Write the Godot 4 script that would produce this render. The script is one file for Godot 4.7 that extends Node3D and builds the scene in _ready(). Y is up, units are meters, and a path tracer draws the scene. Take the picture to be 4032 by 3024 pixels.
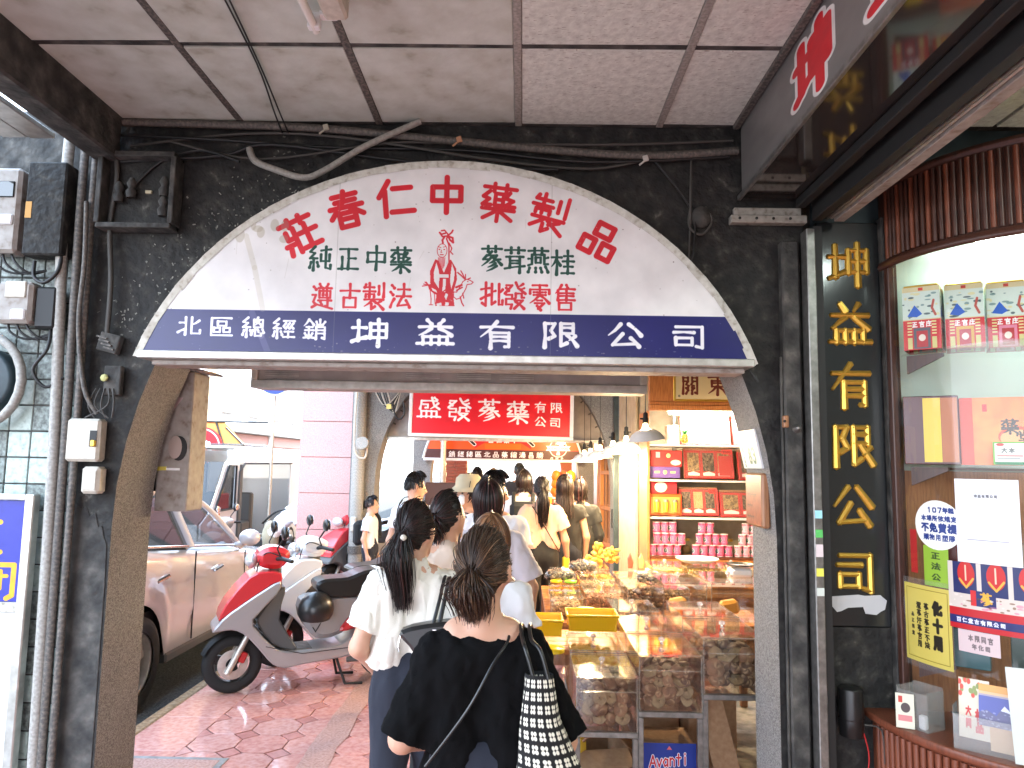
extends Node3D

# ---------------------------------------------------------------- mesh builder
class MB:
	var v := PackedVector3Array()
	var n := PackedVector3Array()
	var uv := PackedVector2Array()
	var c := PackedColorArray()
	var ix := PackedInt32Array()
	var col := Color.WHITE

	func vert(p: Vector3, nn: Vector3, t := Vector2.ZERO) -> int:
		v.append(p); n.append(nn); uv.append(t); c.append(col)
		return v.size() - 1

	func quad(a: Vector3, b: Vector3, d: Vector3, e: Vector3, t := Rect2(0, 0, 1, 1)) -> void:
		# a, b, d, e run counter-clockwise seen from outside; a is lower left
		var nn := (b - a).cross(e - a).normalized()
		if nn == Vector3.ZERO: nn = (d - b).cross(e - b).normalized()
		var i := vert(a, nn, Vector2(t.position.x, t.end.y))
		vert(b, nn, t.end); vert(d, nn, Vector2(t.end.x, t.position.y)); vert(e, nn, t.position)
		ix.append_array([i, i + 2, i + 1, i, i + 3, i + 2])

	func tri(a: Vector3, b: Vector3, d: Vector3) -> void:
		var nn := (b - a).cross(d - a).normalized()
		var i := vert(a, nn); vert(b, nn); vert(d, nn)
		ix.append_array([i, i + 2, i + 1])

	func box(ce: Vector3, s: Vector3, bs := Basis.IDENTITY, bev := 0.0) -> void:
		var h := s / 2.0
		if bev > 0.0: bev = minf(bev, minf(h.x, minf(h.y, h.z)) * 0.9)
		var ax := [Vector3.RIGHT, Vector3.UP, Vector3.BACK]
		for k in 3:
			for sg in [-1.0, 1.0]:
				var nd: Vector3 = ax[k] * sg
				var u: Vector3 = ax[(k + 1) % 3] * sg
				var w: Vector3 = ax[(k + 2) % 3]
				var o: Vector3 = nd * h[k]
				var hu: Vector3 = u * (h[(k + 1) % 3] - bev)
				var hw: Vector3 = w * (h[(k + 2) % 3] - bev)
				quad(ce + bs * (o - hu - hw), ce + bs * (o + hu - hw), ce + bs * (o + hu + hw), ce + bs * (o - hu + hw))
		if bev <= 0.0: return
		for k in 3:
			var k1 := (k + 1) % 3
			var k2 := (k + 2) % 3
			for s1 in [-1.0, 1.0]:
				for s2 in [-1.0, 1.0]:
					var a1: Vector3 = ax[k1] * s1 * h[k1] + ax[k2] * s2 * (h[k2] - bev)
					var a2: Vector3 = ax[k1] * s1 * (h[k1] - bev) + ax[k2] * s2 * h[k2]
					var l: Vector3 = ax[k] * (h[k] - bev) * (s1 * s2)
					quad(ce + bs * (a1 - l), ce + bs * (a2 - l), ce + bs * (a2 + l), ce + bs * (a1 + l))
		for sx in [-1.0, 1.0]:
			for sy in [-1.0, 1.0]:
				for sz in [-1.0, 1.0]:
					var p1 := Vector3(sx * h.x, sy * (h.y - bev), sz * (h.z - bev))
					var p2 := Vector3(sx * (h.x - bev), sy * h.y, sz * (h.z - bev))
					var p3 := Vector3(sx * (h.x - bev), sy * (h.y - bev), sz * h.z)
					if sx * sy * sz > 0: tri(ce + bs * p1, ce + bs * p2, ce + bs * p3)
					else: tri(ce + bs * p1, ce + bs * p3, ce + bs * p2)

	func boxr(a: Vector3, b: Vector3, bev := 0.0) -> void:   # from corner to corner
		box((a + b) / 2.0, (b - a).abs(), Basis.IDENTITY, bev)

	func loft(rings: Array, closed := true, cap0 := false, cap1 := false, vs := 1.0) -> void:
		var R := rings.size()
		var m: int = rings[0].size()
		var base := v.size()
		var acc := PackedVector3Array()
		acc.resize(R * m)
		var mm := m if closed else m - 1
		for i in R - 1:
			for j in mm:
				var j2 := (j + 1) % m
				var a: Vector3 = rings[i][j]
				var b: Vector3 = rings[i][j2]
				var d: Vector3 = rings[i + 1][j2]
				var e: Vector3 = rings[i + 1][j]
				var nn := (d - a).cross(e - b)
				acc[i * m + j] += nn; acc[i * m + j2] += nn; acc[(i + 1) * m + j2] += nn; acc[(i + 1) * m + j] += nn
		for i in R:
			for j in m:
				vert(rings[i][j], acc[i * m + j].normalized(), Vector2(float(j) / mm, float(i) / (R - 1) * vs))
		for i in R - 1:
			for j in mm:
				var a := base + i * m + j
				var b := base + i * m + (j + 1) % m
				ix.append_array([a, b + m, b, a, a + m, b + m])
		if cap0: fan(rings[0], false)
		if cap1: fan(rings[R - 1], true)

	func fan(r: PackedVector3Array, fwd: bool) -> void:
		var ce := Vector3.ZERO
		for p in r: ce += p
		ce /= r.size()
		for j in r.size():
			var a := r[j]
			var b := r[(j + 1) % r.size()]
			if (a - b).length_squared() < 1e-12: continue
			if fwd: tri(ce, a, b)
			else: tri(ce, b, a)

	func tube(path: Array, rad: Variant, seg := 8, cap := true, flat := 1.0) -> void:
		var rings := []
		var m := path.size()
		var up := Vector3.ZERO
		for i in m:
			var t: Vector3 = (path[mini(i + 1, m - 1)] - path[maxi(i - 1, 0)]).normalized()
			if up == Vector3.ZERO:
				up = Vector3.UP if absf(t.y) < 0.9 else Vector3.RIGHT
			var sd := t.cross(up).normalized()
			up = sd.cross(t).normalized()
			var r: float = rad[i] if rad is Array else rad
			var ring := PackedVector3Array()
			for j in seg:
				var a := TAU * j / seg
				ring.append(path[i] + (sd * cos(a) - up * sin(a) * flat) * r)
			rings.append(ring)
		loft(rings, true, cap, cap)

	func cyl(a: Vector3, b: Vector3, r: float, seg := 12) -> void:
		tube([a, b], r, seg)

	func lathe(prof: Array, xf: Transform3D, seg := 16) -> void:   # prof: Vector2(radius, y), bottom to top
		var rings := []
		for p in prof:
			var ring := PackedVector3Array()
			for j in seg:
				var a := -TAU * j / seg
				ring.append(xf * Vector3(p.x * cos(a), p.y, p.x * sin(a)))
			rings.append(ring)
		loft(rings)

	func ball(ce: Vector3, r: Vector3, seg := 12, bs := Basis.IDENTITY) -> void:
		var prof := []
		var h := maxi(4, seg / 2)
		for i in h + 1:
			var a := PI * i / h - PI / 2
			prof.append(Vector2(maxf(cos(a), 0.001), sin(a)))
		lathe(prof, Transform3D(bs * Basis.from_scale(r), ce), seg)

	func prism(poly: PackedVector2Array, xf: Transform3D, dep: float, bev := 0.0, uvs := Rect2()) -> void:
		# polygon in local XY (counter-clockwise), from z = 0 to z = dep, bevelled at both ends
		var p := poly
		if Geometry2D.is_polygon_clockwise(p):
			p = poly.duplicate(); p.reverse()
		var m := p.size()
		var inn := PackedVector2Array()
		var tr := PackedInt32Array()
		while tr.is_empty():
			inn.clear()
			for i in m:
				var a := (p[i] - p[(i + m - 1) % m]).normalized()
				var b := (p[(i + 1) % m] - p[i]).normalized()
				var nn := (Vector2(-a.y, a.x) + Vector2(-b.y, b.x))
				nn = nn.normalized() / maxf(0.5, nn.length() / 2.0)
				inn.append(p[i] + nn * bev)
			tr = Geometry2D.triangulate_polygon(inn)
			if bev < 1e-4: break
			if tr.is_empty(): bev = bev * 0.6 if bev > 0.002 else 0.0
		for e in 2:
			var z := dep if e else 0.0
			var nn := (xf.basis * Vector3(0, 0, 1 if e else -1)).normalized()
			var b0 := v.size()
			for q in inn:
				var t := Vector2.ZERO
				if uvs.size.x > 0: t = Vector2((q.x - uvs.position.x) / uvs.size.x, 1.0 - (q.y - uvs.position.y) / uvs.size.y)
				vert(xf * Vector3(q.x, q.y, z), nn, t)
			for k in range(0, tr.size(), 3):
				var A := inn[tr[k]]; var B := inn[tr[k + 1]]; var D := inn[tr[k + 2]]
				var ccw := (B - A).cross(D - A) > 0.0
				if ccw == (e == 1): ix.append_array([b0 + tr[k], b0 + tr[k + 2], b0 + tr[k + 1]])
				else: ix.append_array([b0 + tr[k], b0 + tr[k + 1], b0 + tr[k + 2]])
		for i in m:
			var j := (i + 1) % m
			var a0 := xf * Vector3(p[i].x, p[i].y, bev); var b0 := xf * Vector3(p[j].x, p[j].y, bev)
			var a1 := xf * Vector3(p[i].x, p[i].y, dep - bev); var b1 := xf * Vector3(p[j].x, p[j].y, dep - bev)
			quad(a0, b0, b1, a1)
			if bev > 0.0:
				quad(xf * Vector3(inn[i].x, inn[i].y, 0), xf * Vector3(inn[j].x, inn[j].y, 0), b0, a0)
				quad(a1, b1, xf * Vector3(inn[j].x, inn[j].y, dep), xf * Vector3(inn[i].x, inn[i].y, dep))

	func mesh() -> ArrayMesh:
		var a := []
		a.resize(Mesh.ARRAY_MAX)
		a[Mesh.ARRAY_VERTEX] = v; a[Mesh.ARRAY_NORMAL] = n; a[Mesh.ARRAY_TEX_UV] = uv; a[Mesh.ARRAY_COLOR] = c; a[Mesh.ARRAY_INDEX] = ix
		var m := ArrayMesh.new()
		m.add_surface_from_arrays(Mesh.PRIMITIVE_TRIANGLES, a)
		return m

# ---------------------------------------------------------------- scene helpers
var M := {}
var taken := {}
var rng := RandomNumberGenerator.new()
var warp := FastNoiseLite.new()

func numbered(called: String) -> String:
	var k: int = taken.get(called, 0)
	taken[called] = k + 1
	return called if k == 0 else "%s_%03d" % [called, k]

func tag(o: Node, label: String, category: String, group := "") -> Node:
	o.set_meta("label", label); o.set_meta("category", category)
	if group: o.set_meta("group", group)
	return o

func thing(called: String, label: String, category: String, at := Vector3.ZERO, turn := 0.0, group := "") -> Node3D:
	var o := Node3D.new()
	o.name = numbered(called)
	add_child(o)
	o.position = at; o.rotation.y = turn
	tag(o, label, category, group)
	return o

func obj(called: String, mb: Variant, m: Material, parent: Node = null, at := Vector3.ZERO) -> MeshInstance3D:
	var o := MeshInstance3D.new()
	o.mesh = mb.mesh() if mb is MB else mb
	o.material_override = m
	o.position = at
	if parent == null:
		o.name = numbered(called); add_child(o)
	else:
		o.name = called; parent.add_child(o, true)
	return o

func struct(called: String, mb: Variant, m: Material) -> MeshInstance3D:
	var o := obj(called, mb, m)
	o.set_meta("kind", "structure")
	return o

func sg(a: Variant, b := -1.0, c := -1.0) -> Color:   # linear base colour -> material colour
	return Color(a, a if b < 0 else b, a if c < 0 else c).linear_to_srgb()

func mat(key: String, c: Color, rough := 0.6, metal := 0.0, opt := {}) -> StandardMaterial3D:
	var m := StandardMaterial3D.new()
	m.resource_name = key
	m.albedo_color = c; m.roughness = rough; m.metallic = metal
	for k in opt: m.set(k, opt[k])
	M[key] = m
	return m

func ramp(stops: Array) -> Gradient:
	var g := Gradient.new()
	var o := PackedFloat32Array(); var cs := PackedColorArray()
	for s in stops: o.append(s[0]); cs.append(s[1])
	g.offsets = o; g.colors = cs
	return g

func ntex(sd: int, freq: float, stops: Array, kind := FastNoiseLite.TYPE_SIMPLEX_SMOOTH, oct := 4, size := 512, nrm := false) -> NoiseTexture2D:
	var f := FastNoiseLite.new()
	f.seed = sd; f.noise_type = kind; f.frequency = freq; f.fractal_octaves = oct
	if kind == FastNoiseLite.TYPE_CELLULAR: f.cellular_return_type = FastNoiseLite.RETURN_CELL_VALUE
	var t := NoiseTexture2D.new()
	t.width = size; t.height = size; t.seamless = true; t.noise = f; t.normalize = true
	if stops: t.color_ramp = ramp(stops)
	if nrm: t.as_normal_map = true; t.bump_strength = 6.0
	return t

func grain(key: String, tex: Texture2D, scale: float, rough := 0.8, relief: Texture2D = null, depth := 0.1, opt := {}) -> StandardMaterial3D:
	var m := mat(key, Color.WHITE, rough, 0.0, opt)
	m.albedo_texture = tex
	m.uv1_triplanar = true; m.uv1_world_triplanar = true
	m.uv1_scale = Vector3.ONE * scale
	if relief:
		m.heightmap_enabled = true; m.heightmap_texture = relief; m.heightmap_scale = depth
	return m

func poly(a: Array) -> PackedVector2Array:
	var p := PackedVector2Array()
	for i in range(0, a.size(), 2): p.append(Vector2(a[i], a[i + 1]))
	return p

func curve(pts: Array, sub := 6) -> Array:   # Catmull-Rom through 3D points
	var out := []
	for i in pts.size() - 1:
		var p0: Vector3 = pts[maxi(i - 1, 0)]; var p1: Vector3 = pts[i]; var p2: Vector3 = pts[i + 1]; var p3: Vector3 = pts[mini(i + 2, pts.size() - 1)]
		for k in sub: out.append(p1.cubic_interpolate(p2, p0, p3, float(k) / sub))
	out.append(pts[-1])
	return out

func smooth2(a: Array, sub := 5) -> PackedVector2Array:   # closed smooth outline
	var p := poly(a)
	var out := PackedVector2Array()
	var m := p.size()
	for i in m:
		for k in sub: out.append(p[i].cubic_interpolate(p[(i + 1) % m], p[(i + m - 1) % m], p[(i + 2) % m], float(k) / sub))
	return out

func wire(called: String, pts: Array, r: float, m: Material, parent: Node = null, sub := 5, seg := 6) -> MeshInstance3D:
	var b := MB.new()
	b.tube(curve(pts, sub) if sub > 1 else pts, r, seg)
	return obj(called, b, m, parent)

func bulb_light(at: Vector3, e: float, c: Color, size := 0.05) -> void:
	var l := OmniLight3D.new()
	l.name = "lamp_light"
	l.light_energy = e; l.light_color = c; l.light_size = size; l.shadow_enabled = true
	l.omni_range = 12.0; l.omni_attenuation = 2.0
	l.position = at
	add_child(l, true)

func strip_light(at: Vector3, sx: float, sy: float, look: Vector3, e: float, c: Color) -> void:
	var l := AreaLight3D.new()
	l.name = "tube_light"
	l.area_size = Vector2(sx, sy); l.light_energy = e; l.light_color = c; l.shadow_enabled = true
	l.area_range = 12.0
	add_child(l, true)
	l.look_at_from_position(at, at + look, Vector3.UP if absf(look.y) < 0.9 else Vector3.BACK)

func _ready() -> void:
	# camera
	var cam := Camera3D.new()
	cam.name = "camera"
	add_child(cam)
	cam.position = Vector3(0, 1.78, 0)
	cam.rotation_degrees = Vector3(6.15, 0.9, 1.0)
	cam.fov = 54.9
	cam.near = 0.05; cam.far = 400.0
	cam.current = true
	# sky, sun, exposure
	var we := WorldEnvironment.new()
	we.name = "world_environment"
	var e := Environment.new()
	e.background_mode = Environment.BG_SKY
	var sky := Sky.new()
	var sm := ProceduralSkyMaterial.new()
	sm.sky_top_color = Color(0.68, 0.78, 0.9)
	sm.sky_horizon_color = Color(0.94, 0.95, 0.97)
	sm.sky_curve = 0.2
	sm.ground_bottom_color = Color(0.4, 0.39, 0.38)
	sm.ground_horizon_color = Color(0.7, 0.7, 0.7)
	sm.sun_angle_max = 1.0
	sky.sky_material = sm
	e.sky = sky
	e.tonemap_mode = Environment.TONE_MAPPER_LINEAR
	e.background_energy_multiplier = 2.5
	e.tonemap_exposure = 4.7
	e.sdfgi_enabled = true; e.ssao_enabled = true; e.ssil_enabled = true
	we.environment = e
	add_child(we)
	var sun := DirectionalLight3D.new()
	sun.name = "sun"
	sun.light_energy = 1.5
	sun.light_color = Color(1.0, 0.96, 0.9)
	sun.light_angular_distance = 0.5
	sun.shadow_enabled = true
	add_child(sun)
	sun.look_at_from_position(Vector3.ZERO, Vector3(-0.42, -1.0, -0.12), Vector3.UP)
	warp.seed = 4; warp.frequency = 0.02; warp.fractal_octaves = 4
	make_materials()
	build_setting()
	build_signs()
	build_wall_clutter()
	build_right_shop()
	build_stall()
	build_vehicles()
	build_background()
	build_people()

# ---------------------------------------------------------------- lettering: strokes on a 20 x 20 field
const SILK := "6,1 2,5 6,6 2,10 8,10|5,10 5,19|3,13 2,17|8,13 9,16|"
const GRASS := "2,3 18,3|7,1 7,5|13,1 13,5|"
const DISH := "4,13 16,13 16,18|4,13 4,18|8,13 8,18|12,13 12,18|1,18 19,18"
const WALK := "3,3 5,5|2,9 5,9 3,14 5,16|2,18 6,16 19,19|"
const GLYPH := {
	"中": "3,6 3,13|3,6 17,6 17,13|3,13 17,13|10,1 10,19",
	"品": "6,2 14,2 14,8 6,8 6,2|2,11 8,11 8,18 2,18 2,11|12,11 18,11 18,18 12,18 12,11",
	"仁": "7,1 2,9|5,6 5,19|9,5 18,5|8,17 19,17",
	"春": "4,3 16,3|5,6 15,6|2,9 18,9|10,1 9,6 2,14|11,9 18,14|6,12 14,12 14,19 6,19 6,12|6,15 14,15",
	"莊": GRASS + "8,6 8,19|4,7 4,11 8,11|2,14 8,14|4,14 3,19|10,10 19,10|14,6 14,18|10,18 19,18",
	"藥": GRASS + "5,5 2,8 5,9 2,12 6,12|15,5 13,8 17,9 13,12 18,12|8,6 12,6 12,12 8,12 8,6|8,9 12,9|2,14 18,14|10,12 10,20|9,15 3,19|11,15 17,19",
	"製": "3,2 2,4|2,4 10,4|1,7 11,7|6,1 6,11|3,11 3,9 10,9 10,11|14,3 14,9|18,1 18,11|2,13 18,13|9,13 2,18|8,16 8,20 11,18|16,14 11,16|10,14 18,20",
	"純": SILK + "11,4 19,3|11,7 11,12 18,12 18,7|15,1 15,17 19,18 19,15",
	"正": "3,3 17,3|10,3 10,18|10,10 16,10|5,9 5,18|2,18 18,18",
	"遵": WALK + "8,1 9,3|15,1 14,3|7,4 18,4|8,6 17,6 17,11 8,11 8,6|11,4 11,9|14,4 14,9|7,13 18,13|15,11 15,17 13,17|9,14 10,16",
	"古": "2,6 18,6|10,1 10,11|5,11 15,11 15,18 5,18 5,11",
	"法": "3,2 5,4|2,7 4,9|2,18 5,12|8,5 18,5|13,1 13,10|7,10 19,10|12,10 8,17 17,16|15,13 18,18",
	"蔘": GRASS + "10,5 7,8 13,8|6,8 3,11 8,11|14,8 12,11 17,11|10,9 2,16|10,9 18,15|12,12 8,14|13,14 7,17|14,16 6,20",
	"茸": GRASS + "3,8 17,8|6,8 6,16|14,8 14,20|6,11 14,11|6,13 14,13|2,17 18,15",
	"燕": GRASS + "7,6 13,6|8,8 12,8 12,12 8,12 8,8|5,6 5,13 2,14|2,9 5,9|15,6 15,13 18,13|15,9 18,8|3,16 2,19|8,16 8,19|12,16 13,19|16,15 18,19",
	"桂": "1,6 9,6|5,1 5,19|5,7 1,13|5,8 8,12|11,5 18,5|14,1 14,9|10,9 19,9|11,13 18,13|14,10 14,18|9,18 19,18",
	"批": "1,6 8,5|5,1 5,18 2,16|1,13 8,10|10,2 10,17 13,15|10,8 13,7|16,2 16,17 19,17 19,14|19,6 16,9",
	"發": "3,3 8,3 2,9|3,5 5,7|11,1 13,5 19,9|17,2 13,4|18,5 15,6|3,10 8,10 8,13 3,13 3,17 8,17 7,20|11,9 11,12 10,13|11,9 16,9 16,12 18,12|10,14 17,14 10,20|11,15 18,20",
	"零": "4,2 16,2|2,8 2,5 18,5 18,8|10,2 10,9|5,7 8,7|5,9 8,9|12,7 15,7|12,9 15,9|10,9 2,15|10,9 18,15|8,13 12,13|6,15 14,15 9,19|8,17 11,20",
	"售": "7,1 2,7|4,5 4,12|11,1 12,3|5,4 18,4|5,7 17,7|5,9 17,9|4,12 18,12|11,4 11,12|5,14 15,14 15,19 5,19 5,14",
	"北": "7,2 7,18|2,7 7,7|1,16 7,13|12,2 12,17 19,17 19,14|18,5 12,9",
	"區": "2,2 18,2|2,2 2,18 19,18|7,5 14,5 14,9 7,9 7,5|4,11 9,11 9,15 4,15 4,11|12,11 17,11 17,15 12,15 12,11",
	"總": SILK + "14,1 13,3|11,3 18,3 18,10 11,10 11,3|15,4 12,8|13,5 17,8|10,13 9,17|12,12 12,18 17,18 17,16|14,12 15,14|18,12 19,15",
	"經": SILK + "10,3 19,3|12,5 10,8 12,10|15,5 13,8 15,10|18,5 16,8 18,10|11,13 18,13|14,13 14,18|10,18 19,18",
	"銷": "5,1 1,7|5,1 9,6|3,8 8,8|2,11 9,11|5,8 5,18|2,14 3,16|8,14 7,16|1,18 9,18|14,1 14,7|11,3 12,6|18,3 16,6|11,8 11,19|11,8 18,8 18,19 16,18|11,11 18,11|11,14 18,14",
	"坤": "1,7 8,7|4,2 4,16|1,17 8,14|10,4 10,14|10,4 18,4 18,14 10,14|10,9 18,9|14,1 14,20",
	"益": "6,1 8,4|14,1 12,4|2,6 18,6|8,7 2,12|12,7 18,12|" + DISH,
	"有": "2,5 18,5|10,1 2,12|7,9 7,20|7,9 16,9 16,19 14,19|7,12 16,12|7,15 16,15",
	"限": "3,2 3,19|3,2 8,2 6,7 8,11 5,13|11,2 17,2 17,9 11,9|11,5 17,5|11,2 11,18 14,16|14,10 19,18|18,11 15,14",
	"公": "8,2 2,10|12,2 18,10|9,9 4,17 16,16|13,12 17,18",
	"司": "4,3 17,3 17,18 14,17|3,7 13,7|4,11 12,11 12,16 4,16 4,11",
	"盛": "4,4 16,4|4,4 3,11|5,7 9,7 9,10 7,10|12,1 14,8 18,11|17,6 11,11|14,1 16,3|" + DISH,
	"縮": SILK + "14,1 14,3|10,5 10,3 19,3 19,5|12,6 10,10|11,9 11,19|13,7 19,7|16,7 15,10|14,10 18,10 18,18 14,18 14,10|14,14 18,14",
	"濃": "3,2 5,4|2,7 4,9|2,18 5,12|9,2 17,2 17,7 9,7 9,2|9,4 17,4|12,1 12,7|14,1 14,7|8,9 19,9|8,9 7,18|10,11 18,11|9,14 19,14|12,14 12,19 14,18|13,14 18,19",
	"昌": "6,2 14,2 14,9 6,9 6,2|6,5 14,5|4,11 16,11 16,19 4,19 4,11|4,15 16,15",
	"勝": "2,2 2,14 1,18|2,2 7,2 7,18 5,18|2,7 7,7|2,12 7,12|11,1 12,3|17,1 15,3|9,5 19,5|9,8 19,8|14,2 9,13|14,8 19,12|11,14 17,14 17,19 15,19|14,11 10,19",
	"關": "3,2 8,2 8,8 3,8|3,5 8,5|3,2 3,19|17,2 12,2 12,8 17,8|12,5 17,5|17,2 17,19 15,18|8,8 6,11 9,12|13,8 11,11 14,12|8,13 8,16 6,19|12,13 12,19|6,14 8,16|14,14 12,16",
	"東": "2,4 18,4|5,7 15,7 15,12 5,12 5,7|5,9 15,9|10,1 10,19|9,12 2,18|11,12 18,18",
	"官": "10,1 10,3|2,6 2,4 18,4 18,6|6,7 6,19|6,7 15,7 15,11 6,11|6,13 16,13 16,19 6,19",
	"庄": "10,1 11,3|3,4 18,4|4,4 2,19|7,9 17,9|12,5 12,17|6,17 18,17",
	"年": "6,1 2,7|5,4 17,4|5,9 16,9|5,9 5,13|2,13 18,13|11,4 11,20",
	"起": "2,4 9,4|5,1 5,14|1,8 9,8|5,11 9,11|3,11 2,17 19,18|11,3 17,3 17,8 11,8 11,14 18,14 18,12",
	"本": "2,6 18,6|10,1 10,19|10,6 2,15|10,6 18,15|7,15 13,15",
	"不": "2,3 18,3|10,3 2,12|10,6 10,19|12,9 18,13",
	"免": "7,1 2,7|7,3 13,3 11,6|3,7 16,7 16,12 3,12 3,7|9,7 9,12 3,19|11,12 11,18 19,18 19,15",
	"費": "3,3 17,3 17,5 3,5 3,8 17,8|7,1 7,8 5,10|13,1 13,10|5,10 15,10 15,17 5,17 5,10|5,12 15,12|5,15 15,15|8,17 3,20|12,17 17,20",
	"場": "1,6 7,6|4,2 4,15|1,16 7,13|10,2 17,2 17,8 10,8 10,2|10,5 17,5|8,10 19,10|11,10 8,16|10,13 18,13 17,19|14,13 10,19",
	"所": "9,2 3,3 3,11 1,18|3,6 8,6 8,11 3,11|18,2 12,4 12,12 10,18|12,9 19,9|16,9 16,19",
	"依": "5,1 1,8|4,6 4,19|12,1 13,3|7,5 19,5|12,5 7,12|10,9 10,18 14,15|17,7 13,10|12,7 19,18",
	"規": "1,5 9,5|1,9 9,9|5,1 5,9 1,18|5,11 9,16|11,2 17,2 17,12 11,12 11,2|11,5 17,5|11,8 17,8|13,12 9,19|15,12 15,18 19,18 19,15",
	"定": "10,1 10,3|2,6 2,4 18,4 18,6|5,8 15,8|10,8 10,17|10,12 15,12|6,11 2,19|5,15 19,19",
	"提": "1,6 7,6|4,1 4,18 2,17|1,13 7,10|10,2 17,2 17,8 10,8 10,2|10,5 17,5|8,10 19,10|13,10 13,18|13,14 18,14|10,13 8,19|9,16 19,19",
	"用": "4,2 4,14 2,19|4,2 16,2 16,19 14,18|4,7 16,7|4,12 16,12|10,2 10,18",
	"物": "3,2 1,7|2,5 8,5|5,1 5,19|1,13 8,10|11,1 8,8|10,5 18,5 17,18 14,17|13,5 9,13|16,5 10,17",
	"購": "2,2 8,2 8,13 2,13 2,2|2,6 8,6|2,9 8,9|4,13 1,18|6,13 9,18|11,3 19,3|13,1 13,8|17,1 17,8|10,6 19,6|10,9 19,9|11,11 11,19|11,11 18,11 18,19|11,14 18,14|9,16 20,16|15,9 15,16",
	"塑": "4,1 5,3|9,1 8,3|2,4 11,4|3,6 3,9 10,9 10,6|6,4 6,9 2,13|13,2 13,9 11,13|13,2 18,2 18,13|13,5 18,5|13,8 18,8|3,15 17,15|10,13 10,19|1,19 19,19",
	"膠": "2,2 2,14 1,18|2,2 7,2 7,18|2,7 7,7|2,12 7,12|10,2 13,2 9,7|15,1 19,6|17,3 14,7|14,6 9,12|14,6 19,12|15,10 11,12|16,12 11,15|17,14 10,19",
	"迪": WALK + "9,5 17,5 17,14 9,14 9,5|13,2 13,14|9,9 17,9",
	"化": "7,1 2,9|5,6 5,19|11,2 11,17 18,17 18,14|18,6 11,11",
	"街": "5,1 1,6|5,6 1,11|3,9 3,19|7,4 12,4|9,1 9,8|6,8 12,8|7,12 12,12|9,9 9,17|6,17 13,16|14,3 19,3|14,8 19,8|17,8 17,19 15,18",
	"一": "2,10 18,10", "段": "7,2 3,4 3,19|3,8 8,8|3,12 8,12|1,16 9,15|12,2 12,6 10,8|12,2 17,2 17,7 19,7|10,10 17,10 11,19|12,12 19,19",
	"大": "2,6 18,6|10,1 10,8 2,19|10,8 18,19", "同": "3,2 3,19|3,2 17,2 17,19 15,18|7,6 13,6|7,10 13,10 13,15 7,15 7,10",
	"十": "2,9 18,9|10,1 10,19", "百": "2,3 18,3|10,3 8,7|4,7 16,7 16,19 4,19 4,7|4,13 16,13",
	"堂": "10,1 10,4|5,2 6,4|15,2 14,4|2,8 2,6 18,6 18,8|6,8 14,8 14,12 6,12 6,8|4,15 16,15|10,13 10,19|1,19 19,19",
	"汗": "3,2 5,4|2,7 4,9|2,18 5,12|9,4 18,4|7,10 19,10|13,4 13,19", "濕": "3,2 5,4|2,7 4,9|2,18 5,12|8,2 18,2 18,8 8,8 8,2|8,5 18,5|10,10 8,14 11,14|15,10 13,14 17,14|9,16 8,19|13,16 13,19|16,16 18,19",
	"0": "6,3 14,3 16,6 16,15 14,18 6,18 4,15 4,6 6,3", "1": "6,5 10,2 10,19", "2": "4,6 7,2 13,2 16,6 15,10 4,19 16,19", "3": "4,4 7,2 13,2 16,5 15,9 9,10 15,11 16,15 13,19 7,19 4,17",
	"5": "15,2 6,2 5,9 12,8 16,12 15,17 10,19 4,17", "7": "4,2 16,2 9,19", "8": "10,10 5,7 6,3 14,3 15,7 10,10 4,14 6,19 14,19 16,14 10,10",
	"A": "2,19 10,2 18,19|5,13 15,13", "C": "17,5 13,2 7,2 3,7 3,14 7,19 13,19 17,16", "E": "16,2 4,2 4,19 16,19|4,10 14,10", "G": "17,5 13,2 7,2 3,7 3,14 7,19 13,19 17,16 17,11 11,11", "H": "4,2 4,19|16,2 16,19|4,10 16,10",
	"M": "3,19 3,2 10,13 17,2 17,19", "N": "4,19 4,2 16,19 16,2", "P": "4,19 4,2 13,2 16,6 13,10 4,10", "S": "16,4 10,2 5,5 6,9 14,11 16,15 12,19 4,17", "L": "4,2 4,19 16,19", "X": "3,2 17,19|17,2 3,19", "B": "4,2 4,19 13,19 16,15 13,10 4,10|13,10 15,6 12,2 4,2", "O": "6,3 14,3 17,8 17,13 14,18 6,18 3,13 3,8 6,3",
	"v": "4,8 10,19 16,8", "a": "15,9 15,19|15,10 9,8 4,13 8,19 15,16", "n": "5,8 5,19|5,11 10,8 15,11 15,19", "t": "10,3 10,19|5,8 15,8", "i": "10,8 10,19|10,3 10,4", ".": "9,18 10,18", " ": "",
}
var strokes_of := {}

func strokes(ch: String) -> Array:
	if not strokes_of.has(ch):
		var out := []
		for s in GLYPH.get(ch, "").split("|", false):
			var p := PackedVector2Array()
			for q in s.split(" ", false):
				var xy: PackedStringArray = q.split(",")
				p.append(Vector2(float(xy[0]), float(xy[1])))
			out.append(p)
		strokes_of[ch] = out
	return strokes_of[ch]

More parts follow.
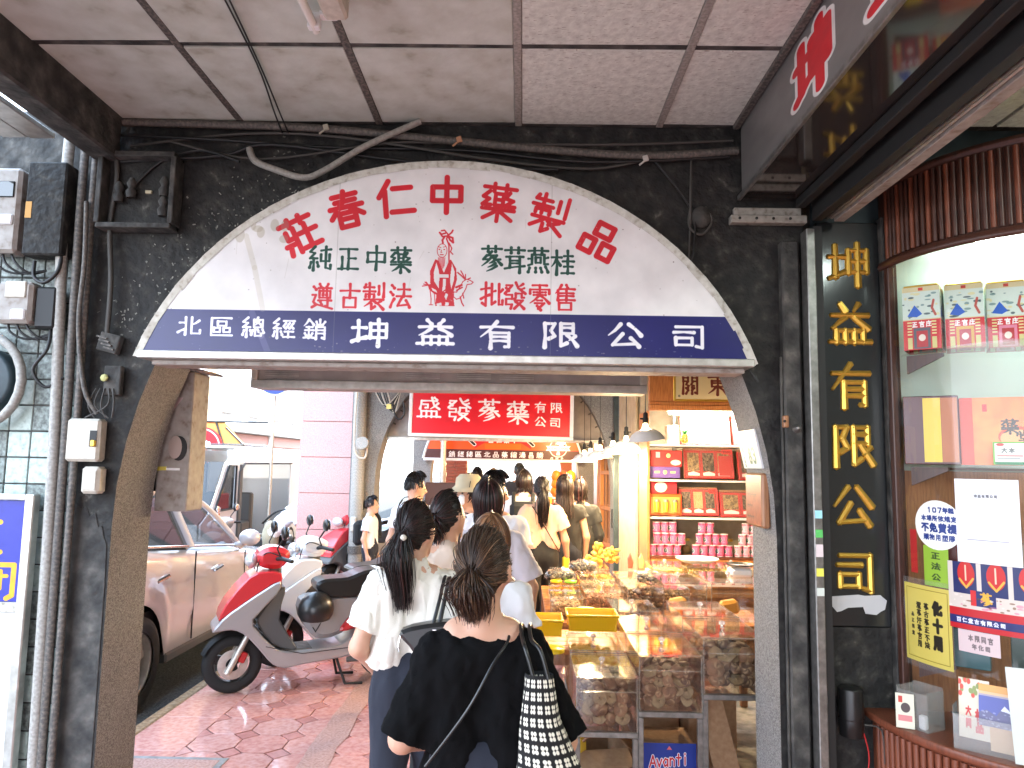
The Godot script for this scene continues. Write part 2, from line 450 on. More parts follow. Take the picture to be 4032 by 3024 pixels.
class Print:   # an image one draws on with antialiased strokes
	var w: int
	var h: int
	var d: PackedByteArray
	func _init(ww: int, hh: int, bg: Color) -> void:
		w = ww; h = hh
		var im := Image.create(w, h, false, Image.FORMAT_RGBA8)
		im.fill(bg)
		d = im.get_data()
	func dot(x: int, y: int, c: Color, a: float) -> void:
		if x < 0 or y < 0 or x >= w or y >= h or a <= 0.0: return
		var i := (y * w + x) * 4
		a = minf(a, 1.0) * c.a
		d[i] = int(lerpf(d[i], c.r * 255.0, a)); d[i + 1] = int(lerpf(d[i + 1], c.g * 255.0, a)); d[i + 2] = int(lerpf(d[i + 2], c.b * 255.0, a))
	func seg(a: Vector2, b: Vector2, ra: float, rb: float, c: Color) -> void:
		var r := maxf(ra, rb) + 1.0
		var ab := b - a
		var l2 := maxf(ab.length_squared(), 1e-6)
		for y in range(maxi(0, floori(minf(a.y, b.y) - r)), mini(h, ceili(maxf(a.y, b.y) + r) + 1)):
			for x in range(maxi(0, floori(minf(a.x, b.x) - r)), mini(w, ceili(maxf(a.x, b.x) + r) + 1)):
				var p := Vector2(x + 0.5, y + 0.5)
				var t := clampf((p - a).dot(ab) / l2, 0.0, 1.0)
				var cov := lerpf(ra, rb, t) - p.distance_to(a + ab * t) + 0.5
				if cov > 0.0: dot(x, y, c, cov)
	func line(p: PackedVector2Array, r: float, c: Color) -> void:
		for i in p.size() - 1: seg(p[i], p[i + 1], r, r, c)
	func rect(r: Rect2, c: Color) -> void:
		for y in range(maxi(0, int(r.position.y)), mini(h, int(r.end.y))):
			for x in range(maxi(0, int(r.position.x)), mini(w, int(r.end.x))): dot(x, y, c, 1.0)
	func disc(ce: Vector2, r: Vector2, c: Color) -> void:
		for y in range(maxi(0, int(ce.y - r.y)), mini(h, int(ce.y + r.y) + 1)):
			for x in range(maxi(0, int(ce.x - r.x)), mini(w, int(ce.x + r.x) + 1)):
				var q := (Vector2(x + 0.5, y + 0.5) - ce) / r
				dot(x, y, c, (1.0 - q.length()) * minf(r.x, r.y) + 0.5)
	func fill(p: PackedVector2Array, c: Color) -> void:
		var lo := p[0]; var hi := p[0]
		for q in p: lo = lo.min(q); hi = hi.max(q)
		for y in range(maxi(0, int(lo.y)), mini(h, int(hi.y) + 1)):
			for x in range(maxi(0, int(lo.x)), mini(w, int(hi.x) + 1)):
				if Geometry2D.is_point_in_polygon(Vector2(x + 0.5, y + 0.5), p): dot(x, y, c, 1.0)
	func speckle(rg: RandomNumberGenerator, count: int, c: Color, rmax: float) -> void:
		for i in count: disc(Vector2(rg.randf() * w, rg.randf() * h), Vector2(rg.randf_range(0.4, rmax), rg.randf_range(0.4, rmax)), Color(c, rg.randf_range(0.2, 0.8)))
	func mottle(f: FastNoiseLite, amt: float, sc: float) -> void:
		for y in h:
			for x in w:
				var i := (y * w + x) * 4
				var k := 1.0 + amt * f.get_noise_2d(x * sc, y * sc)
				d[i] = clampi(int(d[i] * k), 0, 255); d[i + 1] = clampi(int(d[i + 1] * k), 0, 255); d[i + 2] = clampi(int(d[i + 2] * k), 0, 255)
	func texture() -> ImageTexture:
		return ImageTexture.create_from_image(Image.create_from_data(w, h, false, Image.FORMAT_RGBA8, d))

# style 0: even round strokes, 1: brush with flared ends, 2: heavy even
func letter(P: Print, ch: String, ce: Vector2, size: Vector2, r: float, c: Color, style := 0, turn := 0.0) -> void:
	for s in strokes(ch):
		var m: int = s.size()
		for i in m - 1:
			var a: Vector2 = ce + ((s[i] - Vector2(10, 10)) / 20.0 * size).rotated(turn)
			var b: Vector2 = ce + ((s[i + 1] - Vector2(10, 10)) / 20.0 * size).rotated(turn)
			if style == 1:
				var hz: bool = absf(s[i + 1].y - s[i].y) < absf(s[i + 1].x - s[i].x) * 0.4
				var rr := r * (0.8 if hz else 1.05)
				if i == 0 and m == 2:
					var diag: bool = not hz and absf(s[1].x - s[0].x) > 2.5
					var md := a.lerp(b, 0.5) + (b - a).orthogonal() * (0.05 if diag else 0.02)
					P.seg(a, md, rr * 1.15, rr * 0.8, c)
					P.seg(md, b, rr * 0.8, rr * (0.35 if diag and s[1].x < s[0].x else 1.3), c)
				else:
					P.seg(a, b, rr * (1.1 if i == 0 else 0.9), rr * (1.15 if i == m - 2 else 0.9), c)
			else:
				P.seg(a, b, r, r, c)

func words(P: Print, txt: String, at: Vector2, step: Vector2, size: Vector2, r: float, c: Color, style := 0) -> void:
	for i in txt.length(): letter(P, txt[i], at + step * i, size, r, c, style)

func printed(key: String, P: Print, rough := 0.5, opt := {}) -> StandardMaterial3D:
	var m := mat(key, Color.WHITE, rough, 0.0, opt)
	m.albedo_texture = P.texture()
	m.texture_repeat = false
	return m

func raised_letter(ch: String, size: float, r: float, dep: float) -> MB:   # carved strokes with a ridge
	var b := MB.new()
	var k := 0
	for s in strokes(ch):
		var m: int = s.size()
		k += 1
		for i in m - 1:
			var a: Vector2 = (s[i] - Vector2(10, 10)) / 20.0 * size
			var e: Vector2 = (s[i + 1] - Vector2(10, 10)) / 20.0 * size
			a.y = -a.y; e.y = -e.y
			var d := (e - a).normalized()
			var o := Vector2(-d.y, d.x)
			var hz: bool = absf(d.y) < 0.4
			var w0: float = r * (0.85 if hz else 1.1)
			var w1: float = w0 * (1.25 if m == 2 else 1.0)
			if m == 2 and not hz and d.x < -0.3: w1 = w0 * 0.5
			a -= d * w0 * 0.5; e += d * w1 * 0.5
			var z := dep * (1.0 - 0.013 * (k % 7) - 0.004 * i)
			var ra := PackedVector3Array(); var rb := PackedVector3Array()
			for q in [[-1.0, 0.0], [-0.75, 0.55], [0.0, 1.0], [0.75, 0.55], [1.0, 0.0]]:
				var pa: Vector2 = a - o * q[0] * w0
				var pe: Vector2 = e - o * q[0] * w1
				ra.append(Vector3(pa.x, pa.y, q[1] * z)); rb.append(Vector3(pe.x, pe.y, q[1] * z))
			for j in 4: b.quad(ra[j], ra[j + 1], rb[j + 1], rb[j])
			var ta := a - d * w0 * 0.6; var te := e + d * w1 * 0.6
			for j in 4:
				b.tri(ra[j], Vector3(ta.x, ta.y, 0), ra[j + 1])
				b.tri(rb[j + 1], Vector3(te.x, te.y, 0), rb[j])
	return b

# ---------------------------------------------------------------- materials
func make_materials() -> void:
	var N := FastNoiseLite.TYPE_SIMPLEX_SMOOTH
	var C := FastNoiseLite.TYPE_CELLULAR
	var fine := ntex(3, 0.05, [], N, 4, 512)
	M["fine_tex"] = fine
	var pits := ntex(8, 0.09, [], C, 2, 512)
	grain("soot", ntex(11, 0.012, [[0.0, sg(0.006)], [0.45, sg(0.014, 0.0135, 0.0125)], [0.68, sg(0.024, 0.023, 0.02)], [0.84, sg(0.045, 0.042, 0.036)], [1.0, sg(0.16, 0.15, 0.13)]], N, 6, 1024), 0.8, 0.75, fine, 0.6)
	grain("soot_left", ntex(12, 0.010, [[0.0, sg(0.015)], [0.4, sg(0.04, 0.039, 0.036)], [0.75, sg(0.085, 0.08, 0.072)], [1.0, sg(0.15, 0.14, 0.12)]], N, 6, 1024), 0.7, 0.8, fine, 0.6)
	grain("pebble", ntex(21, 0.16, [[0.0, sg(0.05, 0.048, 0.044)], [0.3, sg(0.14, 0.135, 0.126)], [0.6, sg(0.26, 0.25, 0.235)], [0.85, sg(0.36, 0.345, 0.325)], [1.0, sg(0.12, 0.115, 0.108)]], C, 3, 1024), 1.5, 0.85, pits, 0.25)
	grain("panel_plain", ntex(31, 0.008, [[0.0, sg(0.32, 0.31, 0.25)], [0.25, sg(0.46, 0.48, 0.42)], [0.6, sg(0.53, 0.565, 0.51)], [1.0, sg(0.59, 0.625, 0.575)]], N, 5, 1024), 0.55, 0.9, fine, 0.15)
	var fis := Print.new(512, 512, sg(0.6, 0.635, 0.58))
	rng.seed = 5
	for i in 420:
		var p := Vector2(rng.randf() * 512, rng.randf() * 512)
		fis.seg(p, p + Vector2(rng.randf_range(3, 15), rng.randf_range(-1.5, 1.5)), rng.randf_range(0.6, 1.3), 0.5, Color(sg(0.2, 0.18, 0.15), rng.randf_range(0.4, 0.95)))
	fis.mottle(warp, 0.1, 1.3)
	grain("panel_fissured", fis.texture(), 1.6, 0.9, fine, 0.15)
	grain("pink_tile", ntex(41, 0.03, [[0.0, sg(0.48, 0.19, 0.155)], [0.5, sg(0.61, 0.285, 0.24)], [1.0, sg(0.68, 0.39, 0.34)]], N, 5, 512), 1.1, 0.1, fine, 0.05, {"metallic_specular": 0.6})
	grain("pink_tile_b", ntex(42, 0.03, [[0.0, sg(0.52, 0.22, 0.18)], [0.5, sg(0.64, 0.32, 0.27)], [1.0, sg(0.7, 0.42, 0.37)]], N, 5, 512), 1.3, 0.09, fine, 0.05, {"metallic_specular": 0.6})
	grain("red_tile", ntex(43, 0.03, [[0.0, sg(0.44, 0.16, 0.13)], [1.0, sg(0.58, 0.25, 0.21)]], N, 5, 512), 1.3, 0.3, fine, 0.05, {"metallic_specular": 0.6})
	grain("grout", ntex(44, 0.05, [[0.0, sg(0.05, 0.03, 0.03)], [1.0, sg(0.1, 0.07, 0.065)]]), 2.0, 0.9)
	grain("mortar", ntex(45, 0.04, [[0.0, sg(0.3, 0.14, 0.11)], [0.5, sg(0.43, 0.24, 0.19)], [1.0, sg(0.5, 0.32, 0.27)]]), 2.0, 0.7, fine, 0.2)
	grain("cement", ntex(46, 0.02, [[0.0, sg(0.16, 0.15, 0.14)], [0.6, sg(0.28, 0.265, 0.25)], [1.0, sg(0.36, 0.35, 0.33)]], N, 6), 0.9, 0.8, fine, 0.15)
	grain("kerb", ntex(47, 0.03, [[0.0, sg(0.15, 0.1, 0.055)], [0.5, sg(0.3, 0.19, 0.1)], [1.0, sg(0.4, 0.3, 0.2)]]), 1.4, 0.85, fine, 0.3)
	grain("asphalt", ntex(48, 0.12, [[0.0, sg(0.02)], [0.5, sg(0.05, 0.052, 0.048)], [1.0, sg(0.11, 0.11, 0.1)]], C, 3, 512), 1.5, 0.9, pits, 0.5)
	grain("granite_pink", ntex(49, 0.2, [[0.0, sg(0.4, 0.16, 0.15)], [0.4, sg(0.54, 0.265, 0.25)], [0.8, sg(0.62, 0.36, 0.34)], [1.0, sg(0.68, 0.46, 0.43)]], C, 2, 512), 3.0, 0.35, null, 0.0)
	grain("jade_tile", ntex(50, 0.03, [[0.0, sg(0.22, 0.28, 0.25)], [0.4, sg(0.38, 0.47, 0.43)], [1.0, sg(0.5, 0.58, 0.54)]], N, 5), 1.6, 0.3)
	grain("jade_tile_dirty", ntex(51, 0.03, [[0.0, sg(0.06, 0.065, 0.06)], [0.5, sg(0.17, 0.2, 0.18)], [1.0, sg(0.34, 0.4, 0.37)]], N, 5), 2.2, 0.5)
	grain("cream_wall", ntex(52, 0.015, [[0.0, sg(0.38, 0.31, 0.2)], [1.0, sg(0.5, 0.42, 0.29)]], N, 5), 0.8, 0.8)
	grain("white_wall", ntex(53, 0.015, [[0.0, sg(0.55)], [1.0, sg(0.75, 0.74, 0.72)]], N, 5), 0.5, 0.8)
	grain("grey_panel", ntex(54, 0.012, [[0.0, sg(0.3, 0.27, 0.25)], [1.0, sg(0.48, 0.44, 0.41)]], N, 5), 0.7, 0.6)
	grain("teal_wall", ntex(55, 0.02, [[0.0, sg(0.01, 0.022, 0.028)], [1.0, sg(0.03, 0.055, 0.065)]], N, 4), 0.6, 0.5)
	grain("brick_red", ntex(56, 0.05, [[0.0, sg(0.2, 0.06, 0.035)], [1.0, sg(0.4, 0.15, 0.09)]]), 2.0, 0.85, fine, 0.2)
	for w in [["wood_orange", sg(0.52, 0.21, 0.07), sg(0.36, 0.12, 0.035)], ["wood_dark", sg(0.075, 0.028, 0.018), sg(0.03, 0.012, 0.009)], ["wood_red", sg(0.2, 0.06, 0.03), sg(0.09, 0.025, 0.014)], ["wood_brown", sg(0.32, 0.15, 0.07), sg(0.2, 0.085, 0.04)]]:
		var t := ntex(60, 0.02, [[0.0, w[2]], [0.5, w[1]], [1.0, w[1] * 1.1]], N, 5, 512)
		var m := grain(w[0], t, 1.0, 0.38)
		m.uv1_scale = Vector3(7.0, 0.6, 7.0)
	grain("steel", ntex(61, 0.02, [[0.0, sg(0.16, 0.155, 0.145)], [1.0, sg(0.33, 0.32, 0.3)]], N, 5), 1.5, 0.42, null, 0, {"metallic": 0.75})
	grain("alu", ntex(62, 0.02, [[0.0, sg(0.42, 0.4, 0.36)], [1.0, sg(0.66, 0.64, 0.6)]], N, 5), 1.2, 0.36, null, 0, {"metallic": 0.7})
	grain("alu_dirty", ntex(63, 0.03, [[0.0, sg(0.16, 0.14, 0.11)], [0.4, sg(0.4, 0.38, 0.33)], [1.0, sg(0.55, 0.54, 0.5)]], N, 6), 1.5, 0.45, null, 0, {"metallic": 0.45})
	grain("box_paint", ntex(64, 0.02, [[0.0, sg(0.17, 0.12, 0.09)], [0.35, sg(0.3, 0.27, 0.24)], [1.0, sg(0.4, 0.37, 0.34)]], N, 6), 1.4, 0.6)
	grain("cream_plastic", ntex(65, 0.02, [[0.0, sg(0.42, 0.38, 0.31)], [1.0, sg(0.6, 0.56, 0.48)]], N, 5), 2.0, 0.45)
	grain("card", ntex(66, 0.03, [[0.0, sg(0.3, 0.17, 0.09)], [1.0, sg(0.42, 0.26, 0.15)]], N, 4), 1.5, 0.9)
	grain("conduit", ntex(67, 0.03, [[0.0, sg(0.2, 0.19, 0.17)], [1.0, sg(0.42, 0.4, 0.36)]], N, 4), 3.0, 0.5)
	grain("conduit_dirty", ntex(68, 0.03, [[0.0, sg(0.035, 0.033, 0.03)], [0.5, sg(0.1, 0.09, 0.08)], [1.0, sg(0.24, 0.2, 0.16)]], N, 5), 3.0, 0.6)
	mat("cable_black", sg(0.012), 0.5)
	mat("cable_grey", sg(0.06, 0.056, 0.05), 0.6)
	mat("black_gloss", sg(0.004, 0.007, 0.009), 0.12, 0.0, {"clearcoat_enabled": true, "clearcoat": 0.6})
	mat("black_matte", sg(0.012), 0.6)
	mat("smoked_mirror", sg(0.028, 0.024, 0.022), 0.07, 0.0, {"metallic_specular": 0.85})
	mat("gold", sg(0.75, 0.47, 0.08), 0.32, 0.75)
	mat("white_paint", sg(0.75), 0.4)
	mat("white_gloss", sg(0.8), 0.18, 0.0, {"clearcoat_enabled": true, "clearcoat": 0.8})
	mat("red_gloss", sg(0.55, 0.012, 0.02), 0.15, 0.0, {"clearcoat_enabled": true, "clearcoat": 1.0})
	mat("red_matte", sg(0.5, 0.02, 0.02), 0.5)
	mat("yellow_plastic", sg(0.88, 0.6, 0.01), 0.3)
	mat("green_plastic", sg(0.3, 0.7, 0.05), 0.35)
	mat("silver_plastic", sg(0.4, 0.385, 0.385), 0.3, 0.45, {"clearcoat_enabled": true, "clearcoat": 0.7})
	mat("car_paint", sg(0.6, 0.56, 0.56), 0.3, 0.25, {"clearcoat_enabled": true, "clearcoat": 1.0, "clearcoat_roughness": 0.04})  # silver, with the pink reflection of the floor tinted into the colour
	mat("grey_plastic", sg(0.09, 0.088, 0.085), 0.5)
	mat("pale_plastic", sg(0.28, 0.27, 0.27), 0.4)
	mat("rubber", sg(0.014), 0.75)
	mat("chrome", sg(0.75), 0.12, 1.0)
	mat("dark_metal", sg(0.06), 0.4, 0.7)
	mat("vinyl", sg(0.013), 0.3)
	mat("headlamp", sg(0.6), 0.1, 0.4)
	mat("orange_lens", sg(0.7, 0.2, 0.02), 0.2)
	mat("dark_glass", sg(0.02, 0.024, 0.024), 0.04, 0.0, {"metallic_specular": 0.7})
	mat("pane", Color(0.2, 0.27, 0.24, 0.05), 0.02, 0.0, {"metallic_specular": 0.38, "transparency": BaseMaterial3D.TRANSPARENCY_ALPHA})
	mat("car_pane", Color(0.05, 0.06, 0.06, 0.6), 0.03, 0.0, {"transparency": BaseMaterial3D.TRANSPARENCY_ALPHA})
	mat("acrylic", Color(0.4, 0.33, 0.27, 0.03), 0.04, 0.0, {"transparency": BaseMaterial3D.TRANSPARENCY_ALPHA})
	mat("acrylic_edge", Color(0.72, 0.7, 0.66, 0.3), 0.1, 0.0, {"transparency": BaseMaterial3D.TRANSPARENCY_ALPHA})
	mat("film", Color(0.8, 0.8, 0.8, 0.1), 0.12, 0.0, {"transparency": BaseMaterial3D.TRANSPARENCY_ALPHA})
	mat("knob_glass", Color(0.97, 0.97, 0.97, 0.25), 0.02, 0.0, {"refraction_enabled": true, "refraction_scale": 0.05, "transparency": BaseMaterial3D.TRANSPARENCY_ALPHA})
	mat("cabinet_back", sg(0.42, 0.48, 0.44), 0.5)
	mat("foil", sg(0.92, 0.91, 0.89), 0.38, 0.1)
	mat("tube_off", sg(0.75, 0.74, 0.68), 0.25)
	mat("tube_lit", Color.WHITE, 0.3, 0.0, {"emission_enabled": true, "emission": Color(0.93, 1.0, 0.97), "emission_energy_multiplier": 6.0})
	mat("bulb_lit", Color.WHITE, 0.3, 0.0, {"emission_enabled": true, "emission": Color(1.0, 0.86, 0.66), "emission_energy_multiplier": 8.0})
	mat("vc", Color.WHITE, 0.6, 0.0, {"vertex_color_use_as_albedo": true})
	mat("vc_gloss", Color.WHITE, 0.25, 0.0, {"vertex_color_use_as_albedo": true, "clearcoat_enabled": true, "clearcoat": 0.5})
	mat("mushroom", Color.WHITE, 0.7, 0.0, {"vertex_color_use_as_albedo": true})
	mat("hair", Color.WHITE, 0.36, 0.0, {"vertex_color_use_as_albedo": true, "metallic_specular": 0.45})
	mat("skin", sg(0.55, 0.31, 0.21), 0.5, 0.0, {"subsurf_scatter_enabled": true, "subsurf_scatter_strength": 0.08})
	mat("frosted", Color(0.75, 0.76, 0.74, 0.16), 0.12, 0.0, {"transparency": BaseMaterial3D.TRANSPARENCY_ALPHA})

func cloth(key: String, c: Color, rough := 0.9, thin := false) -> StandardMaterial3D:
	var m := mat(key, c, rough, 0.0, {"rim_enabled": true, "rim": 0.25, "rim_tint": 0.6})
	m.heightmap_enabled = true; m.heightmap_texture = M["fine_tex"]; m.heightmap_scale = 0.05
	m.uv1_triplanar = true; m.uv1_scale = Vector3.ONE * 9.0
	if thin:
		m.backlight_enabled = true; m.backlight = Color(0.25, 0.25, 0.25)
	return m

# ---------------------------------------------------------------- setting
func arch_pts(cx: float, a: float, s: float, b: float, y0: float, seg := 28) -> PackedVector2Array:
	# left foot up over the crown to right foot of an elliptical arch
	var out := PackedVector2Array()
	out.append(Vector2(cx - a, y0))
	for i in seg + 1:
		var t := PI - PI * i / seg
		out.append(Vector2(cx + a * cos(t), s + b * sin(t)))
	out.append(Vector2(cx + a, y0))
	return out

func arch_wall(called: String, label: String, z: float, th: float, x0: float, x1: float, top: float, fm: Material, rm: Material, s := 1.45, b := 1.8, cx := -0.37, a := 1.555) -> Node3D:
	var t := thing(called, label, "wall", Vector3(0, 0, z))
	var ar := arch_pts(cx, a, s, b, 0.0)
	var ol := PackedVector2Array([Vector2(x0, 0)])
	ol.append_array(ar)
	ol.append_array([Vector2(x1, 0), Vector2(x1, top), Vector2(x0, top)])
	var tr := Geometry2D.triangulate_polygon(ol)
	for f in 2:
		var mb := MB.new()
		for p in ol: mb.vert(Vector3(p.x, p.y, -th * f), Vector3(0, 0, 1 - 2 * f))
		for k in range(0, tr.size(), 3):
			var cw: bool = (ol[tr[k + 1]] - ol[tr[k]]).cross(ol[tr[k + 2]] - ol[tr[k]]) < 0.0
			if cw == (f == 0): mb.ix.append_array([tr[k], tr[k + 1], tr[k + 2]])
			else: mb.ix.append_array([tr[k], tr[k + 2], tr[k + 1]])
		obj("wall_face", mb, fm, t)
	var rv := MB.new()
	var r0 := PackedVector3Array(); var r1 := PackedVector3Array()
	for p in ar: r0.append(Vector3(p.x, p.y, 0)); r1.append(Vector3(p.x, p.y, -th))
	rv.loft([r0, r1], false)
	obj("arch_reveal", rv, rm, t)
	var ed := MB.new()
	ed.quad(Vector3(x0, 0, -th), Vector3(x0, 0, 0), Vector3(x0, top, 0), Vector3(x0, top, -th))
	ed.quad(Vector3(x1, 0, 0), Vector3(x1, 0, -th), Vector3(x1, top, -th), Vector3(x1, top, 0))
	obj("wall_end", ed, fm, t)
	return t

func build_setting() -> void:
	var b := MB.new()
	# --- road and far pavement
	b.quad(Vector3(-60, -0.13, 30), Vector3(-2.5, -0.13, 30), Vector3(-2.5, -0.13, -90), Vector3(-60, -0.13, -90))
	struct("road", b, M.asphalt)
	b = MB.new(); b.boxr(Vector3(-16, -0.3, 30), Vector3(-10.6, 0.0, -90), 0.02)
	struct("far_pavement", b, M.cement)
	# --- arcade floor with its tiles
	b = MB.new(); b.boxr(Vector3(-2.46, -0.3, 8), Vector3(6.0, -0.012, -40))
	var fl := struct("arcade_floor", b, M.grout)
	b = MB.new(); b.boxr(Vector3(-2.06, -0.011, -4.1), Vector3(6.0, -0.001, 8))
	obj("near_paving", b, M.pink_tile, fl)
	b = MB.new(); b.boxr(Vector3(1.24, -0.011, -4.1), Vector3(6.0, -0.001, -40))
	obj("shop_paving", b, M.cement, fl)
	b = MB.new(); b.boxr(Vector3(-2.06, -0.011, -10.75), Vector3(1.24, -0.001, -40))
	obj("far_paving", b, M.pink_tile, fl)
	var cut := 0.082
	var h := 0.15
	var g := 0.0035
	var oc := MB.new()
	var hh := h - g
	oc.prism(poly([-hh + cut, -hh, hh - cut, -hh, hh, -hh + cut, hh, hh - cut, hh - cut, hh, -hh + cut, hh, -hh, hh - cut, -hh, -hh + cut]), Transform3D(Basis(Vector3.RIGHT, -PI / 2), Vector3(0, -0.011, 0)), 0.011, 0.002)
	var ocm := oc.mesh()
	var dt := MB.new()
	var dd := cut - g * 2.0
	dt.prism(poly([-dd, 0, 0, -dd, dd, 0, 0, dd]), Transform3D(Basis(Vector3.RIGHT, -PI / 2), Vector3(0, -0.011, 0)), 0.011, 0.002)
	var dtm := dt.mesh()
	rng.seed = 77
	for i in 11:
		for k in 22:
			var p := Vector3(-2.06 + 0.15 + i * 0.3, 0, -4.25 - k * 0.3)
			var o := obj("floor_tile", ocm, M.pink_tile if rng.randf() < 0.5 else M.pink_tile_b, fl, p + Vector3(0, rng.randf_range(-0.0008, 0.0008), 0))
			o.rotation = Vector3(rng.randf_range(-0.004, 0.004), 0, rng.randf_range(-0.004, 0.004))
			obj("corner_tile", dtm, M.red_tile, fl, p + Vector3(0.15, -0.0012, -0.15))
			if i == 0: obj("corner_tile", dtm, M.red_tile, fl, p + Vector3(-0.15, -0.0012, -0.15))
	var sl := MB.new(); sl.box(Vector3(0, -0.0055, 0), Vector3(0.395, 0.011, 0.594), Basis.IDENTITY, 0.002)
	var slm := sl.mesh()
	var ks := MB.new(); ks.box(Vector3(0, -0.17, 0), Vector3(0.09, 0.34, 0.79), Basis.IDENTITY, 0.012)
	var ksm := ks.mesh()
	for k in 14:
		obj("border_slab", slm, M.pink_tile_b if k % 3 else M.pink_tile, fl, Vector3(-2.262, 0, -2.6 - k * 0.6))
	b = MB.new(); b.boxr(Vector3(-2.46, -0.011, -2.3), Vector3(-2.064, -0.001, 8)); obj("near_border", b, M.pink_tile, fl)
	b = MB.new(); b.boxr(Vector3(-2.46, -0.011, -10.7), Vector3(-2.064, -0.001, -40)); obj("far_border", b, M.pink_tile, fl)
	for k in 12: obj("kerb_stone", ksm, M.kerb, fl, Vector3(-2.507, 0.004, -1.9 - k * 0.8))
	b = MB.new(); b.boxr(Vector3(-2.55, -0.3, -11.5), Vector3(-2.462, 0.0, -40)); obj("far_kerb", b, M.kerb, fl)
	# mortar strip where a trench was filled
	b = MB.new()
	var l := PackedVector3Array(); var r := PackedVector3Array()
	for k in 30:
		var z := -4.2 - k * 0.2
		l.append(Vector3(-1.30 + rng.randf_range(-0.012, 0.012), 0.0035, z)); r.append(Vector3(-1.115 + rng.randf_range(-0.014, 0.014), 0.0035, z))
	b.loft([l, r], false)
	obj("mortar_strip", b, M.mortar, fl)
	b = MB.new(); b.boxr(Vector3(-2.4, 0.0005, -4.28), Vector3(-1.72, 0.006, -4.6), 0.002); obj("drain_frame", b, M.cement, fl)
	b = MB.new(); b.boxr(Vector3(-2.36, 0.0, -4.32), Vector3(-1.76, 0.008, -4.56), 0.002); obj("drain_cover", b, M.mortar, fl)
	# --- ceiling
	b = MB.new(); b.boxr(Vector3(-2.1, 3.47, 8), Vector3(6.0, 3.7, -40))
	var ce := struct("ceiling", b, M.soot)
	var gx := [-2.1, -1.415, -0.73, -0.045, 0.645, 1.33]
	for i in 5:
		var w: float = gx[i + 1] - gx[i] - 0.034
		for k in 9:
			var z := -3.48 + k * 0.69
			var pm := MB.new(); pm.box(Vector3.ZERO, Vector3(w, 0.02, 0.652), Basis.IDENTITY, 0.003)
			var o := obj("ceiling_panel", pm, M.panel_plain if i < 3 or (i == 3 and k > 2) else M.panel_fissured, ce, Vector3((gx[i] + gx[i + 1]) / 2.0, 3.444 + rng.randf_range(-0.002, 0.003), z + 0.345))
			o.rotation = Vector3(rng.randf_range(-0.006, 0.006), 0, rng.randf_range(-0.008, 0.008))
	for i in range(1, 5):
		b = MB.new(); b.boxr(Vector3(gx[i] - 0.016, 3.43, -3.48), Vector3(gx[i] + 0.016, 3.448, 2.7), 0.002); obj("ceiling_rail", b, M.conduit_dirty if i < 3 else M.conduit, ce)
	for k in 9:
		b = MB.new(); b.boxr(Vector3(-2.1, 3.437, -3.48 + k * 0.69 - 0.014), Vector3(1.3, 3.455, -3.48 + k * 0.69 + 0.014)); obj("ceiling_cross_rail", b, M.soot_left, ce)
	for k in 4:
		for i in 3:
			b = MB.new(); b.box(Vector3(1.9 + i * 0.69, 3.44, -3.1 + k * 0.69), Vector3(0.67, 0.02, 0.67), Basis.IDENTITY, 0.003); obj("shop_ceiling_panel", b, M.panel_fissured, ce)
	for z in [-4.2, -10.1, -16.0]:
		b = MB.new(); b.boxr(Vector3(-2.1, 3.4, z), Vector3(1.3, 3.46, z - 5.3)); obj("far_ceiling_board", b, M.panel_plain, ce)
	b = MB.new(); b.boxr(Vector3(-2.12, 3.22, 8), Vector3(-1.99, 3.47, -3.45), 0.01); obj("edge_beam", b, M.soot_left, ce)
	b = MB.new(); b.boxr(Vector3(-2.3, 3.0, -3.9), Vector3(-2.06, 3.47, -40), 0.01); obj("far_edge_beam", b, M.cement, ce)
	b = MB.new(); b.boxr(Vector3(-2.3, 3.7, 8), Vector3(8, 7.2, -40)); struct("unseen_storey_block", b, M.cement)  # unseen block added above the ceiling to keep the sun off the arcade
	# slatted soffit outside the beam
	for k in 5:
		b = MB.new()
		b.boxr(Vector3(-2.15 - k * 0.125 - 0.117, 3.215 + k * 0.004, 6), Vector3(-2.15 - k * 0.125, 3.24 + k * 0.004, -3.2), 0.004)
		obj("soffit_slat", b, M.alu, ce)
	# --- cross walls
	arch_wall("arch_wall", "soot-blackened cross wall with a wide pebble-lined arch holding the half-round sign", -3.5, 0.36, -2.13, 1.34, 3.47, M.soot, M.pebble)
	arch_wall("arch_wall", "grey pebble cross wall with an arch behind the red rectangular sign", -9.7, 0.36, -2.25, 1.36, 3.47, M.pebble, M.pebble)
	arch_wall("arch_wall", "grey pebble cross wall framing the orange and brown arched sign", -15.6, 0.4, -2.3, 1.5, 3.47, M.pebble, M.pebble)
	arch_wall("arch_wall", "distant red cross wall with an arch over the dark red awning sign", -22.5, 0.4, -2.3, 1.5, 3.47, M.brick_red, M.red_matte)
	b = MB.new(); b.prism(poly([-2.12, 0.0, -1.935, 0.0, -1.935, 1.2, -1.94, 1.37, -1.955, 1.4, -1.97, 1.46, -1.985, 1.45, -2.005, 1.52, -2.03, 1.5, -2.05, 1.55, -2.07, 1.53, -2.1, 1.56, -2.12, 1.54]), Transform3D(Basis.IDENTITY, Vector3(0, 0, -3.499)), 0.004, 0.002); tag(obj("worn_plaster", b, M.soot_left), "patch of bare worn cement plaster at the foot of the left wall pier", "plaster")
	# right pier of the first wall: pilaster, groove and steel track
	var t := thing("pilaster", "dark pebbled pilaster beside the steel shutter track", "pilaster", Vector3(0, 0, -3.46))
	b = MB.new(); b.boxr(Vector3(1.215, 0, -0.038), Vector3(1.298, 2.86, 0.02), 0.008); obj("shaft", b, M.soot_left, t)
	b = MB.new(); b.tube([Vector3(1.207, 0, 0.002), Vector3(1.207, 2.3, 0.002)], 0.007, 6); obj("corner_bead", b, M.soot_left, t)
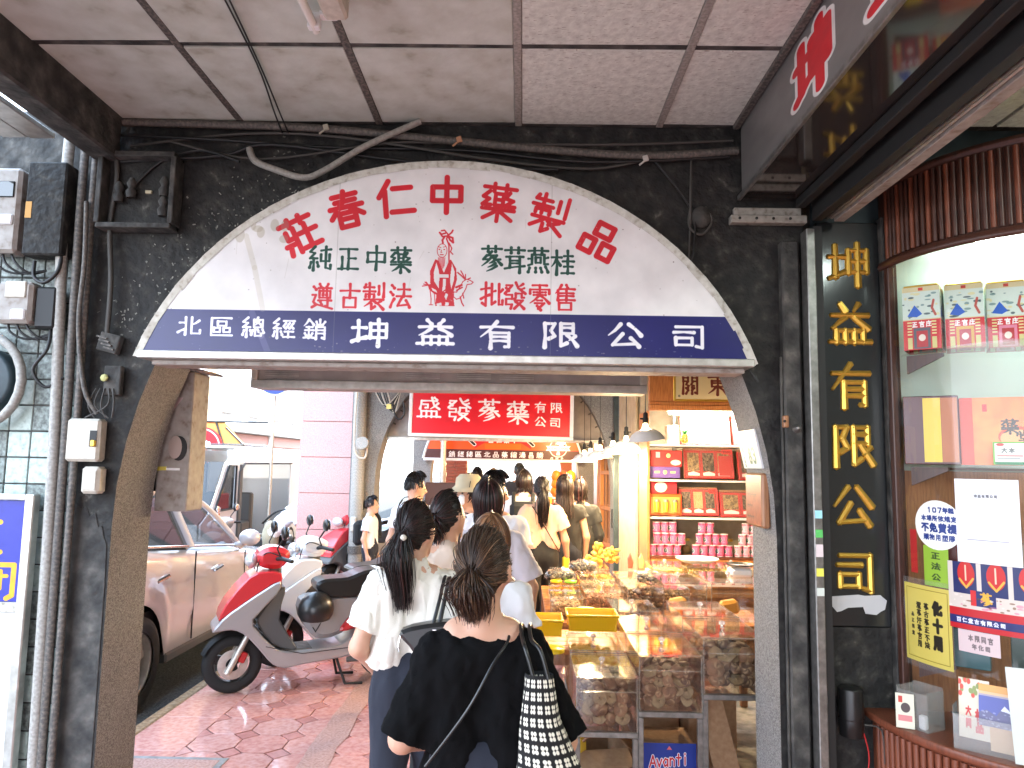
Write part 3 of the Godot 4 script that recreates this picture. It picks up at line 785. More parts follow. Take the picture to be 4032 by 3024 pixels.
	t = thing("shutter_track", "greasy upright steel shutter track with stickers on its lower half", "shutter track", Vector3(0, 0, -3.44))
	b = MB.new(); b.boxr(Vector3(1.312, 0, -0.02), Vector3(1.352, 2.9, 0.06), 0.004); obj("channel", b, M.steel, t)
	b = MB.new(); b.boxr(Vector3(1.354, 0, -0.04), Vector3(1.395, 2.92, 0.03)); obj("slot", b, M.black_matte, t)
	var sc := [[0.35, 0.7, 0.85], [0.1, 0.5, 0.12], [0.7, 0.6, 0.62], [0.75, 0.7, 0.1], [0.6, 0.65, 0.6]]
	for k in 5:
		b = MB.new(); b.col = Color(sc[k][0], sc[k][1], sc[k][2])
		b.boxr(Vector3(1.317, 1.56 - k * 0.085, 0.0602), Vector3(1.349, 1.595 - k * 0.085 + (0.02 if k == 2 else 0.0), 0.0612))
		obj("sticker", b, M.vc, t)
	# green-tiled street pier on the left
	t = thing("tiled_pier", "street-side pier clad in grimy pale jade wall tiles", "pillar", Vector3(-2.36, 0, -3.52))
	b = MB.new(); b.boxr(Vector3(-0.34, 0, 0), Vector3(0.228, 3.5, -0.5)); obj("core", b, M.soot_left, t)
	for i in 5:
		for k in 24:
			var dirty: bool = k > 16 or rng.randf() < 0.22 or (k < 9 and rng.randf() < 0.6)
			b = MB.new(); b.boxr(Vector3(-0.325 + i * 0.11 + 0.002, 0.02 + k * 0.125 + 0.003, -0.004), Vector3(-0.325 + i * 0.11 + 0.107, 0.02 + k * 0.125 + 0.121, 0.006), 0.003)
			obj("wall_tile", b, M.jade_tile_dirty if dirty else M.jade_tile, t)
	# pink granite pier at the second wall
	t = thing("granite_pier", "street pier faced with speckled pink granite panels behind the scooters", "pillar", Vector3(-2.58, -0.05, -9.72))
	b = MB.new(); b.boxr(Vector3(-0.335, 0, -0.02), Vector3(0.33, 3.55, -0.7)); obj("core", b, M.mortar, t)
	for k in 8:
		b = MB.new(); b.boxr(Vector3(-0.345, k * 0.468 + 0.004, 0.012), Vector3(0.335, k * 0.468 + 0.464, -0.71), 0.003); obj("granite_panel", b, M.granite_pink, t)
	t = thing("downpipe", "grey cement-coated downpipe running up beside the pink granite pier", "pipe", Vector3(-2.13, 0, -9.62))
	b = MB.new(); b.tube([Vector3.ZERO, Vector3(0, 3.42, 0)], 0.085, 12); obj("pipe", b, M.conduit, t)
	b = MB.new(); b.lathe([Vector2(0.1, 0.0), Vector2(0.1, 0.1)], Transform3D(Basis.IDENTITY, Vector3(0, 0.6, 0)), 12); obj("collar", b, M.conduit_dirty, t)
	# --- shops on the right
	b = MB.new(); b.boxr(Vector3(1.4, 0, -3.56), Vector3(5.2, 3.47, -3.8)); tag(obj("party_wall", b, M.teal_wall), "dark teal party wall above the curved display cabinet", "wall")
	b = MB.new(); b.boxr(Vector3(5.0, 0, 6), Vector3(5.2, 3.47, -3.56)); tag(obj("shop_back_wall", b, M.cream_wall), "pale back wall of the shop with the display cabinet", "wall")
	b = MB.new(); b.boxr(Vector3(1.36, 0, 5.8), Vector3(5.0, 3.47, 6.0)); tag(obj("shop_side_wall", b, M.cream_wall), "pale side wall at the near end of the medicine shop", "wall")
	b = MB.new(); b.boxr(Vector3(3.0, 0, -3.8), Vector3(3.15, 3.47, -7.6)); tag(obj("stall_side_wall", b, M.cream_wall), "cream inner wall at the back of the dried goods shop", "wall")
	b = MB.new(); b.boxr(Vector3(1.2, 0, -7.55), Vector3(3.0, 3.47, -7.7)); tag(obj("stall_end_wall", b, M.cream_wall), "cream wall behind the shelves of gift boxes", "wall")
	b = MB.new(); b.boxr(Vector3(1.155, 0, -7.62), Vector3(1.19, 3.4, -8.9), 0.01); tag(obj("cream_pier", b, M.cream_wall), "cream painted pier edge beyond the lamps", "pillar")
	b = MB.new(); b.boxr(Vector3(1.16, 0, -8.3), Vector3(1.5, 3.4, -8.6), 0.01); tag(obj("cream_pillar", b, M.cream_wall), "cream pillar between the shelves and the timber lattice doors", "pillar")
	b = MB.new(); b.boxr(Vector3(1.1, 0, -8.95), Vector3(1.16, 3.4, -9.05), 0.004); tag(obj("dark_post", b, M.teal_wall), "dark blue-green steel post beside the cream pillar", "post")
	b = MB.new(); b.boxr(Vector3(1.62, 0, -9.9), Vector3(1.75, 3.47, -40)); tag(obj("far_shop_wall", b, M.wood_dark), "dim timber shopfront wall receding along the arcade", "wall")

# ---------------------------------------------------------------- signs
func half_sign(a: float, s: float, b: float, y0: float, cx: float, seg := 44) -> PackedVector2Array:
	var out := PackedVector2Array()
	var t0 := asin((y0 - s) / b)
	for i in seg + 1:
		var t := t0 + (PI - 2.0 * t0) * i / seg
		out.append(Vector2(cx + a * cos(t), s + b * sin(t)))
	return out   # from right foot over the crown to left foot

func sage_figure(P: Print, o: Vector2, k: float) -> void:
	# printed line figure of a bearded old man with a staff, between a crane and a deer; o: top left, k: scale of the 100 x 136 drawing
	var red := Color(0.78, 0.14, 0.19)
	var L := func(a: Array, r: float, c: Color):
		var p := PackedVector2Array()
		for i in range(0, a.size(), 2): p.append(o + Vector2(a[i], a[i + 1]) * k)
		P.line(p, r * k, c)
	var Fi := func(a: Array, c: Color):
		var p := PackedVector2Array()
		for i in range(0, a.size(), 2): p.append(o + Vector2(a[i], a[i + 1]) * k)
		P.fill(p, c)
	var white := Color(0.86, 0.85, 0.84)
	Fi.call([29, 55, 21, 75, 22, 96, 33, 112, 31, 134, 63, 134, 60, 112, 66, 88, 64, 70, 55, 55, 44, 60], red)       # robe
	Fi.call([34, 57, 52, 57, 44, 78], white); Fi.call([31, 60, 27, 78, 28, 92, 36, 104, 37, 84, 35, 72], white); Fi.call([57, 62, 62, 76, 61, 90, 57, 105, 54, 90], white)
	Fi.call([34, 80, 52, 80, 52, 86, 34, 86], white); Fi.call([43, 88, 48, 88, 47, 110, 42, 110], white); Fi.call([48, 112, 52, 114, 49, 124, 46, 118], white)
	Fi.call([33, 130, 41, 128, 42, 133, 34, 134], white); Fi.call([48, 127, 54, 128, 53, 133, 47, 133], white)
	for x in 6: L.call([34.0 + x * 2.2, 52, 36.5 + x * 1.5, 74 - absf(x - 2.5) * 3], 0.5, red)                       # beard
	P.disc(o + Vector2(40, 40) * k, Vector2(8.6, 12) * k, red); P.disc(o + Vector2(40, 40) * k, Vector2(7.6, 11) * k, white)
	L.call([33, 33, 38, 35], 0.5, red); L.call([42, 34, 46, 33], 0.5, red); L.call([35, 38, 36, 38], 0.9, red); L.call([43, 38, 44, 38], 0.9, red); L.call([39, 39, 38, 43, 40, 43], 0.5, red); L.call([37, 47, 42, 47], 0.8, red)
	L.call([51, 27, 52, 60, 54, 100, 56, 132], 1.1, red)                                                              # staff
	L.call([51, 30, 47, 20, 49, 12, 43, 5, 38, 6], 1.2, red); L.call([49, 14, 55, 9, 57, 5], 1.4, red); L.call([49, 15, 57, 18, 58, 26, 53, 22, 49, 15], 1.6, red); L.call([45, 10, 38, 12, 35, 9, 40, 16, 46, 15], 1.4, red); L.call([43, 17, 40, 22, 41, 27], 1.6, red); L.call([52, 28, 56, 36, 54, 42, 58, 46], 0.9, red)
	Fi.call([18, 98, 26, 96, 36, 106, 46, 112, 40, 118, 28, 113, 20, 106], red); Fi.call([24, 103, 32, 107, 34, 112, 26, 108], white)   # crane
	for x in 6: L.call([19, 99, 9.0 + x * 2.0, 92 + absf(x - 2.5) * 3.5], 0.8, red)
	L.call([22, 108, 24, 122, 24, 132], 0.7, red); L.call([29, 112, 30, 122, 31, 130], 0.6, red); L.call([21, 132, 27, 132], 0.6, red); L.call([40, 112, 48, 106, 54, 110, 60, 116], 0.9, red)
	L.call([66, 110, 72, 100, 76, 92, 82, 88, 88, 90, 93, 93, 90, 96, 83, 97, 81, 104, 76, 114, 72, 120, 66, 122, 61, 118, 61, 110, 66, 110], 0.7, red)   # deer
	L.call([79, 88, 73, 82, 67, 77], 1.1, red); L.call([79, 87, 75, 79, 72, 74], 0.9, red); L.call([80, 87, 80, 80], 0.8, red); L.call([84, 88, 88, 86], 1.0, red)
	L.call([72, 118, 75, 128, 78, 133], 1.0, red); L.call([76, 112, 78, 120], 0.9, red); L.call([65, 102, 74, 98], 1.8, red); L.call([66, 107, 75, 102], 1.2, red); P.disc(o + Vector2(84, 92) * k, Vector2(1, 1) * k, red)

func build_signs() -> void:
	rng.seed = 19
	var red := Color(0.80, 0.12, 0.18)
	var green := Color(0.05, 0.26, 0.21)
	var white := Color(0.92, 0.92, 0.93)
	# ---- great half-round sign under the first arch
	var P := Print.new(1669, 594, Color(0.87, 0.865, 0.86))
	P.rect(Rect2(0, 433, 1669, 110), Color(0.09, 0.09, 0.37))
	var top := [["莊", 457, 228, -27], ["春", 579, 158, -15], ["仁", 707, 128, -6], ["中", 843, 117, 0], ["藥", 981, 134, 7], ["製", 1114, 163, 15], ["品", 1247, 234, 27]]
	for q in top: letter(P, q[0], Vector2(q[1], q[2]), Vector2(106, 106), 5.4 if q[0] in ["藥", "製"] else 7.2, red, 0, deg_to_rad(q[3]))
	for q in [["純", 515, 293], ["正", 590, 292], ["中", 663, 290], ["藥", 728, 293], ["蔘", 965, 286], ["茸", 1025, 289], ["燕", 1086, 290], ["桂", 1150, 296]]: letter(P, q[0], Vector2(q[1], q[2]), Vector2(64, 70), 3.4, green, 1)
	for q in [["遵", 525, 394], ["古", 598, 393], ["製", 661, 390], ["法", 729, 391], ["批", 967, 384], ["發", 1026, 383], ["零", 1091, 386], ["售", 1157, 388]]: letter(P, q[0], Vector2(q[1], q[2]), Vector2(62, 72), 3.3, red, 1)
	for q in [["北", 183, 477], ["區", 267, 478], ["總", 349, 478], ["經", 429, 480], ["銷", 511, 481]]: letter(P, q[0], Vector2(q[1], q[2]), Vector2(64, 56), 3.1, white, 1)
	for q in [["坤", 655, 486], ["益", 823, 485], ["有", 982, 487], ["限", 1142, 486], ["公", 1311, 485], ["司", 1473, 486]]: letter(P, q[0], Vector2(q[1], q[2]), Vector2(104, 72), 4.8, white, 1)
	sage_figure(P, Vector2(772, 205), 1.57)
	for i in 9: P.disc(Vector2(360 + rng.randf_range(-60, 60), 215 + rng.randf_range(-30, 40)), Vector2(rng.randf_range(5, 14), rng.randf_range(6, 20)), Color(0.62, 0.58, 0.49, 0.4))   # glue and tape marks
	P.line(PackedVector2Array([Vector2(318, 235), Vector2(345, 320), Vector2(372, 430)]), 7, Color(0.7, 0.67, 0.58, 0.3))
	P.line(PackedVector2Array([Vector2(345, 440), Vector2(372, 500), Vector2(390, 540)]), 8, Color(0.75, 0.74, 0.72, 0.22))
	P.speckle(rng, 130, Color(0.4, 0.37, 0.32, 0.35), 2.0)
	for i in 40: P.disc(Vector2(rng.randf_range(480, 1500), rng.randf_range(515, 542)), Vector2(rng.randf_range(0.8, 4), rng.randf_range(0.6, 2)), Color(0.6, 0.58, 0.55, 0.6))
	for i in 260: P.disc(Vector2(rng.randf() * 1669, rng.randf() * 540), Vector2(rng.randf_range(0.5, 2.2), rng.randf_range(0.4, 1.6)), Color(0.8, 0.79, 0.76, rng.randf_range(0.15, 0.5)))
	for i in 14:
		var sp := Vector2(rng.randf() * 1600, rng.randf_range(80, 520))
		P.line(PackedVector2Array([sp, sp + Vector2(rng.randf_range(-30, 30), rng.randf_range(10, 60))]), 0.7, Color(0.7, 0.68, 0.64, 0.35))
	for x in [560, 1120]: P.line(PackedVector2Array([Vector2(x, 20), Vector2(x, 545)]), 0.8, Color(0.55, 0.54, 0.52, 0.45))
	P.mottle(warp, 0.07, 0.35)
	var fm := printed("great_sign_print", P, 0.32)
	var t := thing("arch_sign", "large half-round white and blue signboard with red and green lettering filling the arch", "sign", Vector3(0, 0, -3.5))
	var ol := half_sign(1.505, 1.8, 1.385, 2.245, -0.368)
	var b := MB.new()
	b.prism(ol, Transform3D(Basis.IDENTITY, Vector3(0, 0, -0.05)), 0.194, 0.0, Rect2(-1.88, 2.18, 2.98, 1.06))
	obj("sign_face", b, fm, t)
	var ed := half_sign(1.515, 1.8, 1.395, 2.25, -0.368, 38)
	for i in 38:
		var p := ed[i]; var q := ed[i + 1]
		var d := (q - p).normalized()
		var inw := Vector2(-d.y, d.x)
		b = MB.new()
		var j := rng.randf_range(-0.003, 0.003)
		var dn := rng.randf_range(0.03, 0.036)
		var p0 := p + d * 0.001; var q0 := q + d * 0.006
		var pin := p0 + inw * dn; var qin := q0 + inw * (dn + j) - d * 0.008
		b.quad(Vector3(q0.x, q0.y, 0.153 + j), Vector3(qin.x, qin.y, 0.147), Vector3(pin.x, pin.y, 0.146), Vector3(p0.x, p0.y, 0.152))
		b.quad(Vector3(p0.x, p0.y, 0.0), Vector3(q0.x, q0.y, 0.0), Vector3(q0.x, q0.y, 0.153 + j), Vector3(p0.x, p0.y, 0.152))
		obj("trim_strip", b, M.alu_dirty, t)
	b = MB.new(); b.boxr(Vector3(-1.785, 2.236, 0.0), Vector3(1.05, 2.272, 0.156), 0.004); obj("bottom_lip", b, M.alu, t)
	b = MB.new(); b.boxr(Vector3(-1.74, 2.212, -0.05), Vector3(1.02, 2.2355, 0.10), 0.004); obj("bottom_tray", b, M.box_paint, t)
	# ---- long shallow light fitting hanging behind it
	t = thing("light_box", "long beige metal shutter box with louvre vents hanging behind the half-round sign", "shutter box", Vector3(-0.44, 0, -4.3))
	b = MB.new(); b.boxr(Vector3(-1.15, 2.2, 0), Vector3(1.15, 2.42, -0.2), 0.006); obj("casing", b, M.grey_panel, t)
	b = MB.new(); b.boxr(Vector3(-1.16, 2.195, 0.004), Vector3(1.16, 2.245, 0.02), 0.004); obj("bottom_rail", b, M.alu, t)
	b = MB.new(); b.boxr(Vector3(-1.16, 2.2, -0.2), Vector3(-1.12, 2.44, 0.015), 0.004); b.boxr(Vector3(1.12, 2.2, -0.2), Vector3(1.16, 2.44, 0.015), 0.004); obj("end_cap", b, M.cream_plastic, t)
	for v in [-1.08, -0.25, 0.05, 0.3]:
		for k in 6:
			b = MB.new(); b.boxr(Vector3(v, 2.268 + k * 0.012, 0.0), Vector3(v + 0.2, 2.274 + k * 0.012, 0.007)); obj("vent_louvre", b, M.alu, t)
	for s in [-1.0, 1.0]:
		b = MB.new(); b.boxr(Vector3(s * 0.9 - 0.01, 2.42, -0.12), Vector3(s * 0.9 + 0.01, 3.4, -0.1)); obj("hanger_bar", b, M.steel, t)
	# ---- red sign on the second wall
	P = Print.new(1040, 304, Color(0.82, 0.03, 0.12))
	for q in [["盛", 111, 128], ["發", 306, 130], ["蔘", 505, 132], ["藥", 696, 142]]: letter(P, q[0], Vector2(q[1], q[2]), Vector2(168, 152), 7.0, white, 1)
	for q in [["有", 841, 104], ["限", 944, 106], ["公", 842, 202], ["司", 940, 206]]: letter(P, q[0], Vector2(q[1], q[2]), Vector2(84, 72), 4.4, white, 1)
	P.mottle(warp, 0.05, 0.5)
	t = thing("red_sign", "bright red rectangular shop sign with white brush lettering in a pale frame", "sign", Vector3(-0.415, 2.1, -9.5))
	t.rotation.z = deg_to_rad(-0.6)
	b = MB.new(); b.boxr(Vector3(-1.03, 0.03, -0.19), Vector3(1.03, 0.62, -0.006)); obj("cabinet", b, M.alu, t)
	b = MB.new(); b.quad(Vector3(-1.02, 0.035, 0), Vector3(1.02, 0.035, 0), Vector3(1.02, 0.615, 0), Vector3(-1.02, 0.615, 0)); obj("sign_face", b, printed("red_sign_print", P, 0.3), t)
	for f in [[-1.06, 0.0, 1.06, 0.04], [-1.06, 0.61, 1.06, 0.65], [-1.06, 0.041, -1.015, 0.609], [1.015, 0.041, 1.06, 0.609]]:
		b = MB.new(); b.boxr(Vector3(f[0], f[1], -0.03), Vector3(f[2], f[3], 0.018), 0.006); obj("frame_bar", b, M.white_paint, t)
	# board that closes the second arch above head height
	t = thing("arch_infill", "plain grey-beige board closing the arch around the red sign", "panel", Vector3(0, 0, -9.95))
	b = MB.new(); b.prism(half_sign(1.555, 1.45, 1.8, 2.1, -0.37), Transform3D.IDENTITY, 0.05); obj("board", b, M.grey_panel, t)
	b = MB.new(); b.boxr(Vector3(-1.82, 2.07, 0.04), Vector3(1.08, 2.11, 0.12), 0.004); obj("bottom_rail", b, M.alu, t)
	for i in 22:
		var ang := PI * (0.12 + 0.76 * i / 21.0)
		if ang > 1.15 and ang < 2.0: continue
		b = MB.new(); b.box(Vector3(-0.37 + 1.53 * cos(ang), 1.45 + 1.775 * sin(ang), 0.06), Vector3(0.035, 0.02, 0.03), Basis(Vector3.BACK, ang)); obj("fixing_tab", b, M.conduit_dirty, t)
	# ---- orange and brown arched sign on the third wall
	P = Print.new(1040, 520, Color(0.93, 0.33, 0.06))
	P.rect(Rect2(0, 448, 1040, 72), Color(0.3, 0.11, 0.10))
	P.fill(PackedVector2Array([Vector2(330, 440), Vector2(400, 395), Vector2(640, 395), Vector2(710, 440), Vector2(690, 340), Vector2(350, 340)]), Color(0.84, 0.1, 0.12))
	P.rect(Rect2(400, 405, 240, 36), Color(0.95, 0.4, 0.05))
	words(P, "昌仁藥中", Vector2(440, 375), Vector2(52, 0), Vector2(40, 40), 4.0, white)
	for q in [[300, 370], [690, 370]]:
		P.line(PackedVector2Array([Vector2(q[0] - 40, q[1] - 60), Vector2(q[0], q[1] + 10), Vector2(q[0] + 30, q[1] + 40)]), 13, white)
		P.line(PackedVector2Array([Vector2(q[0] - 40, q[1] - 60), Vector2(q[0], q[1] + 10), Vector2(q[0] + 30, q[1] + 40)]), 8, Color(0.04, 0.04, 0.05))
	words(P, "銷經總區北品藥縮濃昌勝", Vector2(182, 484), Vector2(58.5, 0), Vector2(44, 46), 2.6, white)
	P.disc(Vector2(888, 430), Vector2(60, 66), white); P.disc(Vector2(888, 430), Vector2(54, 60), Color(0.75, 0.1, 0.13))
	letter(P, "勝", Vector2(888, 388), Vector2(34, 28), 2.4, white); letter(P, "昌", Vector2(888, 466), Vector2(32, 28), 2.6, white)
	P.fill(PackedVector2Array([Vector2(806, 412), Vector2(970, 412), Vector2(958, 430), Vector2(970, 448), Vector2(806, 448), Vector2(818, 430)]), Color(0.86, 0.92, 0.95))
	words(P, "HSENG CHANG", Vector2(828, 430), Vector2(12, 0), Vector2(11, 18), 1.3, Color(0.15, 0.3, 0.45))
	words(P, "G.M.P.", Vector2(846, 507), Vector2(17, 0), Vector2(18, 22), 2.0, white)
	t = thing("arch_sign", "arched orange sign with a dark brown band of white lettering and a round red badge", "sign", Vector3(0, 0, -15.58))
	ol = half_sign(1.66, 1.5, 1.8, 1.87, -0.41)
	b = MB.new(); b.prism(ol, Transform3D.IDENTITY, 0.12, 0.0, Rect2(-2.04, 1.86, 3.26, 1.45)); obj("sign_face", b, printed("orange_sign_print", P, 0.4), t)
	b = MB.new(); b.boxr(Vector3(-2.06, 1.82, 0.0), Vector3(1.24, 1.875, 0.15), 0.006); obj("bottom_lip", b, M.white_paint, t)
	for s in 2:
		var rim := half_sign(1.69, 1.5, 1.83, 1.87, -0.41)
		var path := []
		for i in range(0, 14): path.append(Vector3(rim[i if s else rim.size() - 1 - i].x, rim[i if s else rim.size() - 1 - i].y, 0.13))
		b = MB.new(); b.tube(path, 0.025, 6); obj("rim", b, M.white_paint, t)
	# ---- far dark red awning sign
	P = Print.new(512, 160, Color(0.42, 0.06, 0.07))
	P.line(PackedVector2Array([Vector2(40, 10), Vector2(14, 146), Vector2(498, 146), Vector2(472, 10), Vector2(40, 10)]), 2, Color(0.8, 0.55, 0.4))
	words(P, "昌仁公", Vector2(200, 95), Vector2(60, 0), Vector2(40, 40), 4, Color(0.85, 0.65, 0.25))
	t = thing("awning_sign", "distant dark red awning sign with gold characters and a thin pale border", "sign", Vector3(-0.35, 1.98, -22.3))
	b = MB.new(); b.quad(Vector3(-1.3, 0, 0.3), Vector3(1.3, 0, 0.3), Vector3(1.1, 0.6, 0), Vector3(-1.1, 0.6, 0)); obj("awning_front", b, printed("awning_print", P, 0.6), t)
	b = MB.new(); b.boxr(Vector3(-1.3, -0.05, 0.28), Vector3(1.3, 0.0, 0.32)); b.boxr(Vector3(-1.1, 0.0, -0.05), Vector3(1.1, 0.58, -0.02)); obj("awning_frame", b, M.red_matte, t)

# ---------------------------------------------------------------- pipes, cables and boxes on the first wall
func build_wall_clutter() -> void:
	rng.seed = 31
	var z := -3.455
	tag(wire("bent_conduit", [Vector3(-1.36, 3.29, z), Vector3(-1.32, 3.22, z + 0.02), Vector3(-1.22, 3.175, z + 0.03), Vector3(-1.08, 3.135, z + 0.03), Vector3(-0.98, 3.17, z + 0.03), Vector3(-0.78, 3.295, z + 0.035), Vector3(-0.52, 3.425, z + 0.03)], 0.017, M.conduit), "pale bent conduit sagging across the black wall up to the ceiling", "conduit")
	tag(wire("long_conduit", [Vector3(-2.0, 3.42, z), Vector3(-1.1, 3.40, z), Vector3(-0.42, 3.345, z), Vector3(0.1, 3.30, z), Vector3(0.58, 3.275, z), Vector3(1.02, 3.305, z)], 0.02, M.conduit_dirty), "long dirty conduit crossing the top of the black wall", "conduit")
	var runs := [
		[[-2.02, 3.36], [-1.5, 3.33], [-1.0, 3.31], [-0.3, 3.30], [0.3, 3.24], [0.98, 3.28]], [[-1.95, 3.3], [-1.4, 3.37], [-0.9, 3.35], [-0.2, 3.25], [0.3, 3.21], [0.62, 3.27]],
		[[-2.0, 3.22], [-1.5, 3.26], [-1.25, 3.31], [-0.6, 3.24], [-0.1, 3.21], [0.15, 3.2]], [[-1.75, 3.32], [-1.3, 3.24], [-0.7, 3.32], [-0.35, 3.335], [0.4, 3.33], [1.0, 3.36]],
		[[0.6, 3.28], [0.72, 3.12], [0.81, 2.98], [0.8, 2.8], [0.78, 2.72], [0.83, 2.6], [0.95, 2.42], [1.04, 2.27], [1.1, 2.18]], [[0.8, 3.3], [0.79, 3.1], [0.79, 2.9], [0.78, 2.7], [0.77, 2.66]],
		[[-1.95, 3.05], [-1.8, 3.22], [-1.6, 3.28], [-1.4, 3.22]], [[-2.04, 3.38], [-2.0, 3.15], [-2.02, 2.9], [-1.99, 2.6], [-2.0, 2.3]]]
	var looks := ["thin black cable strung along the top of the sooty wall", "slack black cable looping below the long conduit", "grey cable drooping just above the sign crown", "dusty cable tacked to the ceiling edge", "cable snaking down the wall to the right foot of the half-round sign", "short cable dropping beside the round junction box", "cable looping out of the old fuse board", "dark cable running down the corner of the wall"]
	for i in runs.size():
		var p := []
		for q in runs[i]: p.append(Vector3(q[0], q[1], z - 0.02 + rng.randf_range(0, 0.03)))
		tag(wire("cable", p, [0.008, 0.007, 0.009, 0.006, 0.007, 0.006, 0.008, 0.012][i], M.cable_black if i % 2 == 0 else M.cable_grey), looks[i], "cable", "cables on the sooty wall")
	var t := thing("junction_box", "small grey round junction box with a loop of cable on the sooty wall", "junction box", Vector3(0.845, 2.98, -3.495))
	var b := MB.new(); b.lathe([Vector2(0.05, 0), Vector2(0.05, 0.03), Vector2(0.0, 0.035)], Transform3D(Basis(Vector3.RIGHT, PI / 2), Vector3.ZERO), 16); obj("body", b, M.soot_left, t)
	wire("cable_loop", [Vector3(-0.05, 0.06, 0.02), Vector3(-0.06, -0.05, 0.03), Vector3(0.0, -0.09, 0.03), Vector3(0.05, -0.02, 0.03), Vector3(0.02, 0.05, 0.02)], 0.006, M.cable_grey, t)
	for i in 3:
		t = thing("cable_clip", ["orange plastic tag tied to the long conduit", "pale cable clip near the left end of the long conduit", "frayed white rag caught on the conduit"][i], "clip", [Vector3(-0.33, 3.335, -3.425), Vector3(-0.98, 3.39, -3.425), Vector3(0.57, 3.25, -3.425)][i])
		b = MB.new(); b.col = [Color(0.45, 0.22, 0.12), Color(0.4, 0.38, 0.3), Color(0.5, 0.48, 0.44)][i]
		b.box(Vector3.ZERO, Vector3(0.026, 0.03, 0.012), Basis(Vector3.BACK, 0.3), 0.003); b.box(Vector3(-0.02, -0.025, 0), Vector3(0.028, 0.008, 0.005), Basis(Vector3.BACK, 0.7)); obj("tag", b, M.vc, t)
	var fk := MB.new()   # flaked whitewash left around the arch
	for i in 220:
		var u := rng.randf()
		var ang := lerpf(2.0, 2.75, u) + rng.randfn(0, 0.03)
		var rr := 1.0 + absf(rng.randfn(0, 0.07)) + (0.1 if rng.randf() < 0.3 else 0.0)
		fk.col = Color(0.24, 0.23, 0.2) * rng.randf_range(0.25, 1.1)
		fk.box(Vector3(-0.37 + 1.58 * rr * cos(ang), 1.75 + 1.45 * rr * sin(ang), -3.4988), Vector3(rng.randf_range(0.002, 0.016), rng.randf_range(0.002, 0.008), 0.001), Basis(Vector3.BACK, rng.randf() * TAU))
	var fo := obj("paint_flakes", fk, M.vc); tag(fo, "scattered flakes of old pale paint on the black wall beside the sign", "paint flakes"); fo.set_meta("kind", "stuff")
	# pipes down the left corner
	var pp := [[-2.245, -2.165, 0.026, "conduit", "pale grey downpipe between the tiled pier and the black wall"], [-2.165, -2.135, 0.02, "conduit_dirty", "dark pipe next to the pale downpipe"], [-2.11, -2.09, 0.017, "conduit_dirty", "thin dark pipe nearest the old fuse board"]]
	for q in pp:
		tag(wire("wall_pipe", [Vector3(q[0], 3.4, -3.45), Vector3(q[0], 2.9, -3.45), Vector3(lerpf(q[0], q[1], 0.6), 1.8, -3.45), Vector3(q[1], 0.0, -3.45)], q[2], M[q[3]], null, 4, 8), q[4], "pipe")
	tag(wire("cable", [Vector3(-2.12, 3.0, -3.42), Vector3(-2.1, 2.7, -3.41), Vector3(-2.11, 2.4, -3.42), Vector3(-2.06, 2.1, -3.42), Vector3(-2.0, 1.98, -3.44)], 0.011, M.conduit_dirty), "loose cable curling down beside the pipes to the cream switch box", "cable", "cables on the sooty wall")
	# fuse board
	t = thing("fuse_board", "old open wooden fuse board with porcelain fuses on the black wall", "fuse board", Vector3(-1.88, 3.06, -3.49))
	b = MB.new(); b.boxr(Vector3(-0.18, -0.18, 0), Vector3(0.18, 0.18, 0.02)); obj("back_board", b, M.soot, t)
	for f in [[-0.18, -0.19, 0.18, -0.165], [-0.18, 0.165, 0.18, 0.19], [-0.19, -0.165, -0.165, 0.165], [0.165, -0.165, 0.19, 0.165]]:
		b = MB.new(); b.boxr(Vector3(f[0], f[1], 0.0), Vector3(f[2], f[3], 0.09), 0.003); obj("frame_side", b, M.soot_left, t)
	for q in [[-0.1, 0.03], [-0.04, 0.05], [0.12, 0.06], [0.12, -0.04]]:
		b = MB.new(); b.lathe([Vector2(0.02, 0), Vector2(0.026, 0.03), Vector2(0.014, 0.05), Vector2(0.024, 0.07), Vector2(0.01, 0.1)], Transform3D(Basis.IDENTITY, Vector3(q[0], q[1] - 0.08, 0.045)), 10); obj("fuse_holder", b, M.soot_left, t)
	b = MB.new(); b.col = Color(0.5, 0.45, 0.3); b.boxr(Vector3(0.02, 0.0, 0.02), Vector3(0.05, 0.015, 0.03)); obj("paper_tag", b, M.vc, t)
	# cream switch boxes
	for i in 2:
		t = thing("switch_box", ["large cream plastic switch box with a black lever on the sooty wall", "small cream plastic box mounted under the switch box"][i], "switch box", [Vector3(-2.05, 1.855, -3.49), Vector3(-2.0, 1.67, -3.49)][i])
		b = MB.new(); var s: Vector2 = [Vector2(0.158, 0.2), Vector2(0.085, 0.125)][i]
		b.box(Vector3(0, 0, 0.035), Vector3(s.x, s.y, 0.07), Basis.IDENTITY, 0.012); obj("cover", b, M.cream_plastic, t)
		if i == 0:
			b = MB.new(); b.boxr(Vector3(0.035, -0.03, 0.068), Vector3(0.068, 0.045, 0.0715)); obj("slot", b, M.black_matte, t)
			b = MB.new(); b.boxr(Vector3(0.045, -0.03, 0.06), Vector3(0.068, 0.0, 0.085), 0.004); obj("lever", b, M.gold, t)
		else:
			b = MB.new(); b.boxr(Vector3(-0.03, -0.045, 0.069), Vector3(0.03, 0.045, 0.074), 0.003); obj("lid", b, M.cream_plastic, t)
	# terminal clutter
	t = thing("terminal_block", "corroded terminal strip with torn wires on the black wall below the pipes", "terminal block", Vector3(-1.98, 2.2, -3.49))
	b = MB.new(); b.box(Vector3(0, 0.12, 0.02), Vector3(0.1, 0.09, 0.04), Basis(Vector3.BACK, -0.25), 0.004); b.box(Vector3(0.03, -0.06, 0.02), Vector3(0.08, 0.14, 0.035), Basis.IDENTITY, 0.004); obj("block", b, M.soot_left, t)
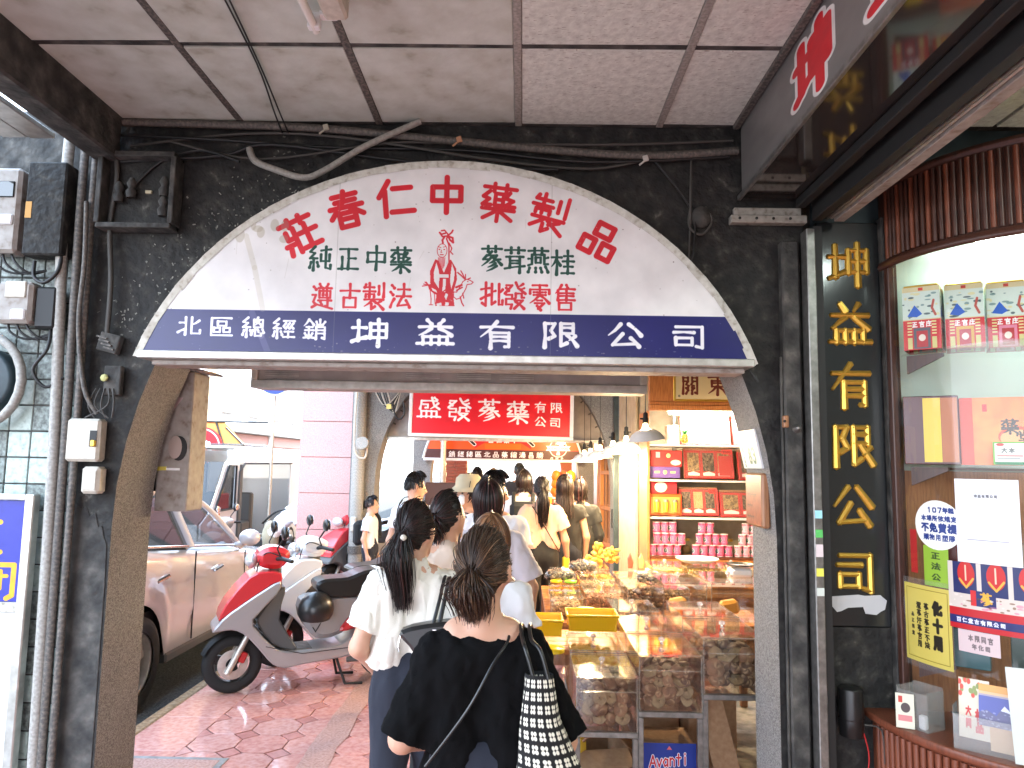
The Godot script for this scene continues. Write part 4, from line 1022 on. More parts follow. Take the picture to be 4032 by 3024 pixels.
	for k in 4:
		b = MB.new(); b.box(Vector3(-0.03 + k * 0.012, 0.145 - k * 0.018, 0.043), Vector3(0.05, 0.008, 0.012), Basis(Vector3.BACK, -0.25)); obj("terminal", b, M.conduit_dirty, t)
	for k in 5: wire("torn_wire", [Vector3(0.02 * k - 0.04, -0.1, 0.04), Vector3(0.03 * k - 0.06, -0.18, 0.06), Vector3(rng.randf_range(-0.1, 0.1), -0.24, 0.05)], 0.0035, M.cable_grey, t)
	b = MB.new(); b.col = Color(0.5, 0.5, 0.2); b.ball(Vector3(0.0, -0.05, 0.05), Vector3(0.02, 0.018, 0.012), 8); obj("yellow_cap", b, M.vc, t)
	# meters on the tiled pier
	t = thing("meter_cabinet", "dark tall meter cabinet with an orange label on the tiled pier", "meter box", Vector3(-2.33, 2.96, -3.5))
	b = MB.new(); b.box(Vector3(0.02, 0, 0.05), Vector3(0.19, 0.46, 0.1), Basis.IDENTITY, 0.008); obj("body", b, M.soot, t)
	b = MB.new(); b.col = Color(0.55, 0.28, 0.06); b.boxr(Vector3(-0.07, -0.05, 0.1005), Vector3(-0.04, 0.03, 0.102)); obj("label_plate", b, M.vc, t)
	wire("cable_loop", [Vector3(0.1, -0.2, 0.06), Vector3(0.1, -0.3, 0.08), Vector3(0.04, -0.36, 0.08), Vector3(-0.02, -0.33, 0.07), Vector3(-0.03, -0.25, 0.06)], 0.009, M.cable_black, t)
	for i in 2:
		t = thing("electric_meter", ["grey electric meter with a white number plate beside the dark cabinet", "small grey electric meter with a white lid low on the tiled pier"][i], "meter", [Vector3(-2.52, 2.95, -3.5), Vector3(-2.42, 2.5, -3.5)][i])
		b = MB.new(); b.box(Vector3(0, 0, 0.05), Vector3(0.17, [0.42, 0.2][i], 0.1), Basis.IDENTITY, 0.015); obj("case", b, M.box_paint, t)
		b = MB.new(); b.box(Vector3(0.01, [0.1, 0.06][i], 0.101), Vector3(0.1, 0.08, 0.012), Basis.IDENTITY, 0.004); obj("number_plate", b, M.cream_plastic if i else M.dark_glass, t)
		b = MB.new(); b.box(Vector3(0.03, [-0.05, -0.06][i], 0.101), Vector3(0.07, 0.05, 0.02), Basis.IDENTITY, 0.006); obj("terminal_cover", b, M.white_paint, t)
		for k in 3: wire("lead", [Vector3(-0.04 + k * 0.04, [-0.2, -0.09][i], 0.06), Vector3(-0.02 + k * 0.05, [-0.26, -0.14][i], 0.07), Vector3(0.06 + k * 0.04, [-0.3, -0.17][i], 0.05), Vector3(0.2, [-0.28, -0.12][i], 0.03)], 0.006, M.cable_black, t)
	t = thing("black_fuse_case", "small black fuse case beside the lower electric meter", "fuse case", Vector3(-2.28, 2.48, -3.5))
	b = MB.new(); b.box(Vector3(0, 0, 0.04), Vector3(0.1, 0.2, 0.08), Basis.IDENTITY, 0.01); obj("case", b, M.black_matte, t)
	wire("lead", [Vector3(0.02, -0.1, 0.05), Vector3(0.03, -0.2, 0.08), Vector3(-0.03, -0.3, 0.08), Vector3(0.03, -0.38, 0.07), Vector3(0.1, -0.33, 0.05)], 0.008, M.cable_black, t)
	t = thing("round_meter", "round teal-faced water meter with a curved grey pipe on the tiled pier", "meter", Vector3(-2.58, 2.13, -3.5))
	b = MB.new(); b.lathe([Vector2(0.16, 0), Vector2(0.16, 0.05), Vector2(0.14, 0.06), Vector2(0.0, 0.065)], Transform3D(Basis(Vector3.RIGHT, PI / 2), Vector3.ZERO), 24); obj("dial", b, M.teal_wall, t)
	var path := []
	for k in 12: path.append(Vector3(0.2 * cos(1.4 - k * 0.28), 0.22 * sin(1.4 - k * 0.28), 0.05))
	b = MB.new(); b.tube(path, 0.022, 8); obj("curved_pipe", b, M.conduit, t)
	# blue shop sign at the pier's foot
	var P := Print.new(160, 320, Color(0.16, 0.19, 0.6))
	P.line(PackedVector2Array([Vector2(60, 300), Vector2(60, 205), Vector2(136, 205), Vector2(136, 300), Vector2(120, 310)]), 8, Color(0.85, 0.62, 0.12))
	P.line(PackedVector2Array([Vector2(80, 240), Vector2(116, 240)]), 6, Color(0.85, 0.62, 0.12)); P.line(PackedVector2Array([Vector2(98, 225), Vector2(98, 280)]), 6, Color(0.85, 0.62, 0.12))
	P.line(PackedVector2Array([Vector2(20, 150), Vector2(90, 165)]), 8, Color(0.85, 0.62, 0.12)); P.line(PackedVector2Array([Vector2(30, 60), Vector2(84, 70)]), 8, Color(0.85, 0.62, 0.12))
	P.mottle(warp, 0.1, 1.0)
	t = thing("blue_sign", "upright blue shop sign with yellow lettering in a worn pale frame", "sign", Vector3(-2.41, 0, -3.47))
	b = MB.new(); b.quad(Vector3(-0.14, 1.11, 0.02), Vector3(0.11, 1.11, 0.02), Vector3(0.11, 1.57, 0.02), Vector3(-0.14, 1.57, 0.02)); obj("blue_panel", b, printed("blue_sign_print", P, 0.4), t)
	b = MB.new(); b.boxr(Vector3(-0.14, 0.05, 0.0), Vector3(0.11, 1.06, 0.018)); obj("pale_panel", b, M.white_wall, t)
	b = MB.new(); b.boxr(Vector3(-0.14, 1.062, 0.0), Vector3(0.11, 1.108, 0.022)); obj("middle_rail", b, M.alu_dirty, t)
	b = MB.new(); b.boxr(Vector3(0.11, 0, -0.005), Vector3(0.155, 1.6, 0.045), 0.005); obj("post", b, M.alu, t)
	b = MB.new(); b.boxr(Vector3(-0.14, 1.572, -0.005), Vector3(0.11, 1.6, 0.04), 0.004); obj("top_rail", b, M.alu, t)
	# rusty cabinet behind the left jamb
	t = thing("electric_cabinet", "weathered grey steel electric cabinet with a round port hanging at the arch jamb", "cabinet", Vector3(-1.845, 1.5, -3.98))
	b = MB.new(); b.boxr(Vector3(-0.085, 0, -0.12), Vector3(0.085, 0.74, 0.08), 0.006); obj("body", b, M.box_paint, t)
	b = MB.new(); b.box(Vector3(0.03, 0.755, -0.01), Vector3(0.24, 0.012, 0.26), Basis(Vector3.BACK, -0.12)); obj("rain_hood", b, M.box_paint, t)
	b = MB.new(); b.lathe([Vector2(0.052, 0), Vector2(0.052, 0.008), Vector2(0.0, 0.009)], Transform3D(Basis(Vector3.RIGHT, PI / 2) * Basis.from_scale(Vector3(0.8, 1, 1.25)), Vector3(0.03, 0.33, 0.08)), 20); obj("port", b, M.black_matte, t)
	b = MB.new(); b.col = Color(0.42, 0.34, 0.3); b.lathe([Vector2(0.05, 0), Vector2(0.05, 0.006), Vector2(0.0, 0.007)], Transform3D(Basis(Vector3.RIGHT, PI / 2) * Basis.from_scale(Vector3(0.7, 1, 1.2)), Vector3(0.012, 0.335, 0.086)), 20); obj("port_cover", b, M.vc, t)
	b = MB.new(); b.col = Color(0.55, 0.42, 0.42); b.prism(poly([0.0, 0.52, 0.02, 0.55, 0.055, 0.6, 0.03, 0.6, 0.005, 0.57]), Transform3D(Basis.IDENTITY, Vector3(-0.02, 0, 0.081)), 0.002); obj("paper_scrap", b, M.vc, t)
	b = MB.new(); b.box(Vector3(-0.02, 0.22, 0.083), Vector3(0.12, 0.012, 0.004)); b.col = Color(0.7, 0.6, 0.1); b.box(Vector3(-0.07, 0.222, 0.086), Vector3(0.08, 0.02, 0.006), Basis(Vector3.BACK, 0.05)); obj("yellow_strap", b, M.vc, t)
	b = MB.new(); b.boxr(Vector3(-0.2, 0.1, -0.1), Vector3(-0.086, 0.66, -0.02)); obj("mounting_plate", b, M.soot_left, t)
	# ceiling fluorescent fitting, unlit
	t = thing("tube_fitting", "old unlit fluorescent tube fitting screwed to the ceiling", "light fitting", Vector3(-0.7, 3.4, -2.0))
	b = MB.new(); b.boxr(Vector3(-0.03, -0.06, -0.48), Vector3(0.055, 0.025, 0.55), 0.01); obj("ballast_case", b, M.cream_plastic, t)
	b = MB.new(); b.tube([Vector3(-0.085, -0.045, -0.56), Vector3(-0.085, -0.045, 0.6)], 0.016, 10); obj("tube", b, M.tube_off, t)
	b = MB.new(); b.boxr(Vector3(-0.105, -0.06, -0.54), Vector3(-0.06, 0.0, -0.51), 0.003); b.boxr(Vector3(-0.06, -0.02, -0.54), Vector3(0.0, 0.0, -0.5), 0.003); obj("lamp_holder", b, M.white_paint, t)
	tag(wire("ceiling_cable", [Vector3(-1.08, 3.418, -2.3), Vector3(-1.13, 3.415, -2.9), Vector3(-1.19, 3.4, -3.3), Vector3(-1.2, 3.37, -3.45)], 0.004, M.cable_black), "pair of thin black wires stapled across the ceiling panels, first of two", "cable", "cables on the ceiling")
	tag(wire("ceiling_cable", [Vector3(-1.06, 3.418, -2.3), Vector3(-1.12, 3.415, -2.9), Vector3(-1.165, 3.4, -3.3), Vector3(-1.17, 3.37, -3.45)], 0.004, M.cable_black), "pair of thin black wires stapled across the ceiling panels, second of two", "cable", "cables on the ceiling")
	# house number and letter box on the right reveal
	P = Print.new(256, 192, Color(0.88, 0.92, 0.9))
	P.rect(Rect2(0, 0, 256, 62), Color(0.1, 0.5, 0.34))
	P.disc(Vector2(38, 70), Vector2(30, 56), Color(0.8, 0.9, 0.85)); P.disc(Vector2(38, 70), Vector2(22, 40), Color(0.78, 0.42, 0.45))
	words(P, "迪化街一段", Vector2(96, 31), Vector2(35, 0), Vector2(34, 40), 2.6, white_c())
	words(P, "83", Vector2(130, 124), Vector2(56, 0), Vector2(52, 84), 7.0, Color(0.08, 0.45, 0.32))
	words(P, "大同區", Vector2(38, 138), Vector2(0, 20), Vector2(17, 17), 1.4, Color(0.2, 0.45, 0.38))
	P.line(PackedVector2Array([Vector2(4, 4), Vector2(252, 4), Vector2(252, 188), Vector2(4, 188), Vector2(4, 4)]), 2, Color(0.85, 0.95, 0.9))
	t = thing("house_number_plate", "white and green enamel house number plate reading 83", "plaque", Vector3(1.14, 1.873, -3.72))
	t.rotation.z = 0.2
	b = MB.new(); b.quad(Vector3(-0.012, -0.095, -0.14), Vector3(-0.012, -0.095, 0.14), Vector3(-0.012, 0.095, 0.14), Vector3(-0.012, 0.095, -0.14)); obj("plate_print", b, printed("number_print", P, 0.3), t)
	b = MB.new(); b.boxr(Vector3(-0.011, -0.097, -0.142), Vector3(0.0, 0.097, 0.142), 0.002); obj("plate_back", b, M.white_paint, t)
	P = Print.new(160, 160, Color(0.62, 0.3, 0.15))
	for k in 4:
		var y := 28 + k * 36
		for i in ([9, 7, 4, 5][k]): P.line(PackedVector2Array([Vector2(18 + i * 14, y - 5 + (i % 2) * 3), Vector2(24 + i * 14, y + 5)]), 1.6, Color(0.3, 0.14, 0.07))
		for i in ([9, 7, 4, 5][k]): P.line(PackedVector2Array([Vector2(16 + i * 14, y), Vector2(27 + i * 14, y - 2)]), 1.2, Color(0.3, 0.14, 0.07))
	P.mottle(warp, 0.12, 2.0)
	t = thing("letter_box", "varnished orange-brown wooden letter box with carved lettering under the number plate", "letter box", Vector3(1.18, 1.625, -3.69))
	b = MB.new(); b.boxr(Vector3(-0.04, -0.13, -0.13), Vector3(0.0, 0.13, 0.13), 0.01); obj("case", b, M.wood_brown, t)
	b = MB.new(); b.quad(Vector3(-0.0415, -0.12, -0.12), Vector3(-0.0415, -0.12, 0.12), Vector3(-0.0415, 0.12, 0.12), Vector3(-0.0415, 0.12, -0.12)); obj("carved_front", b, printed("carving_print", P, 0.35), t)
	t = thing("door_bell", "small brass door bell box on the dark pilaster", "door bell", Vector3(1.21, 1.995, -3.44))
	b = MB.new(); b.box(Vector3(0, 0, 0.015), Vector3(0.024, 0.055, 0.03), Basis.IDENTITY, 0.004); obj("case", b, M.wood_brown, t)
	b = MB.new(); b.lathe([Vector2(0.006, 0), Vector2(0.006, 0.008), Vector2(0, 0.008)], Transform3D(Basis(Vector3.RIGHT, PI / 2), Vector3(-0.01, 0, 0.03)), 8); obj("button", b, M.black_matte, t)
	t = thing("hose_tap", "round corroded metal tap fitting on the dark pilaster", "tap", Vector3(1.265, 1.965, -3.44))
	b = MB.new(); b.lathe([Vector2(0.02, 0), Vector2(0.02, 0.012), Vector2(0.012, 0.014), Vector2(0.012, 0.03), Vector2(0.0, 0.031)], Transform3D(Basis(Vector3.RIGHT, PI / 2), Vector3.ZERO), 14); obj("fitting", b, M.steel, t)

func white_c() -> Color: return Color(0.93, 0.94, 0.93)

# ---------------------------------------------------------------- shop on the right
const CX := 2.45
const CZ := -3.5

func arc(phi: float, r: float, y: float) -> Vector3:
	var a := deg_to_rad(phi)
	return Vector3(CX - r * cos(a), y, CZ + r * sin(a))

func arc_patch(p0: float, p1: float, y0: float, y1: float, r: float, n := 8, lean := 0.0) -> MB:
	var b := MB.new()
	var rings := []
	for k in 2:
		var ring := PackedVector3Array()
		for i in n + 1: ring.append(arc(lerpf(p0, p1, float(i) / n) + lean * k, r, y0 if k == 0 else y1))
		rings.append(ring)
	b.loft(rings, false)
	for i in b.uv.size(): b.uv[i].y = 1.0 - b.uv[i].y
	return b

func build_right_shop() -> void:
	rng.seed = 51
	# overhead sign box with red lettering along the shopfront
	var P := Print.new(1200, 240, Color(0.5, 0.49, 0.48))
	for q in ["坤", "益", "有", "限", "公", "司"].size():
		var ch: String = ["坤", "益", "有", "限", "公", "司"][q]
		var ce := Vector2(258 + q * 183, 112)
		letter(P, ch, ce, Vector2(100, 170), 20, Color(0.95, 0.94, 0.93))
		letter(P, ch, ce, Vector2(100, 170), 12, Color(0.88, 0.1, 0.17))
	P.mottle(warp, 0.07, 0.8)
	var t := thing("fascia_sign", "grey metal sign box with white-edged red characters hanging along the shopfront", "sign", Vector3(1.035, 3.07, 0))
	var b := MB.new(); b.quad(Vector3(0, 0, -3.45), Vector3(0, 0, 0.62), Vector3(0, 0.365, 0.62), Vector3(0, 0.365, -3.45), Rect2(0, 0, 1, 1)); obj("lettered_side", b, printed("fascia_print", P, 0.35, {"metallic": 0.25}), t)
	b = MB.new(); b.boxr(Vector3(0.002, 0.004, -3.45), Vector3(0.3, 0.36, 2.5)); obj("box", b, M.steel, t)
	b = MB.new(); b.boxr(Vector3(0.0, -0.004, -3.45), Vector3(0.31, 0.0, 2.5)); obj("mirror_soffit", b, M.smoked_mirror, t)
	b = MB.new(); b.boxr(Vector3(-0.02, -0.012, -3.46), Vector3(-0.002, 0.012, 2.5), 0.003); obj("lower_trim", b, M.steel, t)
	b = MB.new(); b.boxr(Vector3(-0.035, 0.345, -3.46), Vector3(-0.004, 0.37, 2.5), 0.003); obj("upper_trim", b, M.conduit_dirty, t)
	b = MB.new(); b.boxr(Vector3(0.255, -0.05, -3.45), Vector3(0.30, -0.006, 2.5), 0.004); obj("inner_trim", b, M.black_matte, t)
	t = thing("angle_bracket", "drilled steel angle bracket fixed to the wall under the grey sign box", "bracket", Vector3(0.98, 2.945, -3.49))
	b = MB.new(); b.boxr(Vector3(0, 0, 0), Vector3(0.36, 0.038, 0.05), 0.003); obj("lower_flange", b, M.alu_dirty, t)
	b = MB.new(); b.boxr(Vector3(0.02, 0.042, 0.0), Vector3(0.34, 0.08, 0.03), 0.003); obj("upper_flange", b, M.alu_dirty, t)
	for k in 4:
		b = MB.new(); b.lathe([Vector2(0.007, 0), Vector2(0.007, 0.003), Vector2(0, 0.003)], Transform3D(Basis(Vector3.RIGHT, PI / 2), Vector3(0.04 + k * 0.08, 0.02, 0.05)), 8); obj("bolt", b, M.black_matte, t)
	t = thing("shutter_rail", "grooved aluminium shutter rail running overhead along the shop opening", "rail", Vector3(1.37, 2.96, 0))
	for q in [[0.0, 0.045, 0.0, 0.09, "black_matte"], [0.048, 0.066, 0.02, 0.08, "alu"], [0.07, 0.083, 0.012, 0.07, "steel"], [0.087, 0.1, 0.012, 0.07, "alu"], [0.104, 0.155, 0.0, 0.075, "box_paint"]]:
		b = MB.new(); b.boxr(Vector3(q[0], q[2], -3.46), Vector3(q[1], q[3], 2.5), 0.003); obj("rail_bar", b, M[q[4]], t)
	b = MB.new(); b.boxr(Vector3(1.385, 3.05, 2.5), Vector3(1.52, 3.46, -3.5)); tag(obj("shutter_housing", b, M.soot_left), "dark housing above the aluminium shutter rail", "shutter box")
	# black board with gold characters
	t = thing("name_board", "tall glossy black board with six raised gold characters", "sign", Vector3(1.565, 0, -3.56))
	b = MB.new(); b.boxr(Vector3(-0.15, 1.06, 0.0), Vector3(0.15, 2.98, 0.03), 0.004); obj("board", b, M.black_gloss, t)
	var chs := ["坤", "益", "有", "限", "公", "司"]
	var ys := [2.775, 2.476, 2.183, 1.893, 1.61, 1.307]
	for i in 6:
		obj("gold_character", raised_letter(chs[i], 0.215, 0.0145, 0.014), M.gold, t, Vector3(0.004 - 0.004 * i, ys[i], 0.0302))
	b = MB.new(); b.col = Color(0.55, 0.56, 0.58)
	b.prism(poly([-0.13, 0.0, -0.12, 0.035, 0.0, 0.045, 0.03, 0.04, 0.1, 0.045, 0.13, 0.02, 0.12, -0.02, 0.1, -0.03, 0.08, -0.045, 0.03, -0.04, 0.02, -0.01, -0.05, -0.015, -0.08, -0.03, -0.1, -0.035]), Transform3D(Basis.IDENTITY, Vector3(0.0, 1.16, 0.0305)), 0.0012); obj("torn_paper", b, M.vc, t)
	b = MB.new(); b.boxr(Vector3(0.152, 0.3, 0.0), Vector3(0.168, 3.0, 0.06), 0.003); obj("side_strip", b, M.soot_left, t)
	b = MB.new(); b.boxr(Vector3(-0.15, 0.0, 0.0), Vector3(0.15, 1.055, 0.02)); obj("lower_panel", b, M.soot, t)
	t = thing("black_speaker", "small black cylindrical speaker on the dark panel with a dangling red wire", "speaker", Vector3(1.49, 0.6, -3.47))
	b = MB.new(); b.lathe([Vector2(0.0, 0), Vector2(0.05, 0.0), Vector2(0.052, 0.07), Vector2(0.05, 0.075), Vector2(0.054, 0.08), Vector2(0.052, 0.2), Vector2(0.046, 0.208), Vector2(0.0, 0.21)], Transform3D.IDENTITY, 18); obj("body", b, M.vinyl, t)
	wire("red_wire", [Vector3(0.04, 0.02, 0.03), Vector3(0.06, -0.08, 0.03), Vector3(0.04, -0.2, 0.02), Vector3(-0.02, -0.22, 0.02)], 0.003, M.red_matte, t)
	wire("dark_wire", [Vector3(0.04, 0.06, 0.04), Vector3(0.11, 0.04, 0.05), Vector3(0.12, -0.1, 0.05)], 0.004, M.cable_grey, t)
	# ---- curved display cabinet
	t = thing("display_cabinet", "curved glass-fronted display cabinet with fluted dark wood top and base", "cabinet", Vector3.ZERO)
	b = MB.new()
	var rings := []
	for q in [[0.715, 2.74], [0.735, 2.735], [0.745, 2.75], [0.735, 2.775], [0.712, 2.78], [0.712, 3.12], [0.74, 3.125], [0.74, 3.15], [0.5, 3.15]]:
		var ring := PackedVector3Array()
		for i in 25: ring.append(arc(-4.0 + i * 4.0, q[0], q[1]))
		rings.append(ring)
	b.loft(rings, false); obj("top_fascia", b, M.wood_dark, t)
	b = MB.new(); rings = []
	for q in [[0.835, 0.0], [0.835, 0.655], [0.86, 0.66], [0.875, 0.672], [0.875, 0.695], [0.865, 0.7], [0.5, 0.7]]:
		var ring := PackedVector3Array()
		for i in 25: ring.append(arc(-4.0 + i * 4.0, q[0], q[1]))
		rings.append(ring)
	b.loft(rings, false); obj("base_counter", b, M.wood_red, t)
	for i in 28:
		b = MB.new(); var ph := 2.0 + i * 2.35
		var p := arc(ph, 0.716, 0)
		b.tube([p + Vector3(0, 2.785, 0), p + Vector3(0, 3.115, 0)], 0.0115, 8, false); obj("top_flute", b, M.wood_dark if i % 3 else M.wood_red, t)
		b = MB.new(); p = arc(ph, 0.84, 0)
		b.tube([p + Vector3(0, 0.1, 0), p + Vector3(0, 0.652, 0)], 0.0135, 8, false); obj("base_flute", b, M.wood_red, t)
	b = MB.new(); b.boxr(Vector3(1.722, 0.7, -3.5), Vector3(1.752, 2.74, -3.46), 0.004); b.boxr(Vector3(1.735, 0.7, -3.56), Vector3(1.785, 3.12, -3.5), 0.003); obj("side_post", b, M.wood_dark, t)
	obj("curved_glass", arc_patch(0, 92, 0.702, 2.738, 0.72, 24), M.pane, t)
	b = MB.new(); b.boxr(Vector3(1.79, 0.7, -3.55), Vector3(3.2, 2.95, -3.53)); obj("back_panel", b, M.cabinet_back, t)
	b = MB.new(); b.boxr(Vector3(1.79, 0.7, -3.529), Vector3(3.2, 1.78, -3.51)); obj("lower_lining", b, M.wood_brown, t)
	for y in [2.315, 1.8, 1.25, 0.95]:
		b = MB.new(); var bot := PackedVector3Array(); var topr := PackedVector3Array()
		for i in 20: bot.append(arc(i * 4.6, 0.66, y)); topr.append(arc(i * 4.6, 0.66, y + 0.008))
		for i in 19:
			b.quad(bot[i], bot[i + 1], topr[i + 1], topr[i])
			b.tri(topr[i], topr[i + 1], Vector3(CX, y + 0.008, CZ + 0.02)); b.tri(bot[i + 1], bot[i], Vector3(CX, y, CZ + 0.02))
		obj("glass_shelf", b, M.pane, t)
		b = MB.new(); b.prism(poly([0, 0, 0.16, 0.07, 0.16, 0.085, 0, 0.085]), Transform3D(Basis(Vector3.UP, -0.9), Vector3(1.8, y - 0.088, -3.46)), 0.012); obj("shelf_bracket", b, M.wood_dark, t)
	b = MB.new(); b.tube([Vector3(1.95, 2.86, -3.4), Vector3(3.1, 2.86, -3.4)], 0.013, 8); obj("lamp_tube", b, M.tube_lit, t)
	b = MB.new(); b.boxr(Vector3(1.9, 2.885, -3.5), Vector3(3.15, 2.91, -3.3)); obj("lamp_tray", b, M.white_paint, t)
	strip_light(Vector3(2.5, 2.83, -3.36), 1.1, 0.05, Vector3(0, -1, 0.25), 0.22, Color(0.86, 1.0, 0.93))
	b = MB.new(); b.boxr(Vector3(2.0, 1.785, -3.52), Vector3(3.0, 1.797, -3.5)); obj("shelf_lip", b, M.wood_dark, t)
	# tins on the top shelf
	for k in 3:
		P = Print.new(160, 256, Color(0.82, 0.78, 0.6))
		P.rect(Rect2(0, 20, 160, 112), Color(0.8, 0.86, 0.82))
		for i in 26: P.disc(Vector2(rng.randf() * 160, rng.randf_range(26, 128)), Vector2(rng.randf_range(4, 16), rng.randf_range(2, 6)), [Color(0.35, 0.5, 0.5, 0.7), Color(0.85, 0.82, 0.6, 0.8), Color(0.2, 0.28, 0.3, 0.8)][i % 3])
		P.fill(PackedVector2Array([Vector2(20, 118), Vector2(52, 74), Vector2(84, 112), Vector2(60, 124)]), Color(0.1, 0.35, 0.75)); P.line(PackedVector2Array([Vector2(134, 60), Vector2(126, 90), Vector2(140, 118)]), 5, Color(0.7, 0.3, 0.25))
		P.rect(Rect2(0, 136, 160, 120), Color(0.78, 0.08, 0.12))
		P.rect(Rect2(44, 168, 72, 84), [Color(0.3, 0.32, 0.36), Color(0.8, 0.62, 0.1), Color(0.85, 0.5, 0.6)][k]); P.rect(Rect2(56, 180, 48, 66), Color(0.7, 0.1, 0.13)); P.disc(Vector2(80, 208), Vector2(15, 14), Color(0.9, 0.86, 0.8))
		for y in 5: P.rect(Rect2(18, 142 + y * 12, 20, 6), Color(0.85, 0.82, 0.55)); P.rect(Rect2(122, 142 + y * 12, 20, 6), Color(0.85, 0.82, 0.55))
		P.rect(Rect2(18, 206, 20, 46), Color(0.8, 0.78, 0.5)); P.rect(Rect2(122, 206, 20, 46), Color(0.8, 0.78, 0.5))
		words(P, "正官庄", Vector2(50, 153), Vector2(30, 0), Vector2(25, 24), 2.2, white_c())
		P.rect(Rect2(70, 4, 20, 12), Color(0.75, 0.2, 0.15))
		var m := printed("tin_print_%d" % k, P, 0.3)
		var tt := thing("ginseng_tin", ["red and cream painted ginseng tin with a grey label window", "red and cream painted ginseng tin with a gold label window", "red and cream painted ginseng tin with a pink label window"][k], "tin", [Vector3(1.845, 2.325, -3.39), Vector3(2.0, 2.325, -3.34), Vector3(2.16, 2.325, -3.3)][k], deg_to_rad([-36, -30, -28][k]), "tins on the top shelf")
		b = MB.new()
		for f in 4:
			var bs := Basis(Vector3.UP, f * PI / 2)
			b.quad(bs * Vector3(-0.075, 0, 0.075), bs * Vector3(0.075, 0, 0.075), bs * Vector3(0.075, 0.29, 0.075), bs * Vector3(-0.075, 0.29, 0.075))
		b.quad(Vector3(-0.075, 0.29, 0.075), Vector3(0.075, 0.29, 0.075), Vector3(0.075, 0.29, -0.075), Vector3(-0.075, 0.29, -0.075), Rect2(0.1, 0.01, 0.1, 0.02)); obj("tin_body", b, m, tt)
		b = MB.new(); b.boxr(Vector3(-0.07, 0.29, -0.07), Vector3(0.07, 0.3, 0.07), 0.004); obj("lid", b, M.gold, tt)
	# boxes on the second shelf
	P = Print.new(256, 256, Color(0.9, 0.5, 0.24))
	for i in 40: P.disc(Vector2(rng.randf() * 256, rng.randf() * 256), Vector2(rng.randf_range(15, 50), rng.randf_range(15, 40)), Color(0.93, 0.56 + rng.randf() * 0.1, 0.3, 0.25))
	P.rect(Rect2(0, 0, 40, 256), Color(0.9, 0.25, 0.12)); P.rect(Rect2(70, 26, 14, 28), Color(0.8, 0.15, 0.15))
	P.disc(Vector2(170, 150), Vector2(56, 40), Color(0.88, 0.3, 0.15)); P.disc(Vector2(170, 156), Vector2(50, 34), Color(0.93, 0.66, 0.42)); letter(P, "藥", Vector2(150, 110), Vector2(60, 56), 3, Color(0.15, 0.12, 0.1), 1); letter(P, "堂", Vector2(190, 150), Vector2(50, 50), 2.6, Color(0.15, 0.12, 0.1), 1)
	P.fill(PackedVector2Array([Vector2(215, 110), Vector2(250, 90), Vector2(240, 130)]), Color(0.2, 0.3, 0.6))
	var tt := thing("gift_box", "large orange gift box with black brush characters on the second shelf", "box", Vector3(2.14, 1.81, -3.34), deg_to_rad(-28))
	b = MB.new(); b.quad(Vector3(-0.16, 0, 0.06), Vector3(0.16, 0, 0.06), Vector3(0.16, 0.3, 0.06), Vector3(-0.16, 0.3, 0.06)); obj("box_front", b, printed("orange_box_print", P, 0.3), tt)
	b = MB.new(); b.col = Color(0.65, 0.1, 0.03); b.boxr(Vector3(-0.16, 0, -0.06), Vector3(0.16, 0.3, 0.0595), 0.001); obj("box_body", b, M.vc_gloss, tt)
	P = Print.new(192, 96, Color(0.93, 0.95, 0.92))
	P.rect(Rect2(0, 0, 192, 6), Color(0.4, 0.7, 0.2)); P.rect(Rect2(0, 84, 192, 12), Color(0.1, 0.5, 0.3)); P.rect(Rect2(0, 0, 6, 96), Color(0.4, 0.7, 0.2)); P.rect(Rect2(186, 0, 6, 96), Color(0.4, 0.7, 0.2))
	words(P, "大本草", Vector2(40, 36), Vector2(26, 0), Vector2(22, 22), 1.8, Color(0.3, 0.3, 0.3)); P.rect(Rect2(14, 56, 90, 5), Color(0.8, 0.3, 0.3)); P.rect(Rect2(14, 66, 80, 5), Color(0.6, 0.6, 0.6)); P.disc(Vector2(26, 12), Vector2(14, 6), Color(0.8, 0.15, 0.15))
	tt = thing("price_card", "small green-bordered price card leaning on the orange gift box", "card", Vector3(2.15, 1.812, -3.235), deg_to_rad(-28))
	b = MB.new(); b.boxr(Vector3(-0.1, 0, -0.004), Vector3(0.1, 0.1, -0.001)); obj("card_back", b, M.white_paint, tt)
	b = MB.new(); b.quad(Vector3(-0.1, 0, 0), Vector3(0.1, 0, 0), Vector3(0.1, 0.1, 0), Vector3(-0.1, 0.1, 0)); obj("card_front", b, printed("price_print", P, 0.5), tt)
	tt = thing("gift_box", "dark maroon gift box with a yellow and orange front beside the post", "box", Vector3(1.885, 1.81, -3.42), deg_to_rad(-30))
	b = MB.new(); b.col = Color(0.09, 0.015, 0.02); b.boxr(Vector3(-0.12, 0, -0.06), Vector3(0.1, 0.31, 0.05), 0.003); obj("box_body", b, M.vc_gloss, tt)
	b = MB.new(); b.col = Color(0.8, 0.55, 0.02); b.boxr(Vector3(-0.04, 0.01, 0.0505), Vector3(0.03, 0.3, 0.053)); b.col = Color(0.45, 0.12, 0.02); b.boxr(Vector3(0.031, 0.01, 0.0505), Vector3(0.095, 0.3, 0.053)); obj("box_front", b, M.vc_gloss, tt)
